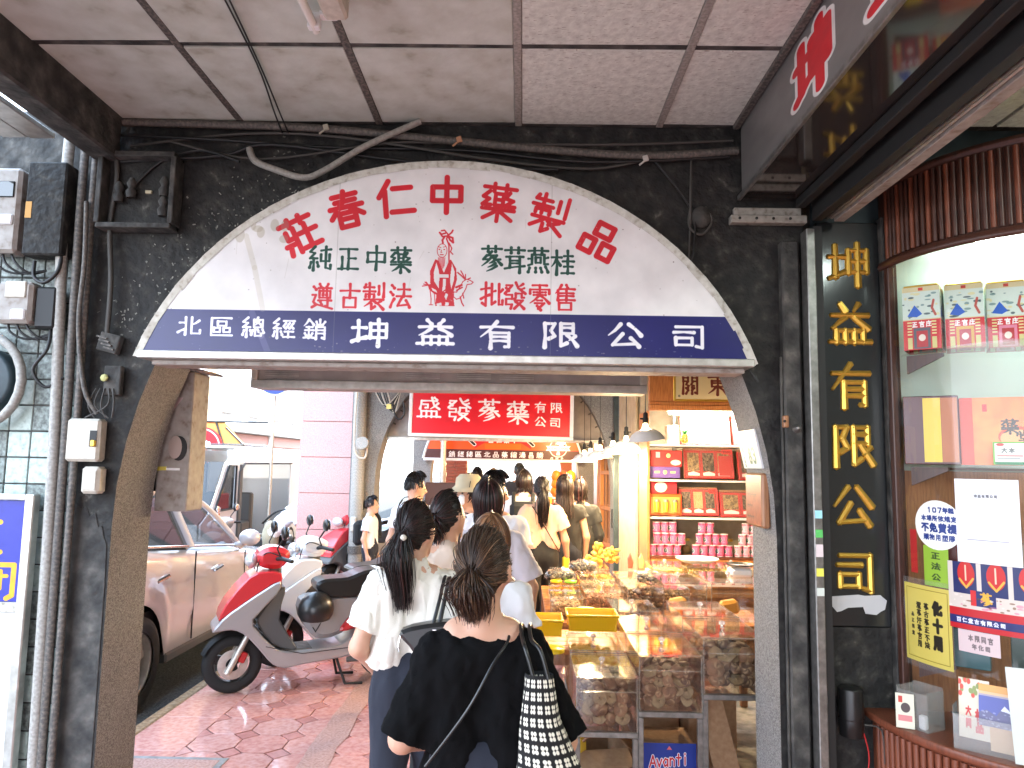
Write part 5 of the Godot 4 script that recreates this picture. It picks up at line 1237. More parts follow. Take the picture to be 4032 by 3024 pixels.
	# lower goods
	var low := [[1.86, 1.262, -3.33, 0.1, 0.2, Color(0.2, 0.02, 0.025), "maroon goods box on the third shelf"], [1.97, 1.262, -3.27, 0.12, 0.2, Color(0.24, 0.08, 0.04), "brown goods box on the third shelf"], [2.12, 1.262, -3.2, 0.14, 0.22, Color(0.35, 0.25, 0.15), "tan goods box on the third shelf"], [1.92, 0.962, -3.26, 0.13, 0.16, Color(0.03, 0.1, 0.11), "dark teal goods box on the lowest shelf"], [2.1, 0.962, -3.14, 0.16, 0.18, Color(0.06, 0.09, 0.08), "dark green goods box on the lowest shelf"], [1.9, 0.702, -3.22, 0.12, 0.15, Color(0.02, 0.08, 0.09), "dark teal box with a gold patch at the cabinet foot"], [2.08, 0.702, -3.08, 0.14, 0.13, Color(0.3, 0.05, 0.05), "dull red box at the cabinet foot"]]
	for q in low:
		b = MB.new(); b.col = q[5]; b.box(Vector3(0, q[4] / 2.0, 0), Vector3(q[3], q[4], 0.1), Basis(Vector3.UP, -0.6), 0.003)
		var o := obj("goods_box", b, M.vc_gloss, null, Vector3(q[0], q[1], q[2])); tag(o, q[6], "box", "goods boxes in the cabinet")
	# papers taped on the glass
	P = Print.new(192, 256, Color(0.9, 0.91, 0.94)); words(P, "坤益有限公司", Vector2(66, 52), Vector2(12, 0), Vector2(10, 10), 0.9, Color(0.3, 0.3, 0.33)); P.rect(Rect2(34, 184, 124, 3), Color(0.6, 0.6, 0.64))
	tag(obj("paper_notice", arc_patch(28.5, 47.2, 1.41, 1.75, 0.7235, 10), printed("notice_print", P, 0.35)), "plain white paper notice taped to the curved glass", "notice")
	P = Print.new(256, 256, Color(0.93, 0.93, 0.9))
	var bl := Color(0.13, 0.22, 0.5)
	words(P, "107年起", Vector2(88, 50), Vector2(28, 0), Vector2(26, 28), 3.2, bl); words(P, "本場所依規定", Vector2(52, 94), Vector2(32, 0), Vector2(28, 30), 2.6, bl); words(P, "不免費提", Vector2(58, 142), Vector2(48, 0), Vector2(44, 46), 4.6, bl); words(P, "購物用塑膠", Vector2(64, 192), Vector2(34, 0), Vector2(30, 32), 2.4, bl)
	var dsk := MB.new()
	var ringd := PackedVector3Array(); var rc := []
	for k in 2:
		var rr := PackedVector3Array()
		for i in 33:
			var a := TAU * i / 32.0
			rr.append(arc(21.6 + 9.2 * cos(a) * (k + 0.001), 0.7228, 1.55 + 0.105 * sin(a) * (k + 0.001)))
		rc.append(rr)
	dsk.loft([rc[1], rc[0]], false)
	for i in dsk.v.size():
		var ph := rad_to_deg(atan2(dsk.v[i].z - CZ, CX - dsk.v[i].x))
		dsk.uv[i] = Vector2((ph - 12.4) / 18.4, 1.0 - (dsk.v[i].y - 1.445) / 0.21)
	tag(obj("round_sticker", dsk, printed("round_print", P, 0.35)), "round white sticker with blue lettering on the curved glass", "sticker")
	P = Print.new(160, 224, Color(0.8, 0.73, 0.36)); P.line(PackedVector2Array([Vector2(10, 12), Vector2(150, 12), Vector2(150, 212), Vector2(10, 212), Vector2(10, 12)]), 1, Color(0.55, 0.48, 0.15))
	words(P, "化十用", Vector2(118, 60), Vector2(0, 48), Vector2(30, 40), 4.5, Color(0.14, 0.12, 0.08)); words(P, "蔘古蔘正不法", Vector2(82, 60), Vector2(0, 22), Vector2(17, 19), 1.6, Color(0.14, 0.12, 0.08), 1); words(P, "濕蔘汗蔘官用", Vector2(56, 60), Vector2(0, 22), Vector2(17, 19), 1.6, Color(0.14, 0.12, 0.08), 1); words(P, "品正限堂", Vector2(32, 90), Vector2(0, 18), Vector2(11, 12), 1.0, Color(0.14, 0.12, 0.08))
	tag(obj("yellow_notice", arc_patch(5.5, 25.5, 0.955, 1.285, 0.7245, 8), printed("yellow_print", P, 0.4)), "yellow paper notice with black brush lettering on the curved glass", "notice")
	tag(obj("plastic_sleeve", arc_patch(4.8, 26.2, 0.93, 1.31, 0.7238, 8), M.film), "clear plastic sleeve behind the yellow notice on the glass", "sleeve")
	P = Print.new(320, 256, Color(0.8, 0.76, 0.72)); P.rect(Rect2(0, 176, 320, 80), Color(0.72, 0.1, 0.13)); P.rect(Rect2(0, 206, 320, 30), Color(0.1, 0.13, 0.38)); words(P, "百仁堂古有限公司", Vector2(36, 221), Vector2(22, 0), Vector2(18, 18), 1.8, Color(0.85, 0.85, 0.9))
	for k in 3: P.rect(Rect2(20 + k * 105, 0, 88, 120), Color(0.1, 0.14, 0.36)); P.disc(Vector2(70 + k * 105, 44), Vector2(32, 50), Color(0.75, 0.12, 0.12)); P.rect(Rect2(66 + k * 105, 10, 6, 60), Color(0.9, 0.75, 0.65)); P.line(PackedVector2Array([Vector2(46 + k * 105, 66), Vector2(70 + k * 105, 96), Vector2(96 + k * 105, 60)]), 4, Color(0.85, 0.65, 0.25))
	P.rect(Rect2(84, 104, 88, 58), Color(0.1, 0.14, 0.38)); P.rect(Rect2(84, 104, 20, 58), Color(0.78, 0.12, 0.14)); letter(P, "蔘", Vector2(138, 132), Vector2(44, 48), 3.4, Color(0.85, 0.65, 0.2), 1)
	for i in 30: P.disc(Vector2(rng.randf() * 320, rng.randf_range(126, 172)), Vector2(rng.randf_range(3, 12), rng.randf_range(2, 6)), [Color(0.8, 0.45, 0.55, 0.6), Color(0.4, 0.25, 0.15, 0.6), Color(0.85, 0.82, 0.78, 0.8)][i % 3])
	tag(obj("poster", arc_patch(25.0, 52.0, 1.14, 1.409, 0.7255, 10), printed("poster_print", P, 0.3)), "poster of blue and red ginseng boxes with a red and navy footer on the glass", "poster")
	P = Print.new(96, 48, Color(0.8, 0.72, 0.72)); words(P, "本限同官", Vector2(30, 16), Vector2(15, 0), Vector2(12, 14), 1, Color(0.4, 0.35, 0.36)); words(P, "年化司", Vector2(38, 34), Vector2(15, 0), Vector2(12, 12), 1, Color(0.4, 0.35, 0.36))
	tag(obj("pink_slip", arc_patch(27.5, 40.0, 1.05, 1.138, 0.7235, 6), printed("pink_print", P, 0.5)), "pale pink paper slip on the glass below the poster", "notice")
	P = Print.new(48, 128, Color(0.55, 0.7, 0.2)); words(P, "正法公", Vector2(24, 30), Vector2(0, 34), Vector2(18, 24), 1.5, Color(0.15, 0.25, 0.08))
	tag(obj("lime_slip", arc_patch(15.5, 25.2, 1.29, 1.46, 0.7218, 5), printed("lime_print", P, 0.5)), "lime green paper slip on the glass below the round sticker", "notice")
	b = arc_patch(7.5, 11.0, 1.33, 1.52, 0.705, 3); tag(obj("red_ribbon_label", b, M.red_matte), "narrow bright red strip label inside the glass", "label")
	# things on the counter ledge
	tt = thing("clear_tray", "clear acrylic card tray with a printed card on the wooden ledge", "tray", Vector3(1.71, 0.7, -3.3), deg_to_rad(-62))
	for q in [[-0.07, 0, -0.055, 0.07, 0.004, 0.055], [-0.07, 0.004, -0.055, -0.067, 0.16, 0.055], [0.067, 0.004, -0.055, 0.07, 0.16, 0.055], [-0.067, 0.004, 0.052, 0.067, 0.15, 0.055], [-0.067, 0.004, -0.055, 0.067, 0.17, -0.052]]:
		b = MB.new(); b.boxr(Vector3(q[0], q[1], q[2]), Vector3(q[3], q[4], q[5])); obj("tray_wall", b, M.frosted, tt)
	b = MB.new(); b.boxr(Vector3(0.02, 0.005, 0.02), Vector3(0.05, 0.06, 0.045), 0.004); obj("white_tissue", b, M.white_paint, tt)
	P = Print.new(64, 128, Color(0.85, 0.84, 0.76)); P.rect(Rect2(10, 10, 14, 24), Color(0.75, 0.25, 0.2)); P.disc(Vector2(34, 52), Vector2(16, 18), Color(0.3, 0.25, 0.25)); P.rect(Rect2(8, 80, 48, 22), Color(0.8, 0.5, 0.5))
	tt = thing("printed_card", "small printed flyer standing against the clear tray", "card", Vector3(1.63, 0.703, -3.27), deg_to_rad(-25))
	b = MB.new(); b.quad(Vector3(-0.035, 0, 0.003), Vector3(0.035, 0, 0.003), Vector3(0.035, 0.14, 0), Vector3(-0.035, 0.14, 0)); obj("card_face", b, printed("flyer_print", P, 0.5), tt)
	P = Print.new(256, 128, Color(0.3, 0.33, 0.62))
	P.rect(Rect2(0, 0, 256, 30), Color(0.85, 0.6, 0.3)); P.rect(Rect2(0, 22, 256, 14), Color(0.85, 0.75, 0.65, 0.6))
	P.fill(PackedVector2Array([Vector2(0, 128), Vector2(0, 88), Vector2(40, 78), Vector2(90, 92), Vector2(130, 58), Vector2(150, 66), Vector2(190, 88), Vector2(230, 74), Vector2(256, 96), Vector2(256, 128)]), Color(0.36, 0.35, 0.5)); P.fill(PackedVector2Array([Vector2(112, 74), Vector2(132, 58), Vector2(152, 68), Vector2(168, 80), Vector2(140, 76)]), Color(0.85, 0.85, 0.92))
	for i in 40: P.disc(Vector2(rng.randf() * 256, rng.randf_range(80, 128)), Vector2(rng.randf_range(2, 10), rng.randf_range(1, 3)), Color(0.75, 0.76, 0.85, 0.4))
	tt = thing("brochure_holder", "clear brochure holder with a mountain postcard and flowered leaflets on the ledge", "brochure holder", Vector3(1.84, 0.7, -3.0), deg_to_rad(-40))
	b = MB.new(); b.quad(Vector3(-0.055, 0.1, 0.0), Vector3(0.11, 0.1, 0.0), Vector3(0.11, 0.25, -0.03), Vector3(-0.055, 0.25, -0.03)); obj("mountain_card", b, printed("mountain_print", P, 0.4), tt)
	P = Print.new(96, 128, Color(0.82, 0.78, 0.7))
	for i in 22: P.disc(Vector2(rng.randf() * 96, rng.randf() * 44), Vector2(6, 6), [Color(0.8, 0.25, 0.18), Color(0.5, 0.55, 0.3)][i % 2])
	words(P, "大同", Vector2(30, 70), Vector2(0, 26), Vector2(18, 20), 2, Color(0.75, 0.15, 0.15)); words(P, "桂品", Vector2(64, 76), Vector2(0, 26), Vector2(24, 24), 2.6, Color(0.75, 0.15, 0.15))
	b = MB.new(); b.quad(Vector3(-0.125, 0.04, -0.004), Vector3(-0.02, 0.04, -0.004), Vector3(-0.02, 0.26, -0.036), Vector3(-0.125, 0.26, -0.036)); obj("flower_leaflet", b, printed("leaflet_print", P, 0.4), tt)
	b = MB.new(); b.col = Color(0.62, 0.42, 0.24); b.boxr(Vector3(-0.02, 0.01, -0.03), Vector3(0.11, 0.098, -0.004)); obj("card_stack", b, M.vc, tt)
	b = MB.new(); b.boxr(Vector3(-0.14, 0.0, 0.02), Vector3(0.13, 0.13, 0.024)); b.boxr(Vector3(-0.14, 0.0, -0.06), Vector3(-0.137, 0.16, 0.02)); b.boxr(Vector3(0.127, 0.0, -0.06), Vector3(0.13, 0.16, 0.02)); obj("clear_front", b, M.frosted, tt)
	tt = thing("catalogue", "stack of glossy catalogues leaning upright at the end of the ledge", "magazine", Vector3(1.935, 0.71, -2.855), deg_to_rad(-42))
	for k in 3:
		b = MB.new(); b.col = [Color(0.5, 0.53, 0.48), Color(0.5, 0.25, 0.08), Color(0.7, 0.6, 0.3)][k]; b.box(Vector3(0.02 * k - 0.01, 0.17 - k * 0.004, -0.014 * k), Vector3(0.2, 0.34, 0.008), Basis(Vector3.RIGHT, -0.1) * Basis(Vector3.BACK, 0.07)); obj("catalogue_cover", b, M.vc_gloss, tt)
	b = MB.new(); b.col = Color(0.2, 0.42, 0.6); b.box(Vector3(0.02, 0.25, 0.0015), Vector3(0.12, 0.1, 0.009), Basis(Vector3.RIGHT, -0.1)); b.col = Color(0.5, 0.55, 0.55); b.box(Vector3(0.02, 0.13, 0.0135), Vector3(0.13, 0.08, 0.009), Basis(Vector3.RIGHT, -0.1)); obj("cover_picture", b, M.vc_gloss, tt)
	# lit ceiling tubes further inside the shop
	for k in 2:
		tt = thing("ceiling_lamp", "lit twin fluorescent fitting on the medicine shop ceiling", "ceiling lamp", Vector3(2.35 + k * 1.2, 3.38, -0.9 - k * 0.4), 0, "ceiling lamps in the medicine shop")
		b = MB.new(); b.boxr(Vector3(-0.11, 0.0, -0.62), Vector3(0.11, 0.045, 0.62), 0.008); obj("fitting", b, M.white_paint, tt)
		for s in [-0.05, 0.05]:
			b = MB.new(); b.tube([Vector3(s, -0.02, -0.6), Vector3(s, -0.02, 0.6)], 0.014, 8); obj("tube", b, M.tube_lit, tt)
		strip_light(Vector3(2.35 + k * 1.2, 3.33, -0.9 - k * 0.4), 0.16, 1.2, Vector3.DOWN, 0.8, Color(0.93, 1.0, 0.97))

# ---------------------------------------------------------------- dried goods stall
func sx(zx: float) -> float: return 1.191 + (zx - 711.0) * 0.001193   # shelf drawing units -> metres
func sy(zy: float) -> float: return 0.953 + (1510.0 - zy) * 0.001193

var mush := []

func mushroom_mesh(k: int) -> ArrayMesh:
	var b := MB.new()
	rng.seed = 400 + k
	var rings := []
	var cols := []
	var cap: Color = [Color(0.16, 0.085, 0.045), Color(0.1, 0.052, 0.03), Color(0.22, 0.12, 0.065)][k % 3]
	var gill := Color(0.27, 0.19, 0.1)
	for q in [[0.1, -0.5, gill * 0.7], [0.16, -0.42, gill], [0.22, -0.15, gill], [0.8, -0.12, gill], [0.97, -0.2, gill * 0.8], [1.04, -0.1, cap], [0.98, 0.1, cap], [0.74, 0.34, cap * 1.2], [0.36, 0.48, cap * 0.9], [0.02, 0.5, cap]]:
		var ring := PackedVector3Array()
		for j in 11:
			var a := -TAU * j / 11
			var w := 1.0 + 0.1 * sin(a * 2 + k * 2.1) + 0.07 * sin(a * 5 + k)
			ring.append(Vector3(q[0] * cos(a) * w, q[1] + 0.06 * sin(a * 3 + k) * q[0], q[0] * sin(a) * w))
		rings.append(ring); cols.append(q[2])
	b.loft(rings)
	for i in b.v.size():
		var c: Color = cols[i / 11]
		var s := rng.randf_range(0.75, 1.3)
		if i / 11 > 5 and rng.randf() < 0.16: c = Color(0.38, 0.26, 0.15)
		b.c[i] = Color(c.r * s, c.g * s, c.b * s)
	return b.mesh()

func acrylic_box(called: String, label: String, x0: float, x1: float, y0: float, y1: float, zf: float, dep: float, group: String, knobs := 1) -> Node3D:
	var t := thing(called, label, "box", Vector3(x0, y0, zf), 0, group)
	var w := x1 - x0
	var h := y1 - y0
	var th := 0.004
	for q in [[0, 0, 0, w, h, -th], [0, 0, -dep, w, h, -dep + th], [0, 0, -dep + th, th, h, -th], [w - th, 0, -dep + th, w, h, -th], [th, 0, -dep + th, w - th, th, -th]]:
		var b := MB.new(); b.boxr(Vector3(q[0], q[1], q[2]), Vector3(q[3], q[4], q[5])); obj("acrylic_wall", b, M.acrylic, t)
	var b := MB.new(); b.boxr(Vector3(-0.003, h + 0.001, 0.004), Vector3(w + 0.003, h + 0.006, -dep - 0.003)); obj("lid", b, M.acrylic, t)
	b = MB.new(); var e := 0.004
	for q in [[-0.004, h + 0.0062, 0.002, w + 0.004, h + 0.0112, 0.005], [-0.004, h + 0.0062, -dep - 0.003, w + 0.004, h + 0.009, -dep], [-0.004, h + 0.0062, -dep, -0.001, h + 0.009, 0.002], [w + 0.001, h + 0.0062, -dep, w + 0.004, h + 0.009, 0.002], [-0.001, 0, 0.0002, e, h, 0.003], [w - e, 0, 0.0002, w + 0.001, h, 0.003], [e, h * 0.74, 0.0002, w - e, h * 0.755, 0.003]]:
		b.boxr(Vector3(q[0], q[1], q[2]), Vector3(q[3], q[4], q[5]))
	obj("acrylic_edge", b, M.acrylic_edge, t)
	for k in knobs:
		b = MB.new(); b.lathe([Vector2(0.001, 0), Vector2(0.012, 0.0), Vector2(0.007, 0.008), Vector2(0.01, 0.014), Vector2(0.019, 0.022), Vector2(0.017, 0.034), Vector2(0.001, 0.042)], Transform3D(Basis.IDENTITY, Vector3(w * 0.5, h + 0.009, -dep * (0.5 + k) / knobs)), 9); obj("knob", b, M.knob_glass, t)
	return t

func pile(called: String, label: String, cat: String, x0: float, x1: float, y0: float, y1: float, zf: float, dep: float, size: float, cols: Array, long := 1.0, group := "heaps of dried goods") -> void:
	var mm := MultiMesh.new()
	mm.transform_format = MultiMesh.TRANSFORM_3D
	mm.use_colors = true
	var ch := MB.new()
	ch.ball(Vector3.ZERO, Vector3(0.5, 0.34, 0.42), 6)
	mm.mesh = ch.mesh()
	var at := []
	var step := size * 0.62
	var nx := maxi(2, int((x1 - x0) / step)); var ny := maxi(2, int((y1 - y0) / step)); var nz := maxi(2, int(dep / step))
	for i in nx:
		for j in ny:
			for k in nz:
				if k > 1 and j < ny - 2 and i > 0 and i < nx - 1: continue
				at.append(Vector3(lerpf(x0 + size * 0.4, x1 - size * 0.4, (i + rng.randf()) / nx), lerpf(y0 + size * 0.3, y1, (j + rng.randf()) / ny), zf - size * 0.45 - (dep - size * 0.9) * (k + rng.randf()) / nz))
	mm.instance_count = at.size()
	for i in at.size():
		var bs := Basis(Vector3(rng.randf() - 0.5, rng.randf() - 0.5, rng.randf() - 0.5).normalized(), rng.randf() * TAU) * Basis.from_scale(Vector3(long, 1, 1) * size * rng.randf_range(0.7, 1.15))
		mm.set_instance_transform(i, Transform3D(bs, at[i]))
		var c: Color = cols[rng.randi() % cols.size()]
		var s := rng.randf_range(0.7, 1.25)
		mm.set_instance_color(i, Color(c.r * s, c.g * s, c.b * s))
	var o := MultiMeshInstance3D.new()
	o.multimesh = mm; o.material_override = M.mushroom
	o.name = numbered(called); add_child(o)
	tag(o, label, cat, group); o.set_meta("kind", "stuff")

func rack(label: String, x0: float, x1: float, top: float, zf: float, dep: float) -> void:
	var t := thing("steel_rack", label, "rack", Vector3(x0, 0, zf), 0, "steel racks under the mushroom boxes")
	var w := x1 - x0
	for q in [[0.014, -0.014], [w - 0.014, -0.014], [0.014, -dep + 0.014], [w - 0.014, -dep + 0.014]]:
		var b := MB.new(); b.boxr(Vector3(q[0] - 0.014, 0, q[1] - 0.014), Vector3(q[0] + 0.014, top - 0.03, q[1] + 0.014), 0.003); obj("leg", b, M.steel, t)
	for q in [[0, top - 0.029, -0.03, w, top, 0.0], [0, top - 0.029, -dep, w, top, -dep + 0.03], [0, top - 0.029, -dep + 0.031, 0.028, top, -0.031], [w - 0.028, top - 0.029, -dep + 0.031, w, top, -0.031]]:
		var b := MB.new(); b.boxr(Vector3(q[0], q[1], q[2]), Vector3(q[3], q[4], q[5]), 0.003); obj("top_bar", b, M.steel, t)

func carton(label: String, at: Vector3, s: Vector3, turn: float, open := true) -> Node3D:
	var t := thing("carton", label, "carton", at, turn)
	var b := MB.new()
	if open:
		for q in [[-1, 0], [1, 0], [0, -1], [0, 1]]:
			var f: float = s.x if q[1] else s.z
			var bb := MB.new()
			bb.box(Vector3(q[0] * (s.x / 2 - 0.003), s.y / 2, q[1] * (s.z / 2 - 0.003)), Vector3(0.005 if q[0] else s.x - 0.006, s.y, 0.005 if q[1] else s.z))
			obj("side", bb, M.card, t)
			bb = MB.new()
			var bs := Basis(Vector3(q[1], 0, -q[0]), 1.9 + 0.2 * q[0])
			bb.box(Vector3(q[0] * s.x / 2, s.y, q[1] * s.z / 2) + bs * Vector3(0, s.z * 0.2, 0), Vector3(0.005 if q[0] else s.x * 0.98, s.z * 0.4, 0.005 if q[1] else s.z * 0.98), bs); obj("flap", bb, M.card, t)
		b.box(Vector3(0, 0.004, 0), Vector3(s.x - 0.01, 0.006, s.z - 0.01)); obj("bottom", b, M.card, t)
	else:
		b.box(Vector3(0, s.y / 2, 0), s, Basis.IDENTITY, 0.004); obj("body", b, M.card, t)
	return t

func product_print(k: int) -> StandardMaterial3D:
	var P := Print.new(128, 128, [Color(0.7, 0.6, 0.42), Color(0.36, 0.28, 0.2), Color(0.55, 0.45, 0.3)][k])
	for i in 90:
		var c: Color = [[Color(0.85, 0.76, 0.55), Color(0.6, 0.48, 0.3)], [Color(0.5, 0.42, 0.33), Color(0.2, 0.15, 0.11), Color(0.62, 0.55, 0.45)], [Color(0.66, 0.55, 0.36), Color(0.38, 0.3, 0.19)]][k][i % 2]
		if k == 0: P.line(PackedVector2Array([Vector2(rng.randf() * 128, rng.randf() * 128), Vector2(rng.randf() * 128, rng.randf() * 128)]), 1.2, Color(c, 0.5))
		else: P.disc(Vector2(rng.randf() * 128, rng.randf() * 128), Vector2(rng.randf_range(5, 14), rng.randf_range(5, 12)), Color(c, 0.75))
	return printed("product_print_%d" % k, P, 0.4)

func gift_set(label: String, zx0: float, zx1: float, zy0: float, zy1: float, prods: Array, tagged := true, red_panel := false) -> void:
	var w := (zx1 - zx0) * 0.001193
	var h := (zy1 - zy0) * 0.001193
	var t := thing("gift_set", label, "gift box", Vector3(sx((zx0 + zx1) / 2.0), sy(zy1), -7.16), 0, "boxed gift sets leaning on the shelves")
	t.rotation.x = deg_to_rad(-14)
	var b := MB.new(); b.boxr(Vector3(-w / 2, 0, -0.05), Vector3(w / 2, h, -0.004), 0.003); obj("tray", b, M.wood_red, t)
	for q in [[-w / 2, 0, w / 2, 0.02], [-w / 2, h - 0.02, w / 2, h], [-w / 2, 0.021, -w / 2 + 0.016, h - 0.021], [w / 2 - 0.016, 0.021, w / 2, h - 0.021]]:
		b = MB.new(); b.boxr(Vector3(q[0], q[1], -0.005), Vector3(q[2], q[3], 0.02), 0.004); obj("gilt_rim", b, M.wood_brown if q[1] > 0.03 else M.red_matte, t)
	var n := prods.size()
	for k in n:
		var xa := -w / 2 + 0.018 + (w - 0.036) * k / n
		var xb := -w / 2 + 0.018 + (w - 0.036) * (k + 1) / n - 0.006
		b = MB.new(); b.boxr(Vector3(xa, 0.022, -0.0035), Vector3(xb, h - 0.022, 0.006)); obj("red_compartment", b, M.red_matte, t)
		b = MB.new(); var ip := (xb - xa) * 0.1
		b.quad(Vector3(xa + ip, 0.07, 0.0065), Vector3(xb - ip, 0.07, 0.0065), Vector3(xb - ip, h - 0.045, 0.0065), Vector3(xa + ip, h - 0.045, 0.0065)); obj("product_window", b, M["product_print_%d" % prods[k]], t)
		b = MB.new(); b.col = Color(0.8, 0.74, 0.72); b.prism(poly([xa + ip, 0.028, xb - ip, 0.028, xb - ip, 0.05, (xa + xb) / 2, 0.068, xa + ip, 0.055]), Transform3D(Basis.IDENTITY, Vector3(0, 0, 0.0062)), 0.001); obj("pale_wrapper", b, M.vc, t)
	if red_panel:
		b = MB.new(); b.boxr(Vector3(w * 0.2, 0.03, 0.007), Vector3(w / 2 - 0.02, h * 0.75, 0.012)); obj("red_envelope", b, M.red_matte, t)
	if tagged:
		b = MB.new(); b.quad(Vector3(w * 0.27, h - 0.06, 0.0215), Vector3(w / 2 - 0.01, h - 0.06, 0.0215), Vector3(w / 2 - 0.01, h - 0.015, 0.0215), Vector3(w * 0.27, h - 0.015, 0.0215)); obj("price_tag", b, M.price_tag_print, t)
	b = MB.new(); b.quad(Vector3(-w / 2 + 0.004, 0.004, 0.0225), Vector3(w / 2 - 0.004, 0.004, 0.0225), Vector3(w / 2 - 0.004, h - 0.004, 0.0225), Vector3(-w / 2 + 0.004, h - 0.004, 0.0225)); obj("clear_cover", b, M.film, t)

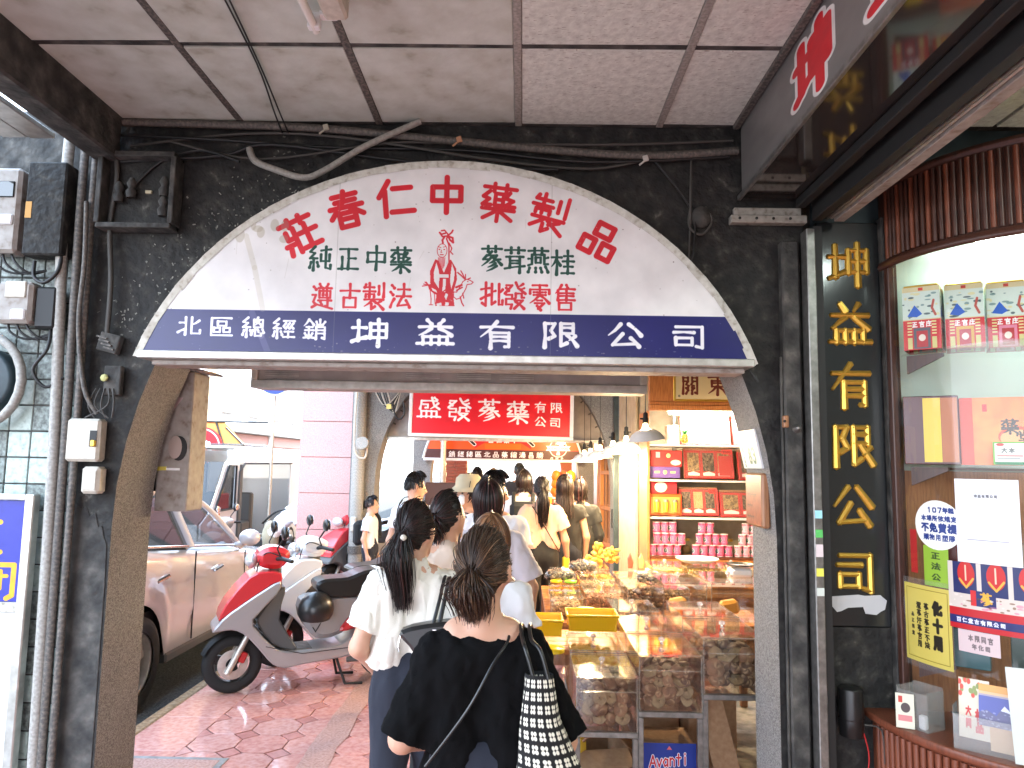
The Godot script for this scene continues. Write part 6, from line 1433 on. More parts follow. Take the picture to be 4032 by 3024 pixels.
func build_stall() -> void:
	rng.seed = 71
	for k in 3: mush.append(mushroom_mesh(k))
	# front three columns, two boxes deep, on steel racks
	var cols := [["left", 0.303, 0.625, 0.392, 0.663], ["middle", 0.634, 0.964, 0.5, 0.778], ["right", 0.972, 1.304, 0.594, 0.873]]
	var say := ["lowest clear acrylic box of dried mushrooms at the front of the stall", "clear acrylic box of dried mushrooms one step above the lowest box", "highest clear acrylic box of large dried mushrooms beside the stone pier"]
	var say2 := ["low clear acrylic box of pale dried slices behind the lowest mushroom box", "clear acrylic box of red packets behind the middle mushroom box", "clear acrylic box of packets behind the highest mushroom box"]
	var say3 := ["short steel rack carrying the lowest mushroom boxes", "steel rack of middle height carrying mushroom boxes above the blue carton", "tallest steel rack standing against the stone pier"]
	for i in 3:
		var q: Array = cols[i]
		acrylic_box("acrylic_box", say[i], q[1], q[2], q[3], q[4], -4.05, 0.5, "acrylic boxes at the front of the stall")
		acrylic_box("acrylic_box", say2[i], q[1], q[2], q[3] + 0.01, q[4] + 0.01, -4.56, 0.5, "acrylic boxes at the front of the stall")
		rack(say3[i], q[1] - 0.004, q[2] + 0.004, q[3] - 0.002, -4.05, 1.02)
		var r: float = [0.041, 0.037, 0.048][i]
		var fillh: float = (q[4] - q[3]) * 0.74
		var cx := int((q[2] - q[1]) / (r * 1.6)); var rows := int(fillh / (r * 1.3))
		for k in cx * rows + cx * 4:
			var o := MeshInstance3D.new()
			o.mesh = mush[rng.randi() % 3]; o.material_override = M.mushroom
			o.name = numbered("dried_mushroom"); add_child(o)
			var front := k < cx * rows
			var kk := k if front else k - cx * rows
			var jx: float = lerpf(q[1] + r * 1.15, q[2] - r * 1.15, ((kk % cx) + 0.5) / cx) + rng.randf_range(-0.3, 0.3) * r * 0.6
			if front: o.position = Vector3(clampf(jx, q[1] + r * 1.1, q[2] - r * 1.1), q[3] + r * 1.0 + (kk / cx) * r * 1.3 + rng.randf_range(0, 0.3) * r, -4.06 - r * 1.1 - rng.randf() * r * 0.7)
			else: o.position = Vector3(clampf(jx, q[1] + r * 1.1, q[2] - r * 1.1), q[3] + fillh + rng.randf_range(-0.2, 0.5) * r, -4.12 - r * 1.5 - (kk / cx) * r * 2.0)
			var up := Basis(Vector3.RIGHT, (rng.randf_range(0.9, 1.9) if rng.randf() < 0.68 else rng.randf_range(3.6, 4.7)) if front else rng.randf_range(-0.7, 0.7))
			o.basis = Basis(Vector3.BACK, rng.randf_range(-0.7, 0.7)) * up * Basis(Vector3.UP, rng.randf() * TAU) * Basis.from_scale(Vector3(1, rng.randf_range(0.8, 1.1), 1) * r * rng.randf_range(0.8, 1.12))
			tag(o, ["plump dried mushroom in the lowest acrylic box", "dried mushroom in the middle acrylic box", "large crackled dried mushroom in the highest acrylic box"][i], "mushroom", ["mushrooms in the lowest box", "mushrooms in the middle box", "mushrooms in the highest box"][i])
		pile("mushroom_heap", ["brown dried mushrooms filling the lowest acrylic box", "brown dried mushrooms filling the middle acrylic box", "brown dried mushrooms filling the highest acrylic box"][i], "mushrooms", q[1] + 0.01, q[2] - 0.01, q[3] + 0.01, q[3] + fillh * 0.9, -4.05 - r * 2.4, 0.5 - r * 2.6, 0.05, [Color(0.14, 0.075, 0.04), Color(0.2, 0.11, 0.06)])
	pile("dried_slices", "pale dried slices heaped in the low box behind the lowest mushrooms", "dried food", 0.315, 0.615, 0.41, 0.6, -4.57, 0.48, 0.05, [Color(0.5, 0.33, 0.17), Color(0.6, 0.42, 0.24), Color(0.35, 0.1, 0.05)], 1.6)
	for i in 2:
		for k in 4:
			var b := MB.new(); b.col = [Color(0.5, 0.04, 0.03), Color(0.55, 0.1, 0.06), Color(0.45, 0.02, 0.03), Color(0.62, 0.3, 0.15)][k]
			b.box(Vector3(0, 0.06, 0), Vector3(0.24 - 0.02 * k, 0.12, 0.06), Basis(Vector3.RIGHT, -0.3), 0.008)
			tag(obj("red_packet", b, M.vc_gloss, null, Vector3(0.8 + i * 0.34, 0.515 + i * 0.095, -4.66 - k * 0.1)), ["red food packet inside the middle acrylic box", "red food packet inside the box by the stone pier"][i], "packet", ["red packets in the middle box", "red packets in the tall box"][i])
	# further boxes: x0 x1 y0 y1 front depth
	var more := [
		[0.23, 0.48, 0.62, 0.76, -5.75, 0.42, 0, "clear box of brown dried nuts at the aisle edge of the stall"], [0.50, 0.80, 0.63, 0.8, -5.85, 0.42, 1, "clear box of reddish dried shrimp beside the nuts"], [0.81, 1.27, 0.64, 0.86, -5.7, 0.45, 2, "wide clear box of small dark mushrooms with a thick clear lid"],
		[0.24, 0.48, 0.64, 0.78, -6.25, 0.4, 3, "clear box with orange packets behind the dried nuts"], [0.5, 0.79, 0.66, 0.82, -6.35, 0.4, 0, "clear box of pale nuts behind the dried shrimp"], [0.81, 1.15, 0.68, 0.85, -6.25, 0.4, 1, "clear box of dried flakes behind the small mushrooms"],
		[0.28, 0.5, 0.66, 0.8, -6.75, 0.4, 3, "far clear box with yellow packets near the snack bags"], [0.52, 0.8, 0.68, 0.84, -6.85, 0.4, 1, "far clear box of reddish flakes near the snack bags"],
		[1.13, 1.40, 0.80, 0.92, -6.45, 0.4, 4, "clear box of golden dried scallops under the pink cans, nearest the arcade"], [1.42, 1.69, 0.80, 0.92, -6.45, 0.4, 4, "clear box of golden dried scallops in the middle of its row"], [1.71, 1.98, 0.80, 0.92, -6.45, 0.4, 4, "clear box of golden dried scallops at the inner end of its row"],
		[1.0, 1.3, 0.72, 0.96, -5.3, 0.5, 5, "tall nearly empty clear bin holding an orange bag"], [1.32, 1.7, 0.72, 0.98, -5.25, 0.55, 5, "tall nearly empty clear bin beside the stone pier"], [0.64, 0.93, 0.62, 0.8, -5.12, 0.45, 6, "clear box of paper slips behind the middle mushroom boxes"]]
	var pal := [[Color(0.4, 0.26, 0.14), Color(0.5, 0.35, 0.2)], [Color(0.42, 0.2, 0.12), Color(0.3, 0.16, 0.09)], [Color(0.1, 0.06, 0.04), Color(0.2, 0.13, 0.08)], [Color(0.8, 0.4, 0.03), Color(0.75, 0.3, 0.05)], [Color(0.75, 0.5, 0.15), Color(0.82, 0.6, 0.25)], [Color(0.6, 0.3, 0.05)], [Color(0.75, 0.7, 0.6)]]
	for q in more:
		acrylic_box("acrylic_box", q[7], q[0], q[1], q[2], q[3], q[4], q[5], "acrylic boxes further along the stall")
		if q[6] < 5: pile("dried_goods", q[7].replace("clear box", "contents of the clear box").replace("wide contents", "contents"), "dried food", q[0] + 0.008, q[1] - 0.008, q[2] + 0.006, q[2] + (q[3] - q[2]) * [0.7, 0.8, 0.86, 0.75, 0.8][q[6]], q[4] - 0.006, q[5] - 0.012, [0.03, 0.026, 0.04, 0.06, 0.03][q[6]], pal[q[6]], [1, 1.4, 1, 1, 1][q[6]])
		if q[6] >= 5:
			var b := MB.new(); var c: Color = pal[q[6]][0]; b.col = c
			b.box(Vector3(0, 0.05, 0), Vector3(0.13, 0.1, 0.09), Basis(Vector3.BACK, 0.2), 0.02); tag(obj("loose_packet", b, M.vc_gloss, null, Vector3((q[0] + q[1]) / 2, q[2] + 0.008, q[4] - 0.25)), q[7].replace("clear", "packet lying in the clear"), "packet")
	# tables under them
	for q in [[0.2, 1.32, 0.615, -5.65, -7.4, "wooden slat table under the boxes of nuts and shrimp"], [1.0, 2.6, 0.79, -6.4, -7.05, "narrow wooden counter under the scallop boxes"], [0.97, 1.72, 0.71, -5.2, -5.85, "low wooden stand under the tall clear bins"], [0.0, 0.95, 0.60, -4.9, -5.62, "low wooden stand under the yellow baskets"]]:
		var t := thing("stall_table", q[5], "table", Vector3.ZERO)
		var b: MB
		var nb := int(absf(q[4] - q[3]) / 0.12)
		for k in nb:
			b = MB.new(); b.boxr(Vector3(q[0], q[2] - 0.03, q[3] - k * 0.12), Vector3(q[1], q[2] - 0.002, q[3] - k * 0.12 - 0.112), 0.003); obj("board", b, M.wood_orange, t)
		b = MB.new(); b.boxr(Vector3(q[0], q[2] - 0.1, q[3] - 0.01), Vector3(q[1], q[2] - 0.031, q[3] - 0.03)); obj("apron", b, M.wood_brown, t)
		for lx in [q[0] + 0.03, q[1] - 0.03]:
			for lz in [q[3] - 0.05, q[4] + 0.05]:
				b = MB.new(); b.boxr(Vector3(lx - 0.025, 0, lz - 0.025), Vector3(lx + 0.025, q[2] - 0.031, lz + 0.025), 0.003); obj("leg", b, M.wood_brown, t)
	# yellow baskets over clear jars
	for k in 2:
		var t := thing("yellow_basket", ["small yellow plastic basket hooked over a clear jar at the aisle", "wide yellow plastic basket beside the mushroom boxes"][k], "basket", [Vector3(0.16, 0.69, -4.95), Vector3(0.47, 0.715, -5.0)][k])
		var w: float = [0.23, 0.33][k]
		for q in [[-1, 0], [1, 0], [0, -1], [0, 1]]:
			var b := MB.new()
			var bs := Basis(Vector3(q[1], 0, -q[0]), 0.18)
			b.box(Vector3(q[0] * w * 0.46, 0.05, q[1] * 0.1), Vector3(0.006 if q[0] else w * 0.94, 0.1, 0.006 if q[1] else 0.21), bs, 0.002); obj("side", b, M.yellow_plastic, t)
		var b := MB.new(); b.box(Vector3(0, 0.003, 0), Vector3(w * 0.86, 0.006, 0.18)); obj("bottom", b, M.yellow_plastic, t)
		b = MB.new()
		var rp := []
		for c in [[-1, 1], [1, 1], [1, -1], [-1, -1], [-1, 1]]: rp.append(Vector3(c[0] * w * 0.495, 0.1, c[1] * 0.118))
		b.tube(rp, 0.009, 6); obj("rim", b, M.yellow_plastic, t)
	for k in 3:
		var t := thing("clear_jar", ["tall clear jar of yellow dried strips at the aisle", "tall clear jar of orange dried strips behind the black shirt", "squat clear jar with a green lid behind the lowest mushroom box"][k], "jar", [Vector3(0.2, 0.0, -4.6), Vector3(0.09, 0.0, -4.62), Vector3(0.46, 0.64, -5.3)][k], 0, "clear jars at the stall")
		var hh: float = [0.66, 0.6, 0.12][k]
		var b := MB.new(); b.lathe([Vector2(0.001, 0.002), Vector2(0.07, 0.002), Vector2(0.075, 0.02), Vector2(0.075, hh - 0.03), Vector2(0.066, hh)], Transform3D.IDENTITY, 18); obj("glass", b, M.acrylic, t)
		b = MB.new()
		for i in 26:
			b.col = [Color(0.6, 0.38, 0.05), Color(0.7, 0.25, 0.04), Color(0.5, 0.45, 0.1)][k] * rng.randf_range(0.6, 1.2)
			var a := rng.randf() * TAU
			var p := Vector3(0.056 * cos(a), hh * rng.randf_range(0.05, 0.7), 0.056 * sin(a))
			b.box(p, Vector3(0.016, hh * 0.22, 0.01), Basis(Vector3(cos(a), 0, sin(a)), rng.randf_range(-0.5, 0.5)))
		obj("strips", b, M.vc_gloss, t)
		b = MB.new(); b.lathe([Vector2(0.072, hh), Vector2(0.072, hh + 0.025), Vector2(0.0, hh + 0.026)], Transform3D.IDENTITY, 18); obj("lid", b, [M.yellow_plastic, M.yellow_plastic, M.green_plastic][k], t)
	# snack bags and plastic bags
	for q in [[0.74, 0.84, -7.2, 0.13, 0.2, Color(0.72, 0.36, 0.06), "puffed plastic bag of orange snacks, upright beside the lamps' stall end"], [0.88, 0.83, -7.3, 0.17, 0.15, Color(0.75, 0.4, 0.08), "lumpy plastic bag of orange snacks slumped on the boxes"], [0.66, 0.83, -7.1, 0.12, 0.1, Color(0.8, 0.4, 0.05), "small plastic bag of orange snacks in front of the others"]]:
		pile("snack_bag", q[6], "bag", q[0] - q[3] / 2, q[0] + q[3] / 2, q[1], q[1] + q[4], q[2], 0.1, 0.055, [q[5], q[5] * 1.15, Color(0.8, 0.5, 0.15)], 1.3, "bags of orange snacks")
	for q in [[0.34, 0.80, -6.4, "clear bag of dark wood-ear fungus on the aisle boxes"], [0.55, 0.85, -6.6, "clear bag of dark wood-ear fungus further from the aisle"], [1.02, 0.885, -5.8, "crumpled clear bag of small mushrooms lying on the wide box lid"]]:
		pile("bag_contents", q[3] + ", its contents", "dried food", q[0] - 0.12, q[0] + 0.12, q[1], q[1] + 0.06, q[2], 0.13, 0.035, [Color(0.06, 0.045, 0.035), Color(0.25, 0.2, 0.13)], 1.3)
		var b := MB.new(); b.ball(Vector3.ZERO, Vector3(0.14, 0.055, 0.09), 14)
		for i in b.v.size(): b.v[i] += b.n[i] * warp.get_noise_3dv(b.v[i] * 900.0) * 0.03
		tag(obj("plastic_bag", b, M.film, null, Vector3(q[0], q[1] + 0.04, q[2] - 0.065)), q[3], "bag", "clear bags of dried goods")
	for q in [[0.30, "yellow_plastic", "yellow jar lid lying on the aisle box"], [0.42, "green_plastic", "lime green jar lid lying on the aisle box"]]:
		var b := MB.new(); b.lathe([Vector2(0.001, 0), Vector2(0.05, 0), Vector2(0.05, 0.018), Vector2(0.001, 0.02)], Transform3D.IDENTITY, 16); tag(obj("jar_lid", b, M[q[1]], null, Vector3(q[0], 0.796, -6.35)), q[2], "lid")
	for q in [[0.98, Color(0.7, 0.1, 0.06), "small red flag-shaped snack packet standing on the boxes"], [1.08, Color(0.4, 0.6, 0.2), "small green and white snack packet standing on the boxes"]]:
		var b := MB.new(); b.col = q[1]; b.prism(poly([0, 0, 0.04, 0, 0.05, 0.05, 0.02, 0.14, -0.005, 0.09]), Transform3D(Basis.IDENTITY, Vector3(0, 0, -0.01)), 0.02, 0.008); tag(obj("snack_packet", b, M.vc_gloss, null, Vector3(q[0], 0.85, -6.9)), q[2], "packet")
	var wt := MB.new(); wt.lathe([Vector2(0.001, 0), Vector2(0.12, 0.0), Vector2(0.19, 0.035), Vector2(0.185, 0.04), Vector2(0.11, 0.008), Vector2(0.001, 0.008)], Transform3D.IDENTITY, 24); tag(obj("white_tray", wt, M.white_gloss, null, Vector3(1.55, 0.945, -6.65)), "white enamel tray lying on the scallop boxes", "tray")
	var P := Print.new(384, 64, Color(0.92, 0.86, 0.85))
	for i in 14: words(P, ["北區品", "一同大"][i % 2], Vector2(12 + i * 27, 20 + (i % 2) * 22), Vector2(9, 0), Vector2(8, 12), 1, Color(0.75, 0.2, 0.25))
	var t := thing("price_strip", "white strip of red price lettering hung in front of the scallop boxes", "price strip", Vector3(1.55, 0.84, -6.4))
	var b := MB.new(); b.quad(Vector3(-0.26, -0.06, 0.012), Vector3(0.34, -0.06, 0.012), Vector3(0.34, 0.01, 0.0), Vector3(-0.26, 0.01, 0.0)); obj("strip", b, printed("strip_print", P, 0.5), t)
	t = thing("kitchen_scale", "white kitchen scale with a round dial at the inner end of the stall", "scale", Vector3(1.62, 0.985, -5.6))
	b = MB.new(); b.boxr(Vector3(-0.08, 0, -0.06), Vector3(0.08, 0.06, 0.06), 0.015); obj("base", b, M.white_gloss, t)
	b = MB.new(); b.lathe([Vector2(0.001, 0.075), Vector2(0.09, 0.075), Vector2(0.1, 0.09)], Transform3D.IDENTITY, 18); obj("pan", b, M.steel, t)
	# cartons on the floor
	carton("open brown carton with raised flaps under the lowest rack", Vector3(0.38, 0, -4.5), Vector3(0.42, 0.2, 0.36), 0.2)
	carton("closed brown carton deep under the middle rack", Vector3(0.82, 0, -4.85), Vector3(0.34, 0.36, 0.3), -0.1, false)
	carton("tall brown carton under the tallest rack", Vector3(1.13, 0, -4.75), Vector3(0.3, 0.42, 0.32), 0.15, false)
	b = MB.new(); b.box(Vector3(1.12, 0.26, -4.3), Vector3(0.14, 0.56, 0.02), Basis(Vector3.BACK, 0.25)); tag(obj("cardboard_sheet", b, M.card), "flattened cardboard sheet leaning under the tallest rack", "cardboard")
	P = Print.new(320, 240, Color(0.1, 0.2, 0.55)); P.rect(Rect2(0, 150, 320, 90), Color(0.72, 0.1, 0.15)); P.rect(Rect2(0, 146, 320, 5), Color(0.85, 0.88, 0.9))
	for pass_ in 2: words(P, "Avanti", Vector2(70, 84), Vector2(37, -3), Vector2(46 if pass_ else 46, 62), 7.5 - pass_ * 3.5, [Color(0.9, 0.9, 0.93), Color(0.78, 0.12, 0.16)][pass_])
	P.fill(PackedVector2Array([Vector2(150, 30), Vector2(165, 12), Vector2(180, 30)]), Color(0.85, 0.4, 0.4)); P.rect(Rect2(80, 170, 160, 10), Color(0.85, 0.6, 0.6)); P.rect(Rect2(90, 188, 140, 8), Color(0.85, 0.6, 0.6))
	t = thing("printed_carton", "blue and red printed carton standing under the middle rack", "carton", Vector3(0.815, 0, -4.2))
	b = MB.new(); b.quad(Vector3(-0.15, 0.02, 0.0), Vector3(0.15, 0.02, 0.0), Vector3(0.15, 0.29, 0), Vector3(-0.15, 0.29, 0)); obj("printed_front", b, printed("carton_print", P, 0.5), t)
	b = MB.new(); b.boxr(Vector3(-0.15, 0, -0.25), Vector3(0.15, 0.29, -0.001), 0.001); obj("body", b, M.card, t)
	t = thing("yellow_bag", "yellow shopping bag with a brown loop handle under the stall", "bag", Vector3(0.3, 0, -4.33))
	b = MB.new(); b.col = Color(0.75, 0.5, 0.05); b.box(Vector3(0, 0.15, 0), Vector3(0.16, 0.3, 0.08), Basis.IDENTITY, 0.03); obj("bag_body", b, M.vc, t)
	wire("handle", [Vector3(-0.01, 0.29, 0.045), Vector3(0.04, 0.34, 0.05), Vector3(0.1, 0.31, 0.05), Vector3(0.06, 0.26, 0.05)], 0.008, M.wood_brown, t)
	# --- shelves at the end wall
	t = thing("display_shelves", "wall shelving of white boards and orange wood posts full of gift sets", "shelf", Vector3.ZERO)
	for y in [1.99, 1.66, 1.31, 0.945]:
		b = MB.new(); b.boxr(Vector3(1.2, y - 0.022, -7.05), Vector3(2.95, y - 0.004, -7.5), 0.003); obj("shelf_board", b, M.wood_red if y < 1 else M.white_paint, t)
	for x in [1.195, 1.52, 2.3]:
		b = MB.new(); b.boxr(Vector3(x - 0.012, 0.0, -7.45), Vector3(x + 0.012, 2.3, -7.5)); obj("upright", b, M.alu, t)
	b = MB.new(); b.boxr(Vector3(1.175, 0.6, -7.02), Vector3(1.2, 2.3, -7.5), 0.003); obj("side_board", b, M.wood_orange, t)
	b = MB.new(); b.boxr(Vector3(1.21, 0.0, -7.04), Vector3(2.95, 0.92, -7.5), 0.004); obj("base_cupboard", b, M.wood_orange, t)
	t = thing("wooden_fascia", "orange varnished wooden fascia over the shelves", "fascia", Vector3(0, 0, -7.05))
	for q in [[2.31, 2.36, 0.03], [2.362, 2.39, 0.015], [2.392, 2.84, 0.0], [2.842, 2.88, 0.02]]:
		b = MB.new(); b.boxr(Vector3(1.2, q[0], -0.06), Vector3(2.95, q[1], q[2]), 0.004); obj("moulding", b, M.wood_orange, t)
	P = Print.new(480, 180, Color(0.87, 0.82, 0.66)); letter(P, "關", Vector2(68, 106), Vector2(96, 108), 5, Color(0.42, 0.15, 0.12), 1); letter(P, "東", Vector2(198, 108), Vector2(106, 110), 5.4, Color(0.42, 0.15, 0.12), 1); P.disc(Vector2(16, 166), Vector2(6, 6), Color(0.5, 0.5, 0.45))
	t = thing("shop_plaque", "cream wooden plaque with brown characters above the shelves", "sign", Vector3(1.45, 2.42, -7.045))
	b = MB.new(); b.boxr(Vector3(-0.02, -0.02, 0), Vector3(1.1, 0.38, 0.02), 0.004); obj("frame", b, M.gold, t)
	b = MB.new(); b.quad(Vector3(0, 0, 0.0215), Vector3(0.96, 0, 0.0215), Vector3(0.96, 0.36, 0.0215), Vector3(0, 0.36, 0.0215)); obj("plaque_face", b, printed("plaque_print", P, 0.4), t)
	for k in 3: product_print(k)
	P = Print.new(64, 40, Color(0.85, 0.08, 0.1)); words(P, "3500", Vector2(12, 20), Vector2(13, 0), Vector2(12, 22), 1.6, Color(0.3, 0.02, 0.03)); printed("price_tag_print", P, 0.5)
	gift_set("open gift set of pale dried slices on the top shelf with a red price tag", 990, 1390, 395, 640, [1, 0, 1]); gift_set("gift set with blue and orange tins at the inner end of the top shelf", 1410, 1700, 390, 640, [2, 0], false)
	gift_set("large gift set of knobbly dried mushrooms with a red envelope on the second shelf", 1020, 1415, 660, 910, [2, 1, 2], true, true); gift_set("gift set with a red fan card on the second shelf near the pier", 1450, 1760, 670, 915, [1, 2], false, true)
	gift_set("gift set of glossy wrapped goods on the third shelf", 975, 1290, 975, 1205, [1, 0, 1]); gift_set("gift set of brick-like pieces and mushrooms on the third shelf", 1300, 1640, 995, 1210, [2, 1])
	var plain := [[740, 990, 690, 818, Color(0.6, 0.05, 0.05), "flat red abalone box on the second shelf", 1], [735, 975, 820, 908, Color(0.14, 0.08, 0.3), "flat purple box with gold lettering under the red box", 2], [742, 950, 925, 1034, Color(0.5, 0.03, 0.04), "red box with a round white plate picture on the third shelf", 3], [725, 985, 1036, 1203, Color(0.75, 0.12, 0.02), "orange gift box holding three honey jars on the third shelf", 4], [872, 968, 490, 636, Color(0.55, 0.52, 0.42), "small pale framed box with an oval window on the top shelf", 5]]
	for q in plain:
		var w: float = (q[1] - q[0]) * 0.001193; var h: float = (q[3] - q[2]) * 0.001193
		t = thing("flat_box", q[5], "box", Vector3(sx((q[0] + q[1]) / 2.0), sy(q[3]), -7.12))
		b = MB.new(); b.col = q[4]; b.boxr(Vector3(-w / 2, 0, -0.1), Vector3(w / 2, h, 0), 0.003); obj("box_body", b, M.vc_gloss, t)
		b = MB.new()
		match q[6]:
			1: b.col = Color(0.8, 0.6, 0.3); b.ball(Vector3(0.02, h * 0.68, 0.001), Vector3(0.022, 0.022, 0.003), 12); b.col = Color(0.8, 0.72, 0.6); b.ball(Vector3(0.09, h * 0.25, 0.001), Vector3(0.05, 0.026, 0.004), 14); b.col = Color(0.3, 0.45, 0.55); b.boxr(Vector3(-0.1, h * 0.55, 0.0005), Vector3(-0.06, h * 0.9, 0.003))
			2: b.col = Color(0.75, 0.55, 0.2); b.ball(Vector3(0.0, h * 0.5, 0.001), Vector3(0.02, 0.02, 0.003), 12); b.boxr(Vector3(-0.1, h * 0.42, 0.0005), Vector3(-0.05, h * 0.6, 0.002)); b.boxr(Vector3(0.05, h * 0.42, 0.0005), Vector3(0.1, h * 0.6, 0.002))
			3: b.col = Color(0.75, 0.72, 0.6); b.ball(Vector3(-0.03, h * 0.48, 0.001), Vector3(0.06, 0.05, 0.006), 16)
			4:
				b.col = Color(0.7, 0.4, 0.1); b.boxr(Vector3(-w / 2 + 0.02, 0.02, 0.0), Vector3(w / 2 - 0.02, h - 0.03, 0.004))
				for k in 3:
					b.col = Color(0.65, 0.4, 0.03); b.lathe([Vector2(0.024, 0), Vector2(0.026, 0.09), Vector2(0.001, 0.09)], Transform3D(Basis.IDENTITY, Vector3(-0.085 + k * 0.085, 0.035, 0.03)), 12)
					b.col = Color(0.25, 0.2, 0.15); b.lathe([Vector2(0.024, 0.091), Vector2(0.024, 0.115), Vector2(0.001, 0.115)], Transform3D(Basis.IDENTITY, Vector3(-0.085 + k * 0.085, 0.035, 0.03)), 12)
			5: b.col = Color(0.75, 0.75, 0.68); b.ball(Vector3(0, h * 0.5, 0.001), Vector3(0.035, 0.06, 0.01), 14)
		obj("front_picture", b, M.vc_gloss, t)
	t = thing("pineapple_ornament", "small golden pineapple ornament with green leaves on the top shelf", "ornament", Vector3(sx(1003), sy(636), -7.06))
	b = MB.new()
	for i in 6:
		for j in 9:
			var a := TAU * (j + 0.5 * (i % 2)) / 9.0
			var rr := 0.036 * sin(PI * (i + 1.2) / 7.6)
			b.col = [Color(0.7, 0.35, 0.02), Color(0.85, 0.55, 0.05)][(i + j) % 2]; b.ball(Vector3(rr * cos(a), 0.012 + i * 0.014, rr * sin(a)), Vector3(0.011, 0.008, 0.011), 6)
	obj("fruit", b, M.vc_gloss, t)
	b = MB.new()
	for j in 9:
		var a := TAU * j / 9.0
		b.col = Color(0.05, 0.3, 0.06); b.tube([Vector3(0.008 * cos(a), 0.09, 0.008 * sin(a)), Vector3(0.022 * cos(a), 0.12, 0.022 * sin(a)), Vector3(0.042 * cos(a), 0.13 + 0.01 * (j % 2), 0.042 * sin(a))], [0.007, 0.006, 0.001], 5)
	obj("leaves", b, M.vc, t)
	# cans
	for k in 2:
		P = Print.new(256, 96, [Color(0.86, 0.4, 0.58), Color(0.86, 0.66, 0.74)][k])
		for r in 2:
			words(P, "CALMEX", Vector2(14 + r * 128, 11), Vector2(18, 0), Vector2(15, 13), 2.0, Color(0.75, 0.1, 0.2)); P.disc(Vector2(64 + r * 128, 50), Vector2(36, 25), Color(0.85, 0.85, 0.86)); P.disc(Vector2(64 + r * 128, 50), Vector2(31, 20), [Color(0.18, 0.3, 0.38), Color(0.15, 0.36, 0.3)][k]); P.disc(Vector2(56 + r * 128, 47), Vector2(14, 9), Color(0.6, 0.72, 0.72)); words(P, "ABALON", Vector2(20 + r * 128, 86), Vector2(17, 0), Vector2(13, 11), 1.6, Color(0.75, 0.1, 0.2))
		printed("can_print_%d" % k, P, 0.3)
	b = MB.new(); b.lathe([Vector2(0.036, 0.004), Vector2(0.036, 0.1)], Transform3D.IDENTITY, 20)
	for i in b.uv.size(): b.uv[i] = Vector2(1.0 - b.uv[i].x, 1.0 - b.uv[i].y)
	var lab := b.mesh()
	b = MB.new(); b.lathe([Vector2(0.001, 0.0), Vector2(0.036, 0.0), Vector2(0.037, 0.004), Vector2(0.036, 0.005)], Transform3D.IDENTITY, 20); b.lathe([Vector2(0.036, 0.099), Vector2(0.037, 0.104), Vector2(0.034, 0.104), Vector2(0.033, 0.101), Vector2(0.001, 0.101)], Transform3D.IDENTITY, 20)
	var rims := b.mesh()
	var stacks := [[755, 4, 0, "pink abalone can in the stack by the orange side board"], [790, 4, 1, ""], [785, 3, 2, ""], [1095, 5, 0, "pink abalone can in the middle stack of the lowest shelf"], [1125, 4, 1, ""], [1145, 2, 2, ""], [1428, 3, 0, "pale pink abalone can in the stack nearest the stone pier"], [1462, 2, 1, ""], [1490, 2, 2, ""]]
	var lb := ""
	for q in stacks:
		if q[3]: lb = q[3]
		for k in q[1]:
			var pale: bool = q[0] > 1400
			t = thing("abalone_can", lb, "can", Vector3(sx(q[0] + k * 64 + (0 if k == 0 else rng.randf_range(-1.5, 1.5))), 0.945 + q[2] * 0.1045, -7.12), rng.randf_range(-0.25, 0.25) - PI / 2, "stacked abalone cans")
			obj("label_band", lab, M["can_print_%d" % (1 if pale else 0)], t); obj("tin_rims", rims, M.foil, t)
	for q in [[1040, "glass jar of dried abalone beside the middle stack of cans"], [1385, "glass jar of dark dried goods between the can stacks"]]:
		t = thing("storage_jar", q[1], "jar", Vector3(sx(q[0]), 0.945, -7.25))
		b = MB.new(); b.lathe([Vector2(0.001, 0), Vector2(0.05, 0.0), Vector2(0.055, 0.1), Vector2(0.035, 0.12), Vector2(0.035, 0.13)], Transform3D.IDENTITY, 16); obj("glass", b, M.pane, t)
		b = MB.new(); b.col = Color(0.3, 0.2, 0.08); b.ball(Vector3(0, 0.05, 0), Vector3(0.045, 0.045, 0.045), 12); obj("contents", b, M.vc, t)
		b = MB.new(); b.lathe([Vector2(0.038, 0.13), Vector2(0.038, 0.15), Vector2(0.001, 0.152)], Transform3D.IDENTITY, 16); obj("lid", b, M.gold, t)
	# strip lamp under the fascia
	t = thing("shelf_lamp", "lit fluorescent tube tucked under the wooden fascia", "lamp", Vector3(2.0, 2.29, -7.12))
	b = MB.new(); b.tube([Vector3(-0.6, 0, 0), Vector3(0.6, 0, 0)], 0.014, 8); obj("tube", b, M.tube_lit, t)
	b = MB.new(); b.boxr(Vector3(-0.62, 0.016, -0.03), Vector3(0.62, 0.019, 0.03)); obj("reflector", b, M.white_paint, t)
	strip_light(Vector3(2.0, 2.27, -7.1), 1.2, 0.05, Vector3(0, -1, -0.15), 1.3, Color(1.0, 0.97, 0.92))
	# --- hanging bulbs
	var L := [[0.926, 2.05, 5.6], [0.9, 1.985, 6.45], [0.87, 1.965, 7.15], [0.82, 1.94, 7.85], [0.77, 1.915, 8.4], [0.745, 1.905, 8.95]]
	var who := ["largest hanging bulb with a crinkled foil shade, over the scallop boxes", "second hanging bulb with a foil shade, next along from the largest", "third hanging bulb with a foil shade along the stall", "fourth hanging bulb with a foil shade along the stall", "fifth hanging bulb with a foil shade along the stall", "last hanging bulb with a foil shade, beside the red sign's wall"]
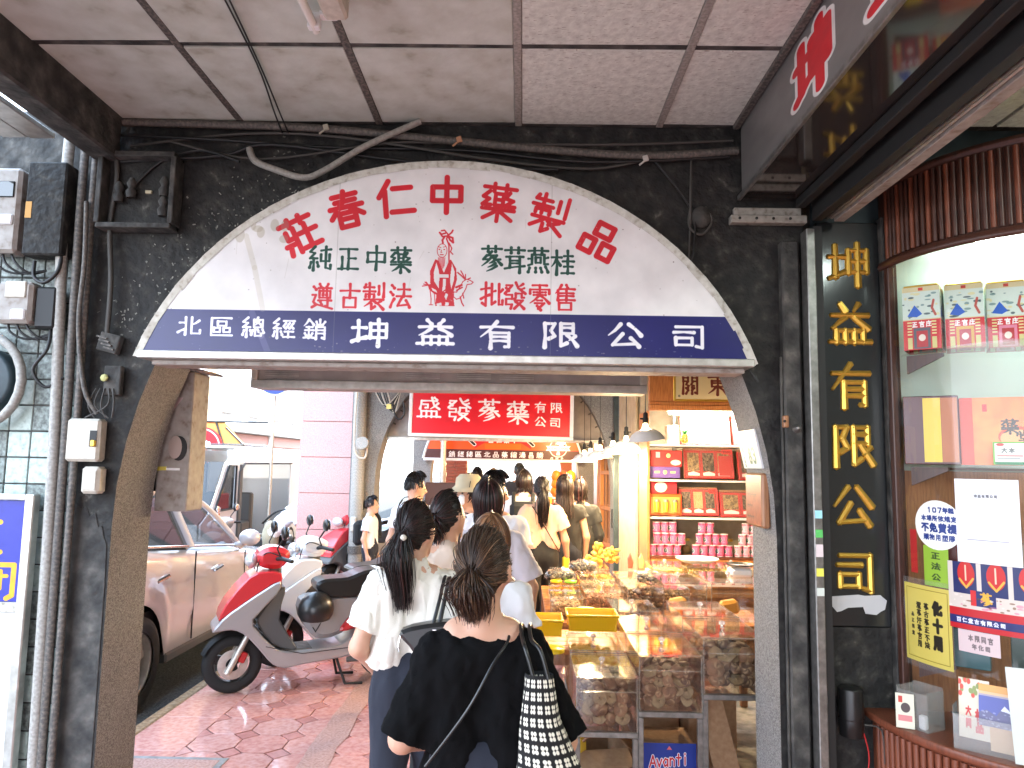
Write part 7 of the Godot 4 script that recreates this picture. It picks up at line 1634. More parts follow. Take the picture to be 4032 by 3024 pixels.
	for i in 6:
		t = thing("hanging_lamp", who[i], "lamp", Vector3(L[i][0], L[i][1], -L[i][2]), 0, "hanging bulbs over the stall")
		b = MB.new(); b.tube([Vector3(0, 0.13, 0), Vector3(0, 3.4 - L[i][1], 0)], 0.004, 5); obj("cord", b, M.cable_grey, t)
		b = MB.new(); b.lathe([Vector2(0.001, 0.05), Vector2(0.021, 0.05), Vector2(0.023, 0.09), Vector2(0.018, 0.094), Vector2(0.018, 0.125), Vector2(0.006, 0.135)], Transform3D.IDENTITY, 12); b.box(Vector3(0.03 * (1 if i % 2 else -1), 0.085, 0), Vector3(0.022, 0.012, 0.012)); obj("socket", b, M.black_matte, t)
		b = MB.new(); b.lathe([Vector2(0.016, 0.05), Vector2(0.018, 0.035), Vector2(0.03, 0.0), Vector2(0.034, -0.03), Vector2(0.024, -0.058), Vector2(0.001, -0.066)], Transform3D.IDENTITY, 14); obj("bulb", b, M.bulb_lit, t)
		b = MB.new()
		var rings := []
		for q in [[0.04, 0.005], [0.075, -0.006], [0.105, -0.03], [0.13, -0.07], [0.142, -0.076]]:
			var ring := PackedVector3Array()
			for j in 48:
				var a := -TAU * j / 48
				var rr: float = q[0] * (1.0 + (0.035 if j % 2 else -0.035) * (1.0 if q[0] > 0.08 else 0.3)) + rng.randf_range(-0.002, 0.002)
				ring.append(Vector3(rr * cos(a), q[1] + rng.randf_range(-0.002, 0.002), rr * sin(a)))
			rings.append(ring)
		rings.reverse()
		b.loft(rings); var sh := obj("foil_shade", b, M.foil, t); sh.rotation = Vector3(rng.randf_range(-0.12, 0.12), 0, rng.randf_range(-0.15, 0.15))
		bulb_light(Vector3(L[i][0], L[i][1] - 0.085, -L[i][2]), 0.62, Color(1.0, 0.88, 0.68), 0.035)

# ---------------------------------------------------------------- vehicles
func sc(a: Array) -> PackedVector2Array:   # scooter drawing units -> side view in metres (x forward, y up)
	var p := PackedVector2Array()
	for i in range(0, a.size(), 2):
		var y: float = 0.22 + (925.0 - a[i + 1]) * 0.00115
		p.append(Vector2(1.2 - (a[i] - 690.0) * 0.00122 + 0.2 * (y - 0.22), y))
	return p

func slab(a: Array, w: float, bev: float, sub := 3) -> MB:
	var b := MB.new()
	var q := sc(a)
	if sub > 1:
		var f := []
		for p in q: f.append(p.x); f.append(p.y)
		q = smooth2(f, sub)
	b.prism(q, Transform3D(Basis.IDENTITY, Vector3(0, 0, -w / 2)), w, bev)
	return b

func wheel(parent: Node3D, at: Vector3, r: float, w: float, rim: Material, called := "wheel") -> void:
	var xf := Transform3D(Basis(Vector3.RIGHT, PI / 2), at)
	var b := MB.new()
	b.lathe([Vector2(r * 0.64, -w * 0.42), Vector2(r * 0.8, -w * 0.5), Vector2(r * 0.95, -w * 0.4), Vector2(r, -w * 0.15), Vector2(r, w * 0.15), Vector2(r * 0.95, w * 0.4), Vector2(r * 0.8, w * 0.5), Vector2(r * 0.64, w * 0.42)], xf, 32)
	var o := obj(called, b, M.rubber, parent)
	b = MB.new()
	b.lathe([Vector2(r * 0.6, -w * 0.3), Vector2(r * 0.66, -w * 0.42), Vector2(r * 0.66, w * 0.42), Vector2(r * 0.6, w * 0.3), Vector2(r * 0.58, 0), Vector2(r * 0.6, -w * 0.3)], xf, 32)
	for k in 3:
		var a := TAU * k / 3 + 0.3
		b.box(at + Vector3(cos(a), sin(a), 0) * r * 0.34, Vector3(r * 0.56, r * 0.3, w * 0.3), Basis(Vector3.BACK, a), 0.004)
	b.lathe([Vector2(0.001, -w * 0.35), Vector2(r * 0.16, -w * 0.33), Vector2(r * 0.16, w * 0.33), Vector2(0.001, w * 0.35)], xf, 12)
	obj("rim", b, rim, o)

func scooter(label: String, at: Vector3, turn: float, shell: Material, lower: Material, seatm: Material, helmet := false) -> Node3D:
	var t := thing("scooter", label, "scooter", at, turn, "parked scooters")
	wheel(t, Vector3(1.2, 0.22, 0), 0.22, 0.1, M.dark_metal, "front_wheel"); wheel(t, Vector3(0, 0.22, 0), 0.22, 0.11, M.dark_metal, "rear_wheel")
	obj("lower_body", slab([600, 690, 640, 640, 720, 570, 1000, 400, 1045, 400, 1010, 470, 845, 625, 862, 700, 930, 800, 1010, 850, 1200, 852, 1360, 830, 1480, 760, 1640, 670, 1760, 640, 1740, 700, 1600, 800, 1480, 880, 1350, 920, 1100, 940, 990, 955, 920, 925, 870, 850, 800, 740, 740, 690, 680, 682], 0.35, 0.045, 2), lower, t)
	obj("front_fairing", slab([645, 622, 705, 510, 860, 350, 960, 318, 1060, 335, 1045, 398, 1000, 402, 840, 500, 722, 576], 0.32, 0.05, 2), shell, t)
	obj("inner_shield", slab([1050, 430, 900, 590, 870, 660, 935, 800, 1045, 848, 1085, 830, 1005, 640, 1065, 470], 0.26, 0.03, 2), M.grey_plastic, t)
	obj("head_cover", slab([930, 262, 950, 190, 1040, 158, 1130, 190, 1120, 250, 1060, 305, 965, 300], 0.26, 0.06, 3), shell, t)
	obj("underseat_panel", slab([1160, 530, 1290, 500, 1660, 515, 1520, 640, 1390, 770, 1250, 800, 1190, 760, 1140, 650], 0.24, 0.04, 2), lower if shell != M.red_gloss else M.pale_plastic, t)
	obj("tail_panel", slab([1370, 750, 1420, 680, 1520, 600, 1660, 512, 1840, 440, 1880, 470, 1740, 630, 1600, 692, 1480, 735], 0.3, 0.05, 2), shell, t)
	obj("seat", slab([1268, 425, 1330, 392, 1480, 385, 1600, 345, 1720, 340, 1790, 385, 1750, 470, 1640, 520, 1400, 525, 1290, 492], 0.28, 0.035, 3), seatm, t)
	obj("neck", slab([1000, 300, 1080, 290, 1060, 440, 1000, 420], 0.1, 0.02, 1), M.grey_plastic, t)
	var b := slab([1400, 820, 1560, 780, 1800, 820, 1800, 940, 1600, 960, 1440, 900], 0.2, 0.02, 1)
	b.lathe([Vector2(0.09, 0.1), Vector2(0.09, 0.15), Vector2(0.05, 0.155), Vector2(0.001, 0.155)], Transform3D(Basis(Vector3.RIGHT, PI / 2), Vector3(0.02, 0.27, 0)), 16); b.lathe([Vector2(0.001, -0.155), Vector2(0.05, -0.155), Vector2(0.09, -0.15), Vector2(0.09, -0.1)], Transform3D(Basis(Vector3.RIGHT, PI / 2), Vector3(0.02, 0.27, 0)), 16)
	obj("engine", b, M.dark_metal, t)
	b = MB.new(); b.tube([Vector3(0.35, 0.2, -0.14), Vector3(0.1, 0.22, -0.17), Vector3(-0.3, 0.3, -0.17)], [0.02, 0.045, 0.04], 10); obj("exhaust", b, M.grey_plastic, t)
	for s in [-1.0, 1.0]:
		b = MB.new(); b.tube([Vector3(1.07, 0.5, s * 0.075), Vector3(1.24, 0.16, s * 0.075)], [0.022, 0.026], 8); obj("fork_leg", b, M.alu, t)
		b = MB.new(); b.tube([Vector3(0.93, 1.0, s * 0.08), Vector3(0.9, 1.02, s * 0.2), Vector3(0.84, 1.01, s * 0.34)], 0.016, 8); obj("handlebar", b, M.black_matte, t)
		b = MB.new(); b.tube([Vector3(0.9, 1.02, s * 0.2), Vector3(0.94, 1.1, s * 0.24), Vector3(0.9, 1.18, s * 0.28)], 0.007, 6); b.ball(Vector3(0.9, 1.22, s * 0.3), Vector3(0.025, 0.055, 0.075), 12); var mr := obj("mirror", b, M.vinyl, t)
		b = MB.new(); b.ball(Vector3(0.876, 1.222, s * 0.3), Vector3(0.006, 0.046, 0.065), 12); obj("mirror_glass", b, M.chrome, mr)
	b = MB.new(); var rings := []
	for k in 12:
		var a := 0.35 + k * 0.2
		var ring := PackedVector3Array()
		for j in 5: ring.append(Vector3(1.2 + (0.245 - 0.012 * absf(j - 2)) * cos(a), 0.22 + (0.245 - 0.012 * absf(j - 2)) * sin(a), (j - 2) * 0.032))
		rings.append(ring)
	b.loft(rings, false); obj("front_fender", b, M.rubber, t)
	b = MB.new(); b.lathe([Vector2(0.05, -0.06), Vector2(0.11, -0.06), Vector2(0.11, -0.056), Vector2(0.05, -0.056)], Transform3D(Basis(Vector3.RIGHT, PI / 2), Vector3(1.2, 0.22, 0)), 24); obj("brake_disc", b, M.alu, t)
	b = MB.new(); b.box(Vector3(1.13, 0.27, -0.068), Vector3(0.05, 0.08, 0.03), Basis(Vector3.BACK, 0.4), 0.008); obj("caliper", b, M.red_matte, t)
	b = MB.new(); b.ball(Vector3(1.1, 0.99, 0), Vector3(0.05, 0.06, 0.1), 14); obj("headlamp", b, M.headlamp, t)
	for s in [-1.0, 1.0]:
		b = MB.new(); b.ball(Vector3(1.14, 0.78, s * 0.12), Vector3(0.05, 0.025, 0.03), 10); obj("indicator", b, M.orange_lens, t)
		b = MB.new(); b.tube([Vector3(0.42, 0.22, s * 0.06), Vector3(0.36, 0.02, s * 0.16), Vector3(0.22, 0.012, s * 0.16)], 0.012, 6); obj("stand_leg", b, M.black_matte, t)
	b = MB.new(); b.tube([Vector3(-0.2, 0.78, 0.1), Vector3(-0.32, 0.8, 0.1), Vector3(-0.34, 0.8, 0), Vector3(-0.32, 0.8, -0.1), Vector3(-0.2, 0.78, -0.1)], 0.012, 6); obj("grab_rail", b, M.chrome, t)
	for s in [-1.0, 1.0]:
		wire("brake_cable", [Vector3(0.88, 1.02, s * 0.18), Vector3(1.0, 1.06, s * 0.14), Vector3(1.06, 0.95, s * 0.09), Vector3(1.06, 0.7, s * 0.06)], 0.005, M.cable_black, t)
		b = MB.new(); b.tube([Vector3(0.98, 0.36, s * 0.1765), Vector3(0.7, 0.285, s * 0.1765), Vector3(0.35, 0.3, s * 0.1765), Vector3(0.05, 0.46, s * 0.1765)], 0.003, 5); obj("panel_seam", b, M.black_matte, t)
	b = MB.new(); b.boxr(Vector3(-0.36, 0.5, -0.1), Vector3(-0.35, 0.64, 0.1), 0.004); obj("number_plate", b, M.white_paint, t)
	b = MB.new(); b.boxr(Vector3(0.62, 0.295, -0.12), Vector3(0.86, 0.312, 0.12), 0.004); obj("floorboard", b, M.steel, t)
	if helmet:
		var hm := thing("helmet", "glossy black helmet hanging in front of the red scooter's seat", "helmet", at + Basis(Vector3.UP, turn) * Vector3(0.62, 0.62, -0.2), turn)
		b = MB.new(); b.ball(Vector3.ZERO, Vector3(0.14, 0.135, 0.125), 20)
		for i in b.v.size():
			if b.v[i].y < -0.09: b.v[i].y = -0.09
		obj("shell", b, M.vinyl, hm)
		b = MB.new(); b.tube([Vector3(-0.08, -0.09, 0.09), Vector3(-0.02, -0.19, 0.08), Vector3(0.04, -0.09, 0.1)], 0.008, 6); obj("strap", b, M.cable_black, hm)
	return t

func build_vehicles() -> void:
	var th := -2.687
	scooter("red and silver scooter parked across the pavement, nearest the tiled walkway", Vector3(-1.13, 0, -6.38), th, M.red_gloss, M.silver_plastic, M.vinyl, true)
	scooter("white scooter with pale shields parked behind the red one", Vector3(-1.06, 0, -7.2), th + 0.06, M.white_gloss, M.white_gloss, M.vinyl)
	mat("navy_vinyl", sg(0.02, 0.035, 0.06), 0.35)
	scooter("dark red scooter with a blue-black seat beyond the granite pier", Vector3(-1.75, 0, -10.6), th + 0.5, M.red_gloss, M.grey_plastic, M.navy_vinyl)
	scooter("grey scooter parked farther along beside the boy", Vector3(-1.9, 0, -12.6), th + 0.3, M.silver_plastic, M.grey_plastic, M.vinyl)
	scooter("silver and black scooter on the road in front of the van", Vector3(-3.2, -0.13, -10.3), th - 0.5, M.silver_plastic, M.grey_plastic, M.vinyl)
	# --- silver SUV, side towards the arcade, nose away
	var t := thing("parked_car", "silver SUV, pink reflection tinted in, parked along the kerb with its side to the arcade", "car", Vector3(-3.74, -0.13, 0))
	var zr := -5.68
	var zf := -8.35
	var zs := []
	var z := -4.72
	while z > -9.45:
		zs.append(z); z -= 0.055
	var rings := []
	for q in zs:
		var low := 0.32
		for zc in [zr, zf]:
			if absf(q - zc) < 0.43: low = maxf(low, 0.36 + sqrt(maxf(0.0, 0.43 * 0.43 - (q - zc) * (q - zc))))
		var tf := clampf((-q - 4.72) / 4.7, 0, 1)
		var belt: float = 1.27 - 0.105 * (-q - 5.0) / 1.0 if -q < 7.7 else 1.27 - 0.2835 - (-q - 7.7) * 0.13
		var nose := 1.0 - 0.22 * pow(clampf((-q - 8.7) / 0.75, 0, 1), 2) - 0.12 * pow(clampf((5.2 + q) / 0.5, 0, 1), 2)
		var flare := 0.0
		for zc in [zr, zf]: flare = maxf(flare, 0.03 * clampf(1.0 - absf(absf(q - zc) - 0.3) / 0.22, 0, 1))
		var ring := PackedVector3Array()
		var prof := [[0.86, low], [0.88 + flare, lerpf(low, belt, 0.12)], [0.905 + flare, lerpf(low, belt, 0.4)], [0.9, lerpf(low, belt, 0.62)], [0.895, lerpf(low, belt, 0.78)], [0.87, lerpf(low, belt, 0.93)], [0.83, belt], [0.6, belt + (0.05 if -q > 7.7 else 0.0)], [0.2, belt + (0.075 if -q > 7.7 else 0.0)]]
		for k in prof: ring.append(Vector3(k[0] * nose, k[1], q))
		for k in range(prof.size() - 1, -1, -1): ring.append(Vector3(-prof[k][0] * nose, prof[k][1], q))
		rings.append(ring)
	rings.reverse()
	var b := MB.new(); b.loft(rings, false, false, false); b.fan(rings[0], false); b.fan(rings[-1], true)
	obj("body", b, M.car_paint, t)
	b = MB.new(); b.boxr(Vector3(-0.8, 0.28, -4.9), Vector3(0.8, 0.7, -9.2)); obj("underbody", b, M.black_matte, t)
	b = MB.new(); b.boxr(Vector3(0.8, 0.25, -6.15), Vector3(0.88, 0.33, -7.88), 0.015); obj("sill_step", b, M.grey_plastic, t)
	# greenhouse: roof, pillars and panes
	var roof := MB.new()
	var rr := []
	for q in [[-4.85, 1.62, 0.55], [-5.1, 1.66, 0.6], [-6.2, 1.68, 0.64], [-6.75, 1.65, 0.63], [-7.0, 1.6, 0.6]]:
		var ring := PackedVector3Array()
		for k in 9:
			var u := 1.0 - k / 4.0
			ring.append(Vector3(q[2] * u, q[1] - 0.06 * u * u * u * u, q[0]))
		rr.append(ring)
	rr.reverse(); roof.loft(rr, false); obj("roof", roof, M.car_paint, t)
	for s in [-1.0, 1.0]:
		var pill := [[Vector3(0.84, 1.0, -7.75), Vector3(0.71, 1.36, -7.35), Vector3(0.6, 1.58, -6.98), 0.028], [Vector3(0.85, 1.13, -6.55), Vector3(0.63, 1.61, -6.5), Vector3(0.6, 1.63, -6.5), 0.04], [Vector3(0.85, 1.24, -5.3), Vector3(0.62, 1.6, -5.25), Vector3(0.58, 1.62, -5.2), 0.07], [Vector3(0.6, 1.595, -7.0), Vector3(0.64, 1.62, -6.2), Vector3(0.58, 1.6, -4.9), 0.03]]
		for q in pill:
			b = MB.new()
			var pts := []
			for k in 3: pts.append(Vector3(q[k].x * s, q[k].y, q[k].z))
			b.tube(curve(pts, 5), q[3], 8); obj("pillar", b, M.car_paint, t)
		for w in [[[0.84, 1.15, -6.6], [0.845, 1.03, -7.68], [0.6, 1.57, -7.0], [0.63, 1.6, -6.53]], [[0.845, 1.25, -5.36], [0.84, 1.15, -6.52], [0.63, 1.6, -6.47], [0.62, 1.59, -5.3]]]:
			b = MB.new()
			var p := []
			for k in w: p.append(Vector3(k[0] * s, k[1], k[2]))
			if s > 0: b.quad(p[0], p[1], p[2], p[3])
			else: b.quad(p[1], p[0], p[3], p[2])
			obj("side_window", b, M.car_pane, t)
		b = MB.new(); b.tube([Vector3(0.845 * s, 1.03, -7.72), Vector3(0.85 * s, 1.14, -6.6), Vector3(0.85 * s, 1.26, -5.3)], 0.012, 6); obj("chrome_strip", b, M.chrome, t)
		for zz in [-5.95, -7.02]:
			b = MB.new(); b.box(Vector3(0.915 * s, 0.955 - (0.06 if zz < -6.5 else 0.0), zz), Vector3(0.025, 0.035, 0.2), Basis(Vector3.RIGHT, 0.1), 0.012); obj("door_handle", b, M.chrome, t)
		for q in [[-6.55, 0.36, 1.1], [-7.72, 0.75, 0.98]]:
			b = MB.new(); b.box(Vector3(0.9 * s, (q[1] + q[2]) / 2, q[0]), Vector3(0.013, q[2] - q[1], 0.004)); obj("door_gap", b, M.black_matte, t)
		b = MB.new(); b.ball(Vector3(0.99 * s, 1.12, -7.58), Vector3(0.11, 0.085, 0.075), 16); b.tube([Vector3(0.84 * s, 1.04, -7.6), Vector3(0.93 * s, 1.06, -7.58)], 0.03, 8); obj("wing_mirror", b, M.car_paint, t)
		wheel_side(t, Vector3(0.79 * s, 0.36, zr), 0.36, 0.24); wheel_side(t, Vector3(0.79 * s, 0.36, zf), 0.36, 0.24)
	b = MB.new(); b.quad(Vector3(0.8, 1.02, -7.78), Vector3(-0.8, 1.02, -7.78), Vector3(-0.6, 1.59, -7.0), Vector3(0.6, 1.59, -7.0)); obj("windscreen", b, M.car_pane, t)
	for s in [-0.42, 0.42]:
		for zz in [-5.9, -6.9]:
			b = MB.new(); b.box(Vector3(s, 1.05, zz), Vector3(0.46, 0.55, 0.14), Basis(Vector3.RIGHT, 0.15), 0.05); b.box(Vector3(s, 1.38, zz + 0.04), Vector3(0.26, 0.16, 0.1), Basis(Vector3.RIGHT, 0.15), 0.04); obj("car_seat", b, M.grey_plastic, t)
	# --- white van with its sliding door open
	t = thing("white_van", "white van with roof lights and its sliding side door open", "van", Vector3(-5.45, -0.13, 0))
	var W: Material = M.white_gloss
	var side := [[-10.9, 0.35], [-10.75, 0.95], [-10.95, 1.1], [-11.25, 1.35], [-11.65, 1.95], [-11.95, 2.08], [-15.6, 2.1], [-15.75, 1.9], [-15.75, 0.35]]
	for s in [-1.0, 1.0]:
		var cuts := [[[-10.75, 0.35], [-10.7, 0.95], [-11.0, 1.12], [-11.35, 1.12], [-12.05, 1.12], [-12.05, 0.35]], [[-11.0, 1.121], [-11.35, 1.6], [-11.5, 1.85], [-11.62, 1.9], [-11.58, 1.83], [-11.42, 1.55], [-11.12, 1.121]], [[-11.62, 1.84], [-12.05, 1.84], [-12.05, 1.122], [-11.9, 1.122], [-11.9, 1.8], [-11.6, 1.8]], [[-11.6, 1.841], [-11.85, 2.06], [-15.6, 2.08], [-15.75, 1.841]], [[-14.75, 1.84], [-15.75, 1.84], [-15.75, 0.35], [-14.75, 0.35]], [[-12.051, 0.35], [-12.051, 0.48], [-14.749, 0.48], [-14.749, 0.35]]]
		for c in cuts:
			var pl := PackedVector2Array()
			for q in c: pl.append(Vector2(-q[0], q[1]))
			b = MB.new(); b.prism(pl, Transform3D(Basis(Vector3(0, 0, -1), Vector3.UP, Vector3.RIGHT), Vector3(s * 0.82, 0, 0)), 0.03, 0.004); obj("side_panel", b, W, t)
		b = MB.new(); b.prism(PackedVector2Array([Vector2(11.13, 1.125), Vector2(11.89, 1.125), Vector2(11.89, 1.795), Vector2(11.61, 1.795)]), Transform3D(Basis(Vector3(0, 0, -1), Vector3.UP, Vector3.RIGHT), Vector3(s * 0.83, 0, 0)), 0.006); obj("front_window", b, M.car_pane, t)
		b = MB.new(); b.tube([Vector3(s * 0.86, 1.12, -11.13), Vector3(s * 0.86, 1.8, -11.6), Vector3(s * 0.86, 1.8, -11.9), Vector3(s * 0.86, 1.12, -11.9), Vector3(s * 0.86, 1.12, -11.13)], 0.018, 5); obj("window_seal", b, M.black_matte, t)
		b = MB.new(); b.tube([Vector3(s * 0.86, 0.48, -12.05), Vector3(s * 0.86, 1.7, -12.05), Vector3(s * 0.86, 1.84, -12.25), Vector3(s * 0.86, 1.84, -14.75)], 0.02, 5); obj("door_seal", b, M.grey_plastic, t)
		wheel_side(t, Vector3(s * 0.76, 0.31, -11.5), 0.31, 0.2); wheel_side(t, Vector3(s * 0.76, 0.31, -14.9), 0.31, 0.2)
	for q in [[-12.1, -13.3], [-13.36, -14.7]]:
		b = MB.new(); b.boxr(Vector3(-0.83, 1.1, q[0]), Vector3(-0.82, 1.78, q[1])); obj("far_window", b, M.pane, t)
	b = MB.new(); b.boxr(Vector3(-0.85, 0.49, -12.06), Vector3(-0.82, 1.09, -14.74)); obj("far_lining", b, M.grey_plastic, t)
	for q in [-12.08, -13.33, -14.7]:
		b = MB.new(); b.boxr(Vector3(-0.86, 1.1, q + 0.03), Vector3(-0.81, 1.83, q - 0.03)); obj("far_post", b, M.grey_plastic, t)
	b = MB.new(); b.boxr(Vector3(0.83, 0.5, -12.1), Vector3(0.86, 1.82, -12.2), 0.01); obj("door_post", b, M.grey_plastic, t)
	b = MB.new(); b.boxr(Vector3(-0.8, 0.49, -12.3), Vector3(0.2, 1.2, -12.45), 0.03); b.boxr(Vector3(-0.8, 0.49, -13.6), Vector3(0.5, 1.3, -13.75), 0.03); b.boxr(Vector3(-0.8, 0.49, -13.2), Vector3(0.5, 0.8, -13.6), 0.03); obj("van_seat", b, M.grey_plastic, t)
	b = MB.new(); b.boxr(Vector3(-0.84, 2.081, -11.8), Vector3(0.84, 2.11, -15.65), 0.02); obj("roof", b, W, t)
	b = MB.new(); b.boxr(Vector3(-0.84, 0.3, -10.8), Vector3(0.84, 0.345, -15.7)); obj("floor_pan", b, M.grey_plastic, t)
	b = MB.new(); b.quad(Vector3(-0.8, 0.36, -10.72), Vector3(0.8, 0.36, -10.72), Vector3(0.8, 0.96, -10.69), Vector3(-0.8, 0.96, -10.69)); obj("nose_panel", b, W, t)
	b = MB.new(); b.quad(Vector3(-0.8, 1.12, -11.02), Vector3(0.8, 1.12, -11.02), Vector3(0.78, 1.86, -11.58), Vector3(-0.78, 1.86, -11.58)); obj("windscreen", b, M.car_pane, t)
	b = MB.new(); b.boxr(Vector3(-0.84, 0.36, -15.72), Vector3(0.84, 2.08, -15.75)); obj("rear_panel", b, W, t)
	b = MB.new(); b.boxr(Vector3(0.1, 2.115, -12.6), Vector3(0.7, 2.17, -14.0), 0.02); obj("roof_lights", b, M.car_pane, t)
	b = MB.new(); b.boxr(Vector3(0.855, 0.95, -11.2), Vector3(0.865, 1.08, -11.32)); obj("side_marker", b, M.orange_lens, t)

func wheel_side(parent: Node3D, at: Vector3, r: float, w: float) -> void:   # axle along x
	var h := Node3D.new(); h.name = "wheel"; parent.add_child(h, true)
	h.position = at; h.rotation.y = PI / 2
	wheel(h, Vector3.ZERO, r, w, M.alu, "tyre")

# ---------------------------------------------------------------- people
func blob(bones: Array, cell: float, k := 45.0, pad := 0.07) -> MB:
	# smooth union of tapered capsules, meshed as surface nets; bone: [a, b, ra, rb, depth factor]
	var lo := Vector3.INF; var hi := -Vector3.INF
	for q in bones:
		var r: float = maxf(q[2], q[3]) + 0.03
		lo = lo.min(q[0] - Vector3.ONE * r).min(q[1] - Vector3.ONE * r); hi = hi.max(q[0] + Vector3.ONE * r).max(q[1] + Vector3.ONE * r)
	var nx := int((hi.x - lo.x) / cell) + 2; var ny := int((hi.y - lo.y) / cell) + 2; var nz := int((hi.z - lo.z) / cell) + 2
	var f := PackedFloat32Array(); f.resize(nx * ny * nz)
	for q in bones:
		var a: Vector3 = q[0]; var ra: float = q[2]; var rb: float = q[3]
		var zs: float = q[4] if q.size() > 4 else 1.0
		var ab: Vector3 = q[1] - a
		ab.z /= zs
		var l2 := maxf(ab.length_squared(), 1e-8)
		var R := maxf(ra, rb) + pad
		var p0: Vector3 = ((a.min(q[1]) - Vector3.ONE * R - lo) / cell).floor().max(Vector3.ZERO)
		var p1: Vector3 = ((a.max(q[1]) + Vector3.ONE * R - lo) / cell).ceil().min(Vector3(nx - 1, ny - 1, nz - 1))
		for iz in range(int(p0.z), int(p1.z) + 1):
			for iy in range(int(p0.y), int(p1.y) + 1):
				var row := (iz * ny + iy) * nx
				for i in range(int(p0.x), int(p1.x) + 1):
					var d := Vector3(lo.x + i * cell - a.x, lo.y + iy * cell - a.y, (lo.z + iz * cell - a.z) / zs)
					var t := clampf(d.dot(ab) / l2, 0.0, 1.0)
					var e := (d - ab * t).length() - lerpf(ra, rb, t)
					if e < pad: f[row + i] += exp(-k * maxf(e * (1.0 if zs >= 1.0 else 0.5 + 0.5 * zs), -0.15))
	var b := MB.new()
	var id := PackedInt32Array(); id.resize(nx * ny * nz); id.fill(-1)
	var sxy := nx * ny
	var live := PackedInt32Array()
	var off := [0, 1, nx, nx + 1, sxy, sxy + 1, sxy + nx, sxy + nx + 1]
	var ed := [[0, 1], [2, 3], [4, 5], [6, 7], [0, 2], [1, 3], [4, 6], [5, 7], [0, 4], [1, 5], [2, 6], [3, 7]]
	var cp := [Vector3(0, 0, 0), Vector3(1, 0, 0), Vector3(0, 1, 0), Vector3(1, 1, 0), Vector3(0, 0, 1), Vector3(1, 0, 1), Vector3(0, 1, 1), Vector3(1, 1, 1)]
	for iz in nz - 1:
		for iy in ny - 1:
			var row := (iz * ny + iy) * nx
			var rs := f.slice(row, row + nx); var r2 := f.slice(row + nx, row + 2 * nx); var r3 := f.slice(row + sxy, row + sxy + nx); var r4 := f.slice(row + sxy + nx, row + sxy + 2 * nx)
			var prev := int(rs[0] > 1.0) + int(r2[0] > 1.0) + int(r3[0] > 1.0) + int(r4[0] > 1.0)
			for i in nx - 1:
				var nxt := int(rs[i + 1] > 1.0) + int(r2[i + 1] > 1.0) + int(r3[i + 1] > 1.0) + int(r4[i + 1] > 1.0)
				var cnt := prev + nxt
				prev = nxt
				if cnt == 0 or cnt == 8: continue
				var c := row + i
				var p := Vector3.ZERO; var m := 0
				for e in ed:
					var va := log(f[c + off[e[0]]] + 1e-9); var vb := log(f[c + off[e[1]]] + 1e-9)
					if (f[c + off[e[0]]] > 1.0) != (f[c + off[e[1]]] > 1.0):
						p += cp[e[0]].lerp(cp[e[1]], clampf(va / (va - vb + (1e-12 if va >= vb else -1e-12)), 0, 1)); m += 1
				id[c] = b.v.size(); live.append(c)
				b.vert(lo + (Vector3(i, iy, iz) + p / m) * cell, Vector3.ZERO)
	for c in live:
			if true:
				if c < sxy + nx + 1: continue
				var s := f[c] > 1.0
				for ax in 3:
					var st: int = [1, nx, sxy][ax]
					if (f[c + st] > 1.0) == s: continue
					var u: int = [nx, sxy, 1][ax]; var w: int = [sxy, 1, nx][ax]
					var q := [id[c - u - w], id[c - w], id[c], id[c - u]]
					if q.min() < 0: continue
					if not s: q.reverse()
					b.ix.append_array([q[0], q[2], q[1], q[0], q[3], q[2]])
	for i in range(0, b.ix.size(), 3):
		var A := b.v[b.ix[i]]; var B := b.v[b.ix[i + 1]]; var D := b.v[b.ix[i + 2]]
		var nn := (D - A).cross(B - A)
		for j in 3: b.n[b.ix[i + j]] += nn
	for i in b.n.size(): b.n[i] = b.n[i].normalized()
	return b

func join(a: MB, b: MB, xf := Transform3D.IDENTITY) -> void:
	var o := a.v.size()
	for i in b.v.size():
		a.v.append(xf * b.v[i]); a.n.append((xf.basis * b.n[i]).normalized()); a.uv.append(b.uv[i]); a.c.append(b.c[i])
	for i in b.ix: a.ix.append(i + o)

func folds(b: MB, amp: float, fx := 750.0, fy := 190.0) -> void:
	for i in b.v.size():
		var p := b.v[i]
		b.v[i] += b.n[i] * amp * (warp.get_noise_3d(p.x * fx, p.y * fy + p.x * 260.0, p.z * fx) + 0.5 * warp.get_noise_3d(p.x * fx * 2.3 + 50.0, p.y * fy * 2.0, p.z * fx * 2.3))
	for i in b.n.size(): b.n[i] = Vector3.ZERO
	for i in range(0, b.ix.size(), 3):
		var A := b.v[b.ix[i]]; var B := b.v[b.ix[i + 1]]; var D := b.v[b.ix[i + 2]]
		var nn := (D - A).cross(B - A)
		for j in 3: b.n[b.ix[i + j]] += nn
	for i in b.n.size(): b.n[i] = b.n[i].normalized()

const SK := Vector3(0.081, 0.118, 0.098)   # skull half axes

func strand(b: MB, pts: Array, r: float, c: Color) -> void:
	b.col = c
	var rad := []
	for i in pts.size(): rad.append(r * (1.0 if i < pts.size() * 0.7 else lerpf(1.0, 0.25, (i - pts.size() * 0.7) / (pts.size() * 0.3))))
	b.tube(pts, rad, 4, false)

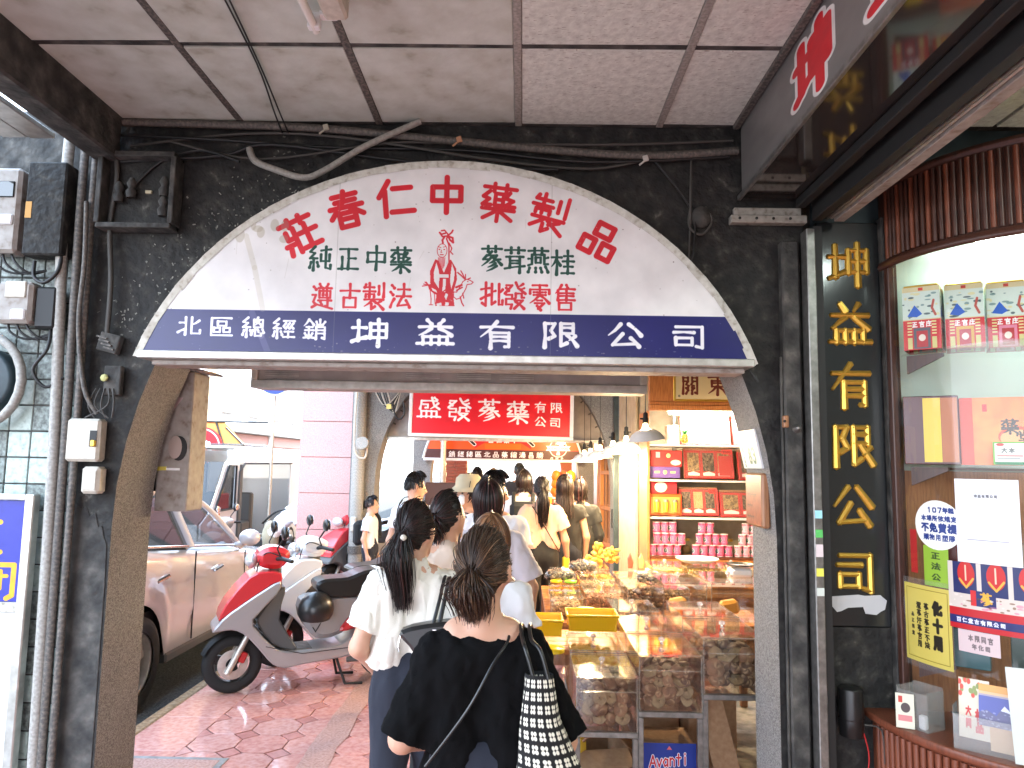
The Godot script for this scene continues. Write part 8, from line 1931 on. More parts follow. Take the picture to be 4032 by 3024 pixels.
func hair_mesh(style: String, base: Color, hi: Color, n: int, r: float, length: float) -> MB:
	# head centre at the origin, face towards -z
	var b := MB.new()
	var sk := SK * 1.06
	var tie := Vector3(0, -0.12, 1).normalized()
	var col := func() -> Color:
		var s := rng.randf_range(0.55, 1.5)
		var c: Color = base.lerp(hi, 0.0 if rng.randf() < 0.72 else rng.randf())
		return Color(c.r * s, c.g * s, c.b * s)
	# scalp shell
	b.col = base * 0.7
	var rings := []
	var pole := tie if style == "pony" else Vector3(0, 0.96, 0.28)
	var ux := Vector3.RIGHT; var uy := pole.cross(ux).normalized()
	for i in 11:
		var ring := PackedVector3Array()
		for j in 24:
			var az := -TAU * j / 24
			var side := ux * cos(az) + uy * sin(az)
			var front := side.dot(Vector3(0, 0, -1)) if style != "pony" else 0.0
			var lim := (1.72 if side.y > -0.3 else 1.05) if style == "pony" else lerpf(2.05 if style != "short" else 1.75, 0.95, smoothstep(0.35, 0.8, front))
			var th := maxf(0.01, lim * i / 10.0)
			ring.append((pole * cos(th) + side * sin(th)) * sk)
		rings.append(ring)
	rings.reverse()
	b.loft(rings)
	if style == "pony":
		var q0 := tie * sk + Vector3(0, 0, 0.01)
		b.tube([q0, q0 + Vector3(0, -length * 0.2, 0.026), q0 + Vector3(0, -length * 0.6, 0.022), q0 + Vector3(0, -length * 0.95, -0.01)], [0.014, 0.026, 0.024, 0.004], 10)
	for k in n:
		var az := rng.randf() * TAU
		var side := ux * cos(az) + uy * sin(az)
		var pts := []
		var lift := 1.0 + rng.randf_range(0.0, 0.06) + (rng.randf_range(0.05, 0.2) if rng.randf() < 0.025 else 0.0)
		if style == "pony":
			var lim := 1.75 if side.y > -0.3 else 1.0
			var th0 := lim * rng.randf_range(0.55, 1.0)
			for i in 9:
				var th := th0 * (1.0 - i / 8.0) + 0.03
				pts.append((pole * cos(th) + side * sin(th)) * sk * lift + Vector3(0, 0.006 * sin(i * 0.7 + k), 0))
			var e := Vector3(rng.randfn(0, 0.011), rng.randfn(0, 0.011), 0)
			var tt := tie * sk + Vector3(0, 0, 0.012) + e
			pts.append(tt)
			var ln := length * rng.randf_range(0.75, 1.08)
			var sp := Vector3(rng.randfn(0, 0.021), 0, rng.randfn(0, 0.018))
			for i in range(1, 7):
				var u := i / 6.0
				pts.append(tt + Vector3(0, -ln * u, 0.03 * sin(PI * minf(u * 1.3, 1.0)) - 0.012 * u) + sp * lerpf(0.35, 1.25, smoothstep(0.0, 0.45, u)) * (1.0 - 0.35 * u * u))
		else:
			var front := side.dot(Vector3(0, 0, -1))
			var lim := lerpf(1.95, 1.0, smoothstep(0.4, 0.8, front))
			if style == "short":
				lim = lerpf(1.75, 0.95, smoothstep(0.4, 0.8, front))
				var t0 := rng.randf_range(0.0, lim)
				for i in 5:
					var th := minf(t0 + i * 0.09, lim + 0.08)
					pts.append((pole * cos(th) + side * sin(th)) * sk * (1.0 + 0.045 * i * (0.5 + 0.5 * cos(t0)) + 0.01))
			else:
				for i in 8:
					var th := lim * i / 7.0
					pts.append((pole * cos(th) + side * sin(th)) * sk * (lift + 0.05 * sin(th)))
				var ln := length * rng.randf_range(0.8, 1.05) * (1.0 if front < 0.4 else 0.35)
				var last: Vector3 = pts[-1]
				var sp := Vector3(rng.randfn(0, 0.014), 0, rng.randfn(0, 0.014))
				for i in range(1, 6):
					var u := i / 5.0
					pts.append(last + Vector3(side.x * (0.012 if style == "long" else -0.02) * u, -ln * u, (0.02 * u if style == "long" else -side.z * 0.02 * u)) + sp * u)
		strand(b, pts, r * rng.randf_range(0.6, 1.3), col.call())
	return b

func person(label: String, o: Dictionary) -> Node3D:
	# o: at, turn, h, cell, top/legs materials, hair [style, base, hi, n, r, length], head_turn, arms [[elbow, wrist] left, right], sleeve, hem, bag...
	var s: float = o.h / 1.6
	var t := thing("person", label, "person", o.at, o.get("turn", 0.0), "people walking through the arcade")
	t.scale = Vector3.ONE * s
	var cell: float = o.get("cell", 0.02)
	var slim: float = o.get("build", 1.0)
	var lean: float = o.get("lean", 0.0)
	var L := Basis(Vector3.RIGHT, -lean)
	var piv := Vector3(0, 0.88, 0)
	var up := func(v: Vector3) -> Vector3: return piv + L * (v - piv)
	var arms: Array = o.get("arms", [[Vector3(-0.05, -0.25, 0.03), Vector3(0.0, -0.22, -0.06)], [Vector3(0.05, -0.25, 0.03), Vector3(0.0, -0.22, -0.06)]])
	var sw: float = o.get("shoulder", 0.165)
	var yk: float = o.get("yoke", 1.272)
	var hd: Vector3 = up.call(Vector3(0, 1.485, -0.015))
	var hb := Basis(Vector3.UP, o.get("head_turn", 0.0)) * Basis(Vector3.RIGHT, o.get("nod", 0.0) - lean * 0.5)
	var skin := []
	skin.append([hd + hb * Vector3(0, 0.03, 0.01), hd + hb * Vector3(0, 0.012, 0.0), 0.075, 0.072]); skin.append([hd + hb * Vector3(0, -0.02, -0.025), hd + hb * Vector3(0, -0.085, -0.055), 0.06, 0.03])
	skin.append([hd + hb * Vector3(0, 0.0, -0.085), hd + hb * Vector3(0, -0.022, -0.102), 0.008, 0.012])
	for e in [-1.0, 1.0]: skin.append([hd + hb * Vector3(e * 0.074, 0.012, 0.012), hd + hb * Vector3(e * 0.074, -0.018, 0.006), 0.013, 0.009])
	skin.append([hd + hb * Vector3(0, -0.05, 0.02), up.call(Vector3(0, 1.34, 0.01)), 0.05, 0.052])
	skin.append([up.call(Vector3(-0.07, 1.3, 0.0)), up.call(Vector3(0.07, 1.3, 0.0)), 0.055, 0.055])
	var hands := []
	for i in 2:
		var sgn := -1.0 if i == 0 else 1.0
		var sh: Vector3 = up.call(Vector3(sgn * sw, yk - 0.018, 0.0))
		var el: Vector3 = sh + arms[i][0]
		var wr: Vector3 = el + arms[i][1]
		skin.append([sh.lerp(el, 0.12), el, 0.04 * slim, 0.035 * slim]); skin.append([el, wr, 0.036 * slim, 0.024])
		hands.append([wr, (wr - el).normalized(), sgn])
	var body := blob(skin, minf(cell, 0.014), 95.0, 0.05)
	for q in hands:
		var d: Vector3 = q[1]
		var side: Vector3 = d.cross(Vector3(1, 0, 0) if absf(d.x) < 0.8 else Vector3(0, 0, 1)).normalized()
		var hb2 := Basis(side, d, side.cross(d))   # y along the hand
		var fb := [[Vector3(0, -0.02, 0), Vector3(0, 0.06, 0), 0.024, 0.03, 1.0]]
		for k in 4:
			var x := (k - 1.5) * 0.019
			var ln: float = [0.062, 0.075, 0.07, 0.052][k]
			var a := Vector3(x, 0.075, 0); var m := a + Vector3(x * 0.1, ln * 0.5, 0.012); var e := m + Vector3(0, ln * 0.4, 0.024)
			fb.append([a, m, 0.0095, 0.0088]); fb.append([m, e, 0.0088, 0.0072])
		fb.append([Vector3(-0.024 * q[2], 0.02, 0.008), Vector3(-0.046 * q[2], 0.055, 0.022), 0.012, 0.01]); fb.append([Vector3(-0.046 * q[2], 0.055, 0.022), Vector3(-0.044 * q[2], 0.085, 0.034), 0.01, 0.008])
		join(body, blob(fb, 0.0065, 170.0, 0.025), Transform3D(hb2, q[0]))
	obj("body", body, o.get("skin", M.skin), t)
	var fc := MB.new()
	for e in [-1.0, 1.0]:
		fc.col = Color(0.03, 0.02, 0.018); fc.ball(hd + hb * Vector3(e * 0.032, 0.004, -0.08), Vector3(0.012, 0.006, 0.006), 8, hb); fc.box(hd + hb * Vector3(e * 0.033, 0.024, -0.083), Vector3(0.03, 0.005, 0.006), hb * Basis(Vector3.BACK, -0.1 * e))
	fc.col = Color(0.45, 0.15, 0.13); fc.ball(hd + hb * Vector3(0, -0.06, -0.083), Vector3(0.02, 0.006, 0.006), 8, hb)
	obj("face", fc, M.vc, t)
	# top
	var hem: float = o.get("hem", 0.86)
	var loose: float = o.get("loose", 1.0)
	var top := []
	top.append([up.call(Vector3(-sw * 0.92, yk - 0.01, 0.0)), up.call(Vector3(sw * 0.92, yk - 0.01, 0.0)), 0.061, 0.061, 0.95])
	top.append([up.call(Vector3(-0.07, yk, 0.012)), up.call(Vector3(0.07, yk, 0.012)), 0.062, 0.062, 1.0])
	for e in [-1.0, 1.0]:
		top.append([up.call(Vector3(e * 0.085, 1.22, 0)), up.call(Vector3(e * 0.075 * loose, 1.05, 0)), 0.095 * slim, 0.088 * slim * loose, 0.85]); top.append([up.call(Vector3(e * 0.075 * loose, 1.05, 0)), up.call(Vector3(e * 0.085 * loose, hem + 0.05, 0)), 0.088 * slim * loose, 0.1 * slim * loose, 0.9])
		var i := 0 if e < 0 else 1
		var sh: Vector3 = up.call(Vector3(e * sw, yk - 0.008, 0.0))
		var sl: float = o.get("sleeve", 0.55)
		top.append([sh - Vector3(e * 0.02, 0, 0), sh + arms[i][0] * sl, 0.054 * o.get("cuff", 1.0), 0.066 * o.get("cuff", 1.0), 1.0, true])
		if o.get("long_sleeve", false): top.append([sh + arms[i][0], sh + arms[i][0] + arms[i][1] * 0.9, 0.05, 0.04]); top.append([sh, sh + arms[i][0], 0.06, 0.052])
	if not o.has("yoke"): top.append([up.call(Vector3(0, 1.345, 0.012)), up.call(Vector3(0, 1.3, 0.01)), 0.058, 0.07])
	var tb := blob(top, cell, 85.0)
	for q in top:
		if q.size() > 5:
			var ax: Vector3 = (q[1] - q[0]).normalized()
			for i in tb.v.size():
				var d: float = (tb.v[i] - q[1]).dot(ax)
				if d > 0.004 and (tb.v[i] - q[1]).length() < 0.13: tb.v[i] -= ax * (d - 0.004)
	folds(tb, o.get("fold", 0.016), o.get("fx", 750.0), o.get("fy", 190.0))
	obj("top", tb, o.top, t)
	# legs
	var st: float = o.get("stride", 0.12)
	var lg := [[Vector3(-0.06, 0.86, 0), Vector3(0.06, 0.86, 0), 0.112 * slim, 0.112 * slim, 0.92], [Vector3(-0.06, 0.95, 0), Vector3(0.06, 0.95, 0), 0.095 * slim, 0.095 * slim, 0.85]]
	for e in [-1.0, 1.0]:
		var hip := Vector3(e * 0.08, 0.8, 0); var kn := Vector3(e * 0.085, 0.44, -st * 0.4 * e - 0.02); var an := Vector3(e * 0.085, 0.1, -st * e)
		lg.append([hip, kn, 0.092 * slim, 0.066 * slim]); lg.append([kn, an, 0.066 * slim, o.get("ankle", 0.055)])
	var lb := blob(lg, maxf(cell, 0.016), 90.0)
	folds(lb, 0.008)
	obj("trousers", lb, o.legs, t)
	for e in [-1.0, 1.0]:
		var sb := MB.new(); sb.ball(Vector3(e * 0.085, 0.045, -st * e - 0.05), Vector3(0.045, 0.045, 0.13), 12); obj("shoe", sb, o.get("shoes", M.black_matte), t)
	# hair
	var H: Array = o.hair
	rng.seed = hash(label)
	var hm := hair_mesh(H[0], H[1], H[2], H[3], H[4], H[5])
	var ho := obj("hair", hm, M.hair, t, hd + hb * Vector3(0, 0.02, 0.004))
	ho.basis = hb * Basis.from_scale(Vector3.ONE * 0.93)
	return t

func build_people() -> void:
	cloth("black_knit", sg(0.005, 0.005, 0.0055), 0.95).rim = 0.02; M.black_knit.metallic_specular = 0.2; cloth("white_crepe", sg(0.72, 0.68, 0.6), 0.85, true); cloth("white_cotton", sg(0.74, 0.74, 0.76), 0.85, true); cloth("lilac_cotton", sg(0.66, 0.62, 0.68), 0.85, true)
	cloth("peach_crepe", sg(0.62, 0.4, 0.29), 0.85, true); cloth("beige_cotton", sg(0.55, 0.44, 0.36), 0.85); cloth("navy_cotton", sg(0.012, 0.015, 0.026), 0.9); cloth("black_cotton", sg(0.012), 0.9); cloth("grey_suit", sg(0.03, 0.033, 0.045), 0.9); cloth("straw", sg(0.5, 0.42, 0.28), 0.9); cloth("khaki", sg(0.3, 0.25, 0.17), 0.9)
	var blackhair := Color(0.012, 0.009, 0.008); var redhi := Color(0.06, 0.02, 0.018); var brown := Color(0.04, 0.021, 0.013); var brownhi := Color(0.16, 0.085, 0.045)
	var bent := [[Vector3(-0.09, -0.22, 0.03), Vector3(0.06, -0.08, -0.2)], [Vector3(0.09, -0.22, 0.03), Vector3(-0.06, -0.08, -0.2)]]
	var w1 := person("woman seen from behind in a loose black T-shirt with short brown ponytail and patterned tote", {"at": Vector3(-0.105, 0, -2.22), "h": 1.575, "cell": 0.012, "top": M.black_knit, "legs": M.navy_cotton, "hair": ["pony", brown, brownhi, 1500, 0.0015, 0.13], "head_turn": -0.35, "arms": [[Vector3(-0.075, -0.22, 0.03), Vector3(0.06, -0.08, -0.2)], [Vector3(0.085, -0.22, 0.03), Vector3(-0.06, -0.08, -0.2)]], "sleeve": 1.0, "cuff": 1.02, "loose": 1.05, "hem": 0.72, "yoke": 1.254, "fold": 0.017, "fx": 600.0, "fy": 300.0, "turn": 0.03, "shoulder": 0.152})
	tote(w1)
	var w2 := person("woman in a cream blouse with a long dark ponytail, seen from behind", {"at": Vector3(-0.44, 0, -3.15), "h": 1.6, "cell": 0.013, "top": M.white_crepe, "legs": M.navy_cotton, "hair": ["pony", blackhair, redhi, 1000, 0.0019, 0.31], "head_turn": -0.45, "arms": [[Vector3(-0.06, -0.23, 0.05), Vector3(0.05, -0.13, -0.15)], bent[1]], "sleeve": 0.72, "cuff": 1.15, "loose": 1.12, "hem": 0.97, "fold": 0.014, "fx": 1300.0, "fy": 110.0, "turn": 0.0, "shoulder": 0.155})
	var b := MB.new(); b.ball(Vector3(-0.035, 1.475, 0.12), Vector3(0.014, 0.013, 0.01), 10); obj("hair_clip", b, M.cream_plastic, w2)
	shoulder_bag(w2)
	person("dark-haired woman in a beige top walking beside the cream blouse", {"at": Vector3(-0.36, 0, -3.72), "h": 1.62, "cell": 0.018, "top": M.beige_cotton, "legs": M.black_cotton, "hair": ["pony", blackhair, redhi, 350, 0.003, 0.12], "head_turn": -0.7, "sleeve": 0.6})
	person("short auburn-haired woman almost hidden behind the black T-shirt", {"at": Vector3(-0.13, 0, -3.25), "h": 1.54, "cell": 0.022, "top": M.white_cotton, "legs": M.khaki, "hair": ["bob", Color(0.12, 0.055, 0.025), Color(0.3, 0.16, 0.08), 260, 0.003, 0.06], "shoulder": 0.14})
	var w4 := person("woman seen from behind in a gathered white shirt with a dark red bob", {"at": Vector3(-0.2, 0, -4.45), "h": 1.66, "cell": 0.016, "top": M.lilac_cotton, "legs": M.khaki, "hair": ["bob", Color(0.016, 0.009, 0.009), Color(0.08, 0.025, 0.025), 420, 0.0034, 0.075], "loose": 1.2, "sleeve": 0.85, "cuff": 1.25, "hem": 0.8, "shoulder": 0.165, "fold": 0.012, "fx": 1100.0, "fy": 110.0, "arms": [bent[0], [Vector3(0.09, -0.23, 0.02), Vector3(0.0, -0.2, -0.07)]]})
	b = MB.new(); b.tube(curve([Vector3(-0.13, 0.95, 0.1), Vector3(-0.02, 1.12, 0.125), Vector3(0.1, 1.28, 0.095), Vector3(0.12, 1.34, 0.02)], 5), 0.006, 6); obj("bag_strap", b, M.cream_plastic, w4)
	b = MB.new(); b.box(Vector3(0.24, 0.83, -0.03), Vector3(0.07, 0.24, 0.16), Basis.IDENTITY, 0.03); obj("pale_pouch", b, M.cream_plastic, w4)
	person("dark-haired man in a white T-shirt looking down to his right", {"at": Vector3(-0.2, 0, -5.35), "h": 1.7, "cell": 0.02, "top": M.white_cotton, "legs": M.black_cotton, "hair": ["short", blackhair, Color(0.03, 0.022, 0.02), 420, 0.004, 0.05], "head_turn": -1.25, "nod": -0.25, "build": 1.08, "shoulder": 0.185, "turn": -0.2})
	var hat := person("person in a straw-coloured bucket hat and white top facing back towards the camera", {"at": Vector3(-0.42, 0, -5.9), "h": 1.66, "cell": 0.02, "top": M.white_cotton, "legs": M.khaki, "hair": ["bob", blackhair, redhi, 140, 0.005, 0.06], "turn": 2.4, "loose": 1.15, "arms": bent, "shoulder": 0.18})
	b = MB.new(); b.lathe([Vector2(0.165, 1.5), Vector2(0.15, 1.505), Vector2(0.105, 1.545), Vector2(0.1, 1.6), Vector2(0.07, 1.63), Vector2(0.001, 1.635)], Transform3D.IDENTITY, 20); obj("bucket_hat", b, M.straw, hat)
	b = MB.new(); b.box(Vector3(0, 1.44, -0.1), Vector3(0.12, 0.075, 0.03), Basis.IDENTITY, 0.014); obj("face_mask", b, M.white_cotton, hat)
	b = MB.new(); b.box(Vector3.ZERO, Vector3(0.34, 0.5, 0.012), Basis(Vector3.BACK, 0.06), 0.003); var bd := obj("carried_board", b, M.lilac_cotton, null, Vector3(-0.58, 1.05, -5.1)); tag(bd, "pale plastic-wrapped board carried upright with a dark top edge", "board")
	b = MB.new(); b.box(Vector3(0, 0.25, 0), Vector3(0.35, 0.018, 0.02), Basis(Vector3.BACK, 0.06)); obj("dark_edge", b, M.black_matte, bd)
	var p9 := person("woman in a peach blouse and black trousers with a long straight ponytail", {"at": Vector3(0.2, 0, -7.5), "h": 1.64, "cell": 0.018, "top": M.peach_crepe, "legs": M.black_cotton, "hair": ["pony", blackhair, Color(0.03, 0.02, 0.018), 360, 0.004, 0.36], "sleeve": 0.6, "cuff": 1.3, "hem": 0.92, "stride": 0.22, "turn": 0.15, "arms": [[Vector3(-0.06, -0.24, 0.04), Vector3(0.02, -0.18, -0.12)], [Vector3(0.07, -0.25, 0.02), Vector3(0.03, -0.2, -0.05)]]})
	b = MB.new(); b.tube(curve([Vector3(-0.1, 1.33, 0.06), Vector3(-0.02, 1.2, 0.1), Vector3(0.1, 1.0, 0.11), Vector3(0.17, 0.9, 0.06)], 5), 0.006, 6); obj("bag_strap", b, M.wood_dark, p9)
	b = MB.new(); b.col = Color(0.75, 0.6, 0.05); b.box(Vector3(0.25, 0.78, -0.06), Vector3(0.07, 0.13, 0.05), Basis.IDENTITY, 0.015); tag(obj("yellow_packet", b, M.vc_gloss, null, Vector3(0.2, 0.02, -7.5)), "yellow packet held in the peach-bloused woman's hand", "packet")
	person("woman in a black sleeveless top with long loose dark hair", {"at": Vector3(0.46, 0, -7.9), "h": 1.64, "cell": 0.018, "top": M.black_cotton, "legs": M.navy_cotton, "hair": ["long", Color(0.02, 0.013, 0.011), Color(0.09, 0.045, 0.035), 420, 0.004, 0.26], "sleeve": 0.3, "hem": 0.85, "turn": 0.1})
	person("person in sheer black sleeves walking ahead of the long-haired woman", {"at": Vector3(0.66, 0, -8.5), "h": 1.6, "cell": 0.024, "top": M.black_cotton, "legs": M.black_cotton, "hair": ["bob", blackhair, redhi, 120, 0.006, 0.08], "long_sleeve": true})
	var k := person("person with a dark bob and a black backpack over a white shirt", {"at": Vector3(0.02, 0, -8.9), "h": 1.68, "cell": 0.024, "top": M.white_cotton, "legs": M.black_cotton, "hair": ["bob", Color(0.02, 0.013, 0.011), redhi, 220, 0.006, 0.07]})
	b = MB.new(); b.box(Vector3(0, 1.08, 0.17), Vector3(0.3, 0.4, 0.16), Basis.IDENTITY, 0.05); obj("backpack", b, M.black_cotton, k)
	for e in [-0.11, 0.11]:
		b = MB.new(); b.tube(curve([Vector3(e, 1.25, 0.12), Vector3(e, 1.37, 0.03), Vector3(e, 1.3, -0.08), Vector3(e, 1.05, -0.1)], 4), 0.022, 6, true, 0.5); obj("backpack_strap", b, M.black_cotton, k)
	person("grey-haired man in a dark suit far down the arcade", {"at": Vector3(-0.05, 0, -13.2), "h": 1.76, "cell": 0.03, "top": M.grey_suit, "legs": M.grey_suit, "hair": ["short", Color(0.05, 0.05, 0.05), Color(0.2, 0.2, 0.2), 160, 0.007, 0.05], "long_sleeve": true, "build": 1.12, "shoulder": 0.19})
	person("distant person with light brown hair and a white top in the arcade", {"at": Vector3(-0.55, 0, -14.2), "h": 1.66, "cell": 0.032, "top": M.white_cotton, "legs": M.khaki, "hair": ["bob", Color(0.2, 0.12, 0.06), Color(0.4, 0.26, 0.14), 120, 0.008, 0.05]})
	person("distant dark-haired person in beige walking past the orange sign", {"at": Vector3(-0.75, 0, -12.4), "h": 1.68, "cell": 0.032, "top": M.beige_cotton, "legs": M.black_cotton, "hair": ["short", blackhair, redhi, 120, 0.008, 0.05]})
	person("boy with short black hair in profile at the street side of the arcade", {"at": Vector3(-1.0, 0, -7.0), "h": 1.66, "cell": 0.02, "top": M.white_cotton, "legs": M.navy_cotton, "hair": ["short", blackhair, Color(0.03, 0.025, 0.025), 380, 0.004, 0.05], "head_turn": -1.1, "nod": -0.2, "turn": -0.2})
	var l8 := person("person in a printed white T-shirt with a black backpack strap beside the far scooters", {"at": Vector3(-1.86, 0, -9.25), "h": 1.33, "cell": 0.022, "top": M.white_cotton, "legs": M.navy_cotton, "hair": ["short", blackhair, redhi, 200, 0.005, 0.05], "turn": -1.7})
	b = MB.new(); b.tube(curve([Vector3(-0.11, 1.2, 0.12), Vector3(-0.11, 1.37, 0.02), Vector3(-0.1, 1.28, -0.1), Vector3(-0.1, 1.0, -0.11)], 4), 0.028, 6, true, 0.4); b.box(Vector3(0, 1.08, 0.17), Vector3(0.28, 0.36, 0.14), Basis.IDENTITY, 0.05); obj("backpack", b, M.black_cotton, l8)
	var v := person("person in a white shirt with a black strap bending beside the open van", {"at": Vector3(-3.35, -0.13, -10.0), "h": 1.68, "cell": 0.022, "top": M.white_cotton, "legs": M.khaki, "hair": ["short", blackhair, redhi, 160, 0.006, 0.05], "lean": 0.75, "turn": -1.2, "arms": [[Vector3(-0.03, -0.24, -0.12), Vector3(0, -0.2, -0.12)], [Vector3(0.03, -0.24, -0.12), Vector3(0, -0.2, -0.12)]]})
	b = MB.new(); b.tube(curve([Vector3(-0.12, 1.0, 0.1), Vector3(0.0, 1.15, -0.05), Vector3(0.12, 1.2, -0.25)], 4), 0.025, 6, true, 0.4); obj("strap", b, M.black_cotton, v)
	person("passer-by in a white shirt on the far pavement by the orange shop", {"at": Vector3(-9.6, -0.13, -23.0), "h": 1.7, "cell": 0.034, "top": M.white_cotton, "legs": M.black_cotton, "hair": ["short", blackhair, redhi, 80, 0.008, 0.05], "turn": 0.6})

func tote(w: Node3D) -> void:
	var P := Print.new(256, 256, Color(0.035, 0.035, 0.038))
	for i in 9:
		for j in 9:
			for d in [[-5, -5], [5, -5], [-5, 5], [5, 5]]:
				P.disc(Vector2(14 + i * 28 + d[0], 14 + j * 28 + d[1]), Vector2(4.9, 4.9), Color(0.86, 0.84, 0.78))
	var t := thing("tote_bag", "black and white checked fabric tote with black leather straps on the woman's shoulder", "bag", w.position)
	var b := MB.new()
	var rings := []
	for q in [[1.24, 0.16, 0.035, 0.115], [1.12, 0.165, 0.05, 0.125], [1.0, 0.19, 0.075, 0.14], [0.86, 0.205, 0.1, 0.15], [0.76, 0.205, 0.1, 0.15], [0.7, 0.2, 0.085, 0.145]]:
		var ring := PackedVector3Array()
		for j in 24:
			var a := -TAU * j / 24
			var wob := 1.0 + 0.06 * sin(a * 4 + q[0] * 20)
			ring.append(Vector3(q[1] + q[2] * cos(a) * wob * 1.1, q[0] - 0.03, 0.12 + q[2] * 0.75 * sin(a) * wob))
		rings.append(ring)
	rings.reverse()
	b.loft(rings, true, true, false)
	var m := printed("tote_print", P, 0.85)
	m.texture_repeat = true; m.uv1_scale = Vector3(1.7, 2.0, 1)
	obj("bag_body", b, m, t)
	b = MB.new(); b.prism(smooth2([0.13, 0.62, 0.17, 0.58, 0.23, 0.6, 0.25, 0.72, 0.21, 0.92, 0.18, 0.95, 0.145, 0.8], 4), Transform3D(Basis.IDENTITY, Vector3(0.0, 0.02, 0.195)), 0.02, 0.008); obj("dark_pocket", b, M.black_knit, t)
	b = MB.new(); b.tube([Vector3(0.17, 0.96, 0.215), Vector3(0.2, 0.88, 0.222), Vector3(0.235, 0.76, 0.222)], [0.012, 0.015, 0.01], 8, true, 0.5); obj("pale_pen_case", b, M.lilac_cotton, t)
	for q in [[0.11, 0.145], [0.135, 0.185]]:
		b = MB.new(); b.tube(curve([Vector3(q[1], 1.2, 0.14), Vector3(q[1] - 0.022, 1.27, 0.125), Vector3(q[0] + 0.004, 1.29, 0.085), Vector3(q[0] - 0.002, 1.315, 0.02), Vector3(q[0] + 0.01, 1.28, -0.07), Vector3(q[1], 1.16, 0.0)], 6), 0.0058, 8); obj("shoulder_strap", b, M.vinyl, t)
	b = MB.new(); b.tube(curve([Vector3(-0.15, 0.98, 0.13), Vector3(-0.04, 1.13, 0.142), Vector3(0.03, 1.25, 0.118), Vector3(0.07, 1.3, 0.07), Vector3(0.075, 1.325, 0.02)], 6), 0.0045, 6); obj("cross_strap", b, M.vinyl, w)

func shoulder_bag(w: Node3D) -> void:
	var t := thing("shoulder_bag", "soft black leather bag hanging from the cream blouse's shoulder", "bag", w.position)
	var b := MB.new()
	b.prism(smooth2([-0.02, 1.13, 0.2, 1.17, 0.31, 1.14, 0.3, 0.95, 0.25, 0.86, 0.1, 0.86, 0.05, 0.95, 0.03, 1.05], 4), Transform3D(Basis.IDENTITY, Vector3(0.0, 0.0, 0.13)), 0.09, 0.014); obj("bag_body", b, M.vinyl, t)
	b = MB.new(); b.tube(curve([Vector3(0.1, 1.14, 0.2), Vector3(0.12, 1.24, 0.135), Vector3(0.13, 1.315, 0.06), Vector3(0.13, 1.29, -0.05)], 5), 0.008, 6, true, 0.6); b.tube(curve([Vector3(0.125, 1.14, 0.2), Vector3(0.14, 1.24, 0.135), Vector3(0.148, 1.31, 0.06), Vector3(0.148, 1.285, -0.05)], 5), 0.009, 6, true, 0.6); obj("strap", b, M.vinyl, t)
	b = MB.new(); b.boxr(Vector3(0.105, 1.1, 0.222), Vector3(0.125, 1.14, 0.228)); obj("buckle", b, M.chrome, t)
	b = MB.new(); b.tube([Vector3(-0.02, 1.12, 0.19), Vector3(-0.03, 1.07, 0.2), Vector3(-0.025, 1.05, 0.2)], 0.005, 6); obj("zip_pull", b, M.chrome, t)

# ---------------------------------------------------------------- across the street and far down the arcade
func facade(label: String, x: float, z0: float, z1: float, h: float, m: Material, shop: Color, wins: int) -> Node3D:
	var t := thing("shophouse", label, "building", Vector3(x, 0, 0))
	var b := MB.new(); b.boxr(Vector3(-6, -0.1, z0), Vector3(0, h, z1)); obj("walls", b, m, t)
	b = MB.new(); b.boxr(Vector3(0.0, 2.95, z0 + 0.05), Vector3(0.7, 3.15, z1 - 0.05), 0.02); obj("canopy", b, M.cement, t)
	b = MB.new(); b.col = shop; b.boxr(Vector3(0.01, 2.4, z0 - 0.2), Vector3(0.25, 2.94, z1 + 0.2), 0.02); obj("shop_sign", b, M.vc, t)
	b = MB.new(); b.boxr(Vector3(0.005, 0.1, z0 - 0.4), Vector3(0.05, 2.35, z1 + 0.4)); obj("shop_window", b, M.dark_glass, t)
	for k in 3:
		b = MB.new(); b.boxr(Vector3(0.01, 0.0, lerpf(z0, z1, k / 2.0) + (0.15 if k == 0 else -0.15) - 0.15), Vector3(0.3, 2.95, lerpf(z0, z1, k / 2.0) + (0.15 if k == 0 else -0.15) + 0.15)); obj("pier", b, m, t)
	for f in int((h - 3.4) / 3.0):
		for k in wins:
			var zc := lerpf(z0, z1, (k + 0.5) / wins)
			b = MB.new(); b.boxr(Vector3(0.002, 3.9 + f * 3.0, zc - 0.5), Vector3(0.06, 5.4 + f * 3.0, zc + 0.5)); var w := obj("window", b, M.white_paint, t)
			for s in [-0.23, 0.23]:
				b = MB.new(); b.boxr(Vector3(0.06, 3.98 + f * 3.0, zc + s - 0.2), Vector3(0.07, 5.32 + f * 3.0, zc + s + 0.2)); obj("pane", b, M.dark_glass, w)
			b = MB.new(); b.boxr(Vector3(0.0, 3.8 + f * 3.0, zc - 0.6), Vector3(0.16, 3.88 + f * 3.0, zc + 0.6)); obj("sill", b, M.cement, w)
	b = MB.new(); b.boxr(Vector3(-0.2, h, z0 + 0.02), Vector3(0.3, h + 0.35, z1 - 0.02), 0.03); obj("cornice", b, M.cement, t)
	return t

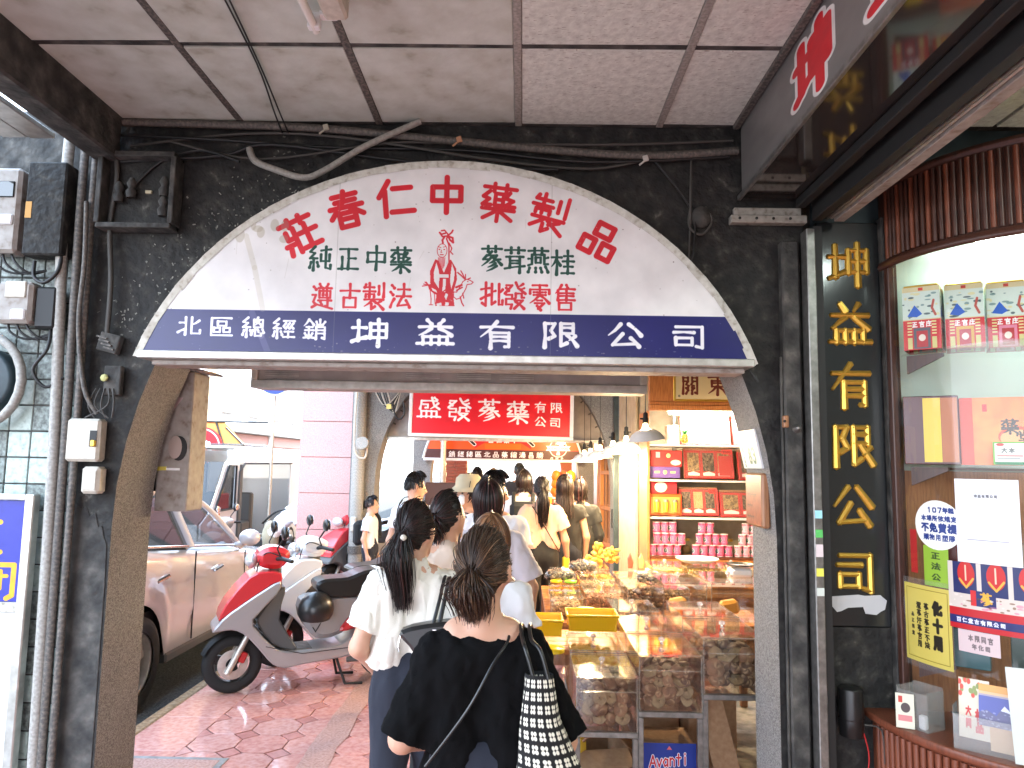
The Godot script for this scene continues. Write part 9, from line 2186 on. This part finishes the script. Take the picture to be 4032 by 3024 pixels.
func build_background() -> void:
	facade("sunlit white shophouse across the road behind the car", -13.0, -4.0, -12.0, 6.5, M.white_wall, Color(0.6, 0.6, 0.62), 3)
	facade("sunlit shophouse with an orange shopfront across the road", -13.0, -12.1, -22.0, 6.5, M.white_wall, Color(0.75, 0.35, 0.06), 4)
	facade("pale shophouse with yellow goods beyond the orange shopfront", -13.0, -22.1, -31.0, 9.5, M.cream_wall, Color(0.6, 0.5, 0.25), 3)
	facade("distant white shophouse at the end of the street", -13.2, -31.1, -44.0, 9.5, M.white_wall, Color(0.5, 0.2, 0.15), 4)
	# round red sign on an orange lattice bracket
	var P := Print.new(128, 128, Color(0.72, 0.08, 0.14)); P.disc(Vector2(64, 64), Vector2(60, 60), Color(0.85, 0.7, 0.7)); P.disc(Vector2(64, 64), Vector2(55, 55), Color(0.72, 0.08, 0.14)); letter(P, "同", Vector2(48, 58), Vector2(56, 64), 4.5, white_c()); letter(P, "化", Vector2(86, 74), Vector2(44, 60), 4.5, white_c())
	var t := thing("round_sign", "round red projecting sign with white characters on an orange lattice frame", "sign", Vector3(-7.9, 2.05, -18.2))
	var b := MB.new(); b.lathe([Vector2(0.5, 0), Vector2(0.5, 0.08)], Transform3D(Basis(Vector3.RIGHT, PI / 2), Vector3.ZERO), 28); obj("disc_rim", b, M.red_matte, t)
	b = MB.new(); var rg := PackedVector3Array()
	for j in 28: rg.append(Vector3(0.5 * cos(TAU * j / 28), 0.5 * sin(TAU * j / 28), 0.081))
	b.fan(rg, true)
	for i in b.v.size(): b.uv[i] = Vector2(b.v[i].x + 0.5, 0.5 - b.v[i].y)
	obj("disc_face", b, printed("round_sign_print", P, 0.4), t)
	b = MB.new(); b.col = Color(0.75, 0.38, 0.1); b.prism(poly([-1.4, -0.7, 0.9, -0.7, 1.3, -0.2, 0.5, 0.62, -1.4, 0.62]), Transform3D(Basis.IDENTITY, Vector3(0, 0, -0.08)), 0.04); obj("orange_board", b, M.vc, t)
	b = MB.new()
	for q in [[-1.4, 0.64, 1.6, 0.64], [-1.4, -0.72, 1.3, -0.72], [0.3, 0.62, 0.8, -0.72], [0.55, 0.5, 1.3, -0.2], [0.5, -0.1, 1.3, -0.2], [0.9, -0.72, 1.3, -0.2]]: b.tube([Vector3(q[0], q[1], -0.02), Vector3(q[2], q[3], -0.02)], 0.025, 5)
	obj("lattice", b, M.dark_metal, t)
	b = MB.new(); b.boxr(Vector3(-1.0, -2.18, -0.1), Vector3(-0.85, 0.7, -0.02)); b.boxr(Vector3(0.5, -2.18, -0.1), Vector3(0.62, -0.7, -0.02)); obj("post", b, M.dark_metal, t)
	# blue round road sign just under the shutter box
	t = thing("road_sign", "round blue road sign peeping below the shutter box", "sign", Vector3(-4.42, -0.1, -13.0))
	b = MB.new(); b.col = Color(0.02, 0.05, 0.4); b.lathe([Vector2(0.3, 0), Vector2(0.3, 0.01), Vector2(0.001, 0.012)], Transform3D(Basis(Vector3.RIGHT, PI / 2), Vector3(0, 3.33, 0)), 24); obj("blue_face", b, M.vc, t)
	b = MB.new(); b.lathe([Vector2(0.301, -0.004), Vector2(0.33, -0.004), Vector2(0.33, 0.006), Vector2(0.301, 0.006)], Transform3D(Basis(Vector3.RIGHT, PI / 2), Vector3(0, 3.33, 0)), 24); obj("white_rim", b, M.white_paint, t)
	b = MB.new(); b.tube([Vector3(0, 0, -0.03), Vector3(0, 3.6, -0.03)], 0.03, 8); obj("post", b, M.alu, t)
	# timber lattice doors past the cream pillar
	for k in 3:
		t = thing("lattice_door", ["tall timber lattice door folded open just past the lamps", "second folded timber lattice door", "third timber lattice door beside the red banner"][k], "door", Vector3(1.28 + k * 0.06, 0, -10.3 - k * 0.75), deg_to_rad(12), "folded timber lattice doors")
		for q in [[-0.03, 0.03, 0.0], [-0.03, 0.03, -0.55]]:
			b = MB.new(); b.boxr(Vector3(q[0], 0, q[2]), Vector3(q[1], 2.5, q[2] - 0.06), 0.005); obj("stile", b, M.wood_orange, t)
		for y in [0.0, 0.55, 0.65, 1.15, 1.65, 2.15, 2.44]:
			b = MB.new(); b.boxr(Vector3(-0.025, y, -0.061), Vector3(0.025, y + 0.05, -0.549), 0.004); obj("rail", b, M.wood_orange, t)
		for z in [-0.2, -0.37]:
			b = MB.new(); b.boxr(Vector3(-0.015, 0.7, z), Vector3(0.015, 2.44, z - 0.03)); obj("lattice_bar", b, M.wood_brown, t)
		b = MB.new(); b.boxr(Vector3(-0.02, 0.05, -0.061), Vector3(0.02, 0.549, -0.549)); obj("lower_panel", b, M.wood_red, t)
	b = MB.new(); b.boxr(Vector3(1.5, 1.5, -12.6), Vector3(1.53, 2.6, -12.75)); tag(obj("red_banner", b, M.red_matte), "narrow red cloth banner hanging among the far doors", "banner")
	t = thing("wall_meter", "small dark switch with a pale plate on the far grey pilaster", "switch", Vector3(1.19, 1.1, -9.66)); b = MB.new(); b.box(Vector3.ZERO, Vector3(0.07, 0.24, 0.05), Basis.IDENTITY, 0.008); obj("case", b, M.black_matte, t); b = MB.new(); b.box(Vector3(0.01, 0.07, 0.027), Vector3(0.035, 0.05, 0.006)); obj("plate", b, M.cream_plastic, t)
	# clutter on the second wall
	t = thing("cable_bundle", "tangle of black and cream cables with a yellow tag left of the red sign", "cable bundle", Vector3(-1.78, 2.5, -9.5))
	for k in 7: wire("cable", [Vector3(-0.2 + k * 0.03, 0.35, 0), Vector3(-0.1 + k * 0.03, 0.12 - k * 0.02, 0.05), Vector3(0.02 + k * 0.02, 0.0 - k * 0.015, 0.06), Vector3(0.2, 0.2, 0.02), Vector3(0.28, 0.4, 0)], 0.008, M.cable_black if k % 3 else M.cream_plastic, t)
	wire("hanging_loop", [Vector3(0.1, 0.05, 0.05), Vector3(0.14, -0.12, 0.06), Vector3(0.2, -0.18, 0.06), Vector3(0.26, -0.1, 0.06), Vector3(0.24, 0.05, 0.05)], 0.014, M.cable_black, t)
	b = MB.new(); b.col = Color(0.7, 0.6, 0.2); b.box(Vector3(0.06, -0.02, 0.08), Vector3(0.06, 0.06, 0.02)); obj("yellow_tag", b, M.vc, t)
	t = thing("flood_lamp", "round grey floodlight with a white cable on the downpipe", "flood lamp", Vector3(-2.03, 1.98, -9.45)); b = MB.new(); b.lathe([Vector2(0.001, 0), Vector2(0.06, 0.01), Vector2(0.085, 0.1), Vector2(0.08, 0.11), Vector2(0.001, 0.1)], Transform3D(Basis(Vector3.RIGHT, PI / 2.4), Vector3.ZERO), 16); obj("head", b, M.conduit, t)
	wire("cable", [Vector3(-0.12, 0.7, -0.04), Vector3(-0.13, 0.2, -0.02), Vector3(-0.1, -0.1, 0.0), Vector3(0.02, -0.16, 0.0), Vector3(0.05, 0.0, 0)], 0.014, M.cream_plastic, t)
	t = thing("socket_box", "small cream socket box on the downpipe", "socket", Vector3(-2.14, 0.98, -9.52)); b = MB.new(); b.box(Vector3.ZERO, Vector3(0.07, 0.18, 0.04), Basis.IDENTITY, 0.008); obj("case", b, M.cream_plastic, t); b = MB.new(); b.box(Vector3(0, 0.02, 0.022), Vector3(0.03, 0.06, 0.006)); obj("switch", b, M.white_paint, t)
	# standing shop board with golden flower
	P = Print.new(256, 320, Color(0.33, 0.24, 0.24))
	for k in 5:
		var a := -PI / 2 + (k - 2) * 0.5
		var tip := Vector2(150, 170) + Vector2(cos(a), sin(a)) * 90
		P.line(PackedVector2Array([Vector2(150, 172), Vector2(150, 172).lerp(tip, 0.6) + Vector2(-14, 0), tip, Vector2(150, 172).lerp(tip, 0.6) + Vector2(16, 4), Vector2(150, 172)]), 3.5, Color(0.8, 0.6, 0.35))
	P.line(PackedVector2Array([Vector2(90, 175), Vector2(150, 172), Vector2(220, 178)]), 3, Color(0.8, 0.6, 0.35))
	t = thing("shop_board", "brown standing shop board with a golden flower outline", "sign", Vector3(-1.05, 0, -11.2)); b = MB.new(); b.quad(Vector3(-0.38, 0.5, 0.02), Vector3(0.38, 0.5, 0.02), Vector3(0.38, 1.46, 0.02), Vector3(-0.38, 1.46, 0.02)); obj("board_face", b, printed("flower_print", P, 0.5), t)
	b = MB.new(); b.boxr(Vector3(-0.4, 0.02, -0.03), Vector3(0.4, 1.48, 0.018), 0.005); obj("board", b, M.wood_dark, t)
	# brick pier, drainpipe and goods beyond the orange sign
	t = thing("brick_pier", "red brick pier beyond the orange sign", "pillar", Vector3(-1.55, 0, -17.2)); b = MB.new(); b.boxr(Vector3(-0.27, 0, -0.02), Vector3(0.27, 3.4, -0.5)); obj("core", b, M.mortar, t)
	var br := MB.new(); br.box(Vector3.ZERO, Vector3(0.245, 0.062, 0.03), Basis.IDENTITY, 0.004); var brm := br.mesh()
	for r in 34:
		for c in 2: obj("brick", brm, M.brick_red, t, Vector3(-0.132 + c * 0.264 + (0.02 if r % 2 else -0.02), 0.06 + r * 0.075, -0.012))
	t = thing("drainpipe", "pale blue-grey drainpipe with collars beside the street opening of the third arch", "pipe", Vector3(-1.62, 0, -15.2)); b = MB.new(); b.tube([Vector3.ZERO, Vector3(0, 3.4, 0)], 0.06, 10); obj("pipe", b, M.alu, t)
	for y in [0.8, 1.5, 2.2]:
		b = MB.new(); b.lathe([Vector2(0.075, 0), Vector2(0.075, 0.08)], Transform3D(Basis.IDENTITY, Vector3(0, y, 0)), 10); obj("collar", b, M.alu, t)
	for q in [[-1.25, 0.9, -18.6, 1.0, Color(0.55, 0.05, 0.04), "red-draped goods stand far down the arcade"], [0.75, 0.85, -13.6, 0.6, Color(0.6, 0.32, 0.1), "small wooden goods stand under the orange bundles"], [0.9, 0.8, -18.5, 0.8, Color(0.6, 0.5, 0.3), "pale goods stand far down the arcade"]]:
		t = thing("goods_stand", q[5], "stall", Vector3(q[0], 0, q[2])); b = MB.new(); b.col = q[4]; b.boxr(Vector3(-q[3] / 2, 0, -0.4), Vector3(q[3] / 2, q[1], 0.4), 0.02); obj("counter", b, M.vc, t)
		b = MB.new(); rng.seed = 9
		for k in 24:
			b.col = [Color(0.7, 0.1, 0.06), Color(0.8, 0.5, 0.1), Color(0.75, 0.7, 0.6)][k % 3]; b.box(Vector3(rng.randf_range(-0.45, 0.45) * q[3], q[1] + 0.06, rng.randf_range(-0.35, 0.35)), Vector3(0.1, rng.randf_range(0.1, 0.3), 0.08), Basis(Vector3.UP, rng.randf()), 0.008)
		obj("goods", b, M.vc, t)
	rng.seed = 12
	for k in 9:
		b = MB.new(); b.col = [Color(0.85, 0.3, 0.02), Color(0.8, 0.12, 0.03), Color(0.85, 0.55, 0.05)][k % 3]
		b.ball(Vector3.ZERO, Vector3(0.1, 0.12, 0.09), 8, Basis(Vector3.BACK, rng.randf()))
		tag(obj("bundle", b, M.vc_gloss, null, Vector3(0.62 + (k % 3) * 0.13, 1.28 + (k / 3) * 0.14, -13.5)), "bright orange and red festive bundle stacked on the wooden stand", "bundle", "festive bundles on the wooden stand")
	for k in 6:
		t = thing("far_lamp", "glowing bare bulb hanging far down the arcade, nearest pair added to light the orange sign", "lamp", Vector3([-0.9, 0.35, 0.9, -0.2, 1.1, 0.75][k], 2.0 + (0.25 if k > 3 else 0.0), [-19.0, -19.5, -18.0, -25.0, -12.6, -14.4][k]), 0, "far glowing bulbs")
		b = MB.new(); b.ball(Vector3.ZERO, Vector3(0.09, 0.1, 0.09), 12); obj("bulb", b, M.bulb_lit, t)
		b = MB.new(); b.tube([Vector3(0, 0.1, 0), Vector3(0, 1.4, 0)], 0.006, 5); obj("cord", b, M.cable_black, t)
		bulb_light(t.position, 1.8 if k < 4 else 0.45, Color(1.0, 0.85, 0.62), 0.1)  # the last two bulbs are added to brighten the orange arched sign
	t = thing("potted_flowers", "hanging bunch of dark cloth and orange flowers far down the arcade", "flowers", Vector3(0.12, 2.2, -20.0))
	b = MB.new(); b.col = Color(0.05, 0.05, 0.08); b.box(Vector3(0, 0.5, 0), Vector3(0.5, 0.9, 0.2), Basis.IDENTITY, 0.08)
	for k in 16: b.col = [Color(0.8, 0.4, 0.05), Color(0.1, 0.3, 0.05), Color(0.7, 0.1, 0.05)][k % 3]; b.ball(Vector3(rng.randf_range(-0.3, 0.3), rng.randf_range(-0.25, 0.1), 0.12), Vector3(0.09, 0.1, 0.08), 7)
	obj("bunch", b, M.vc, t)
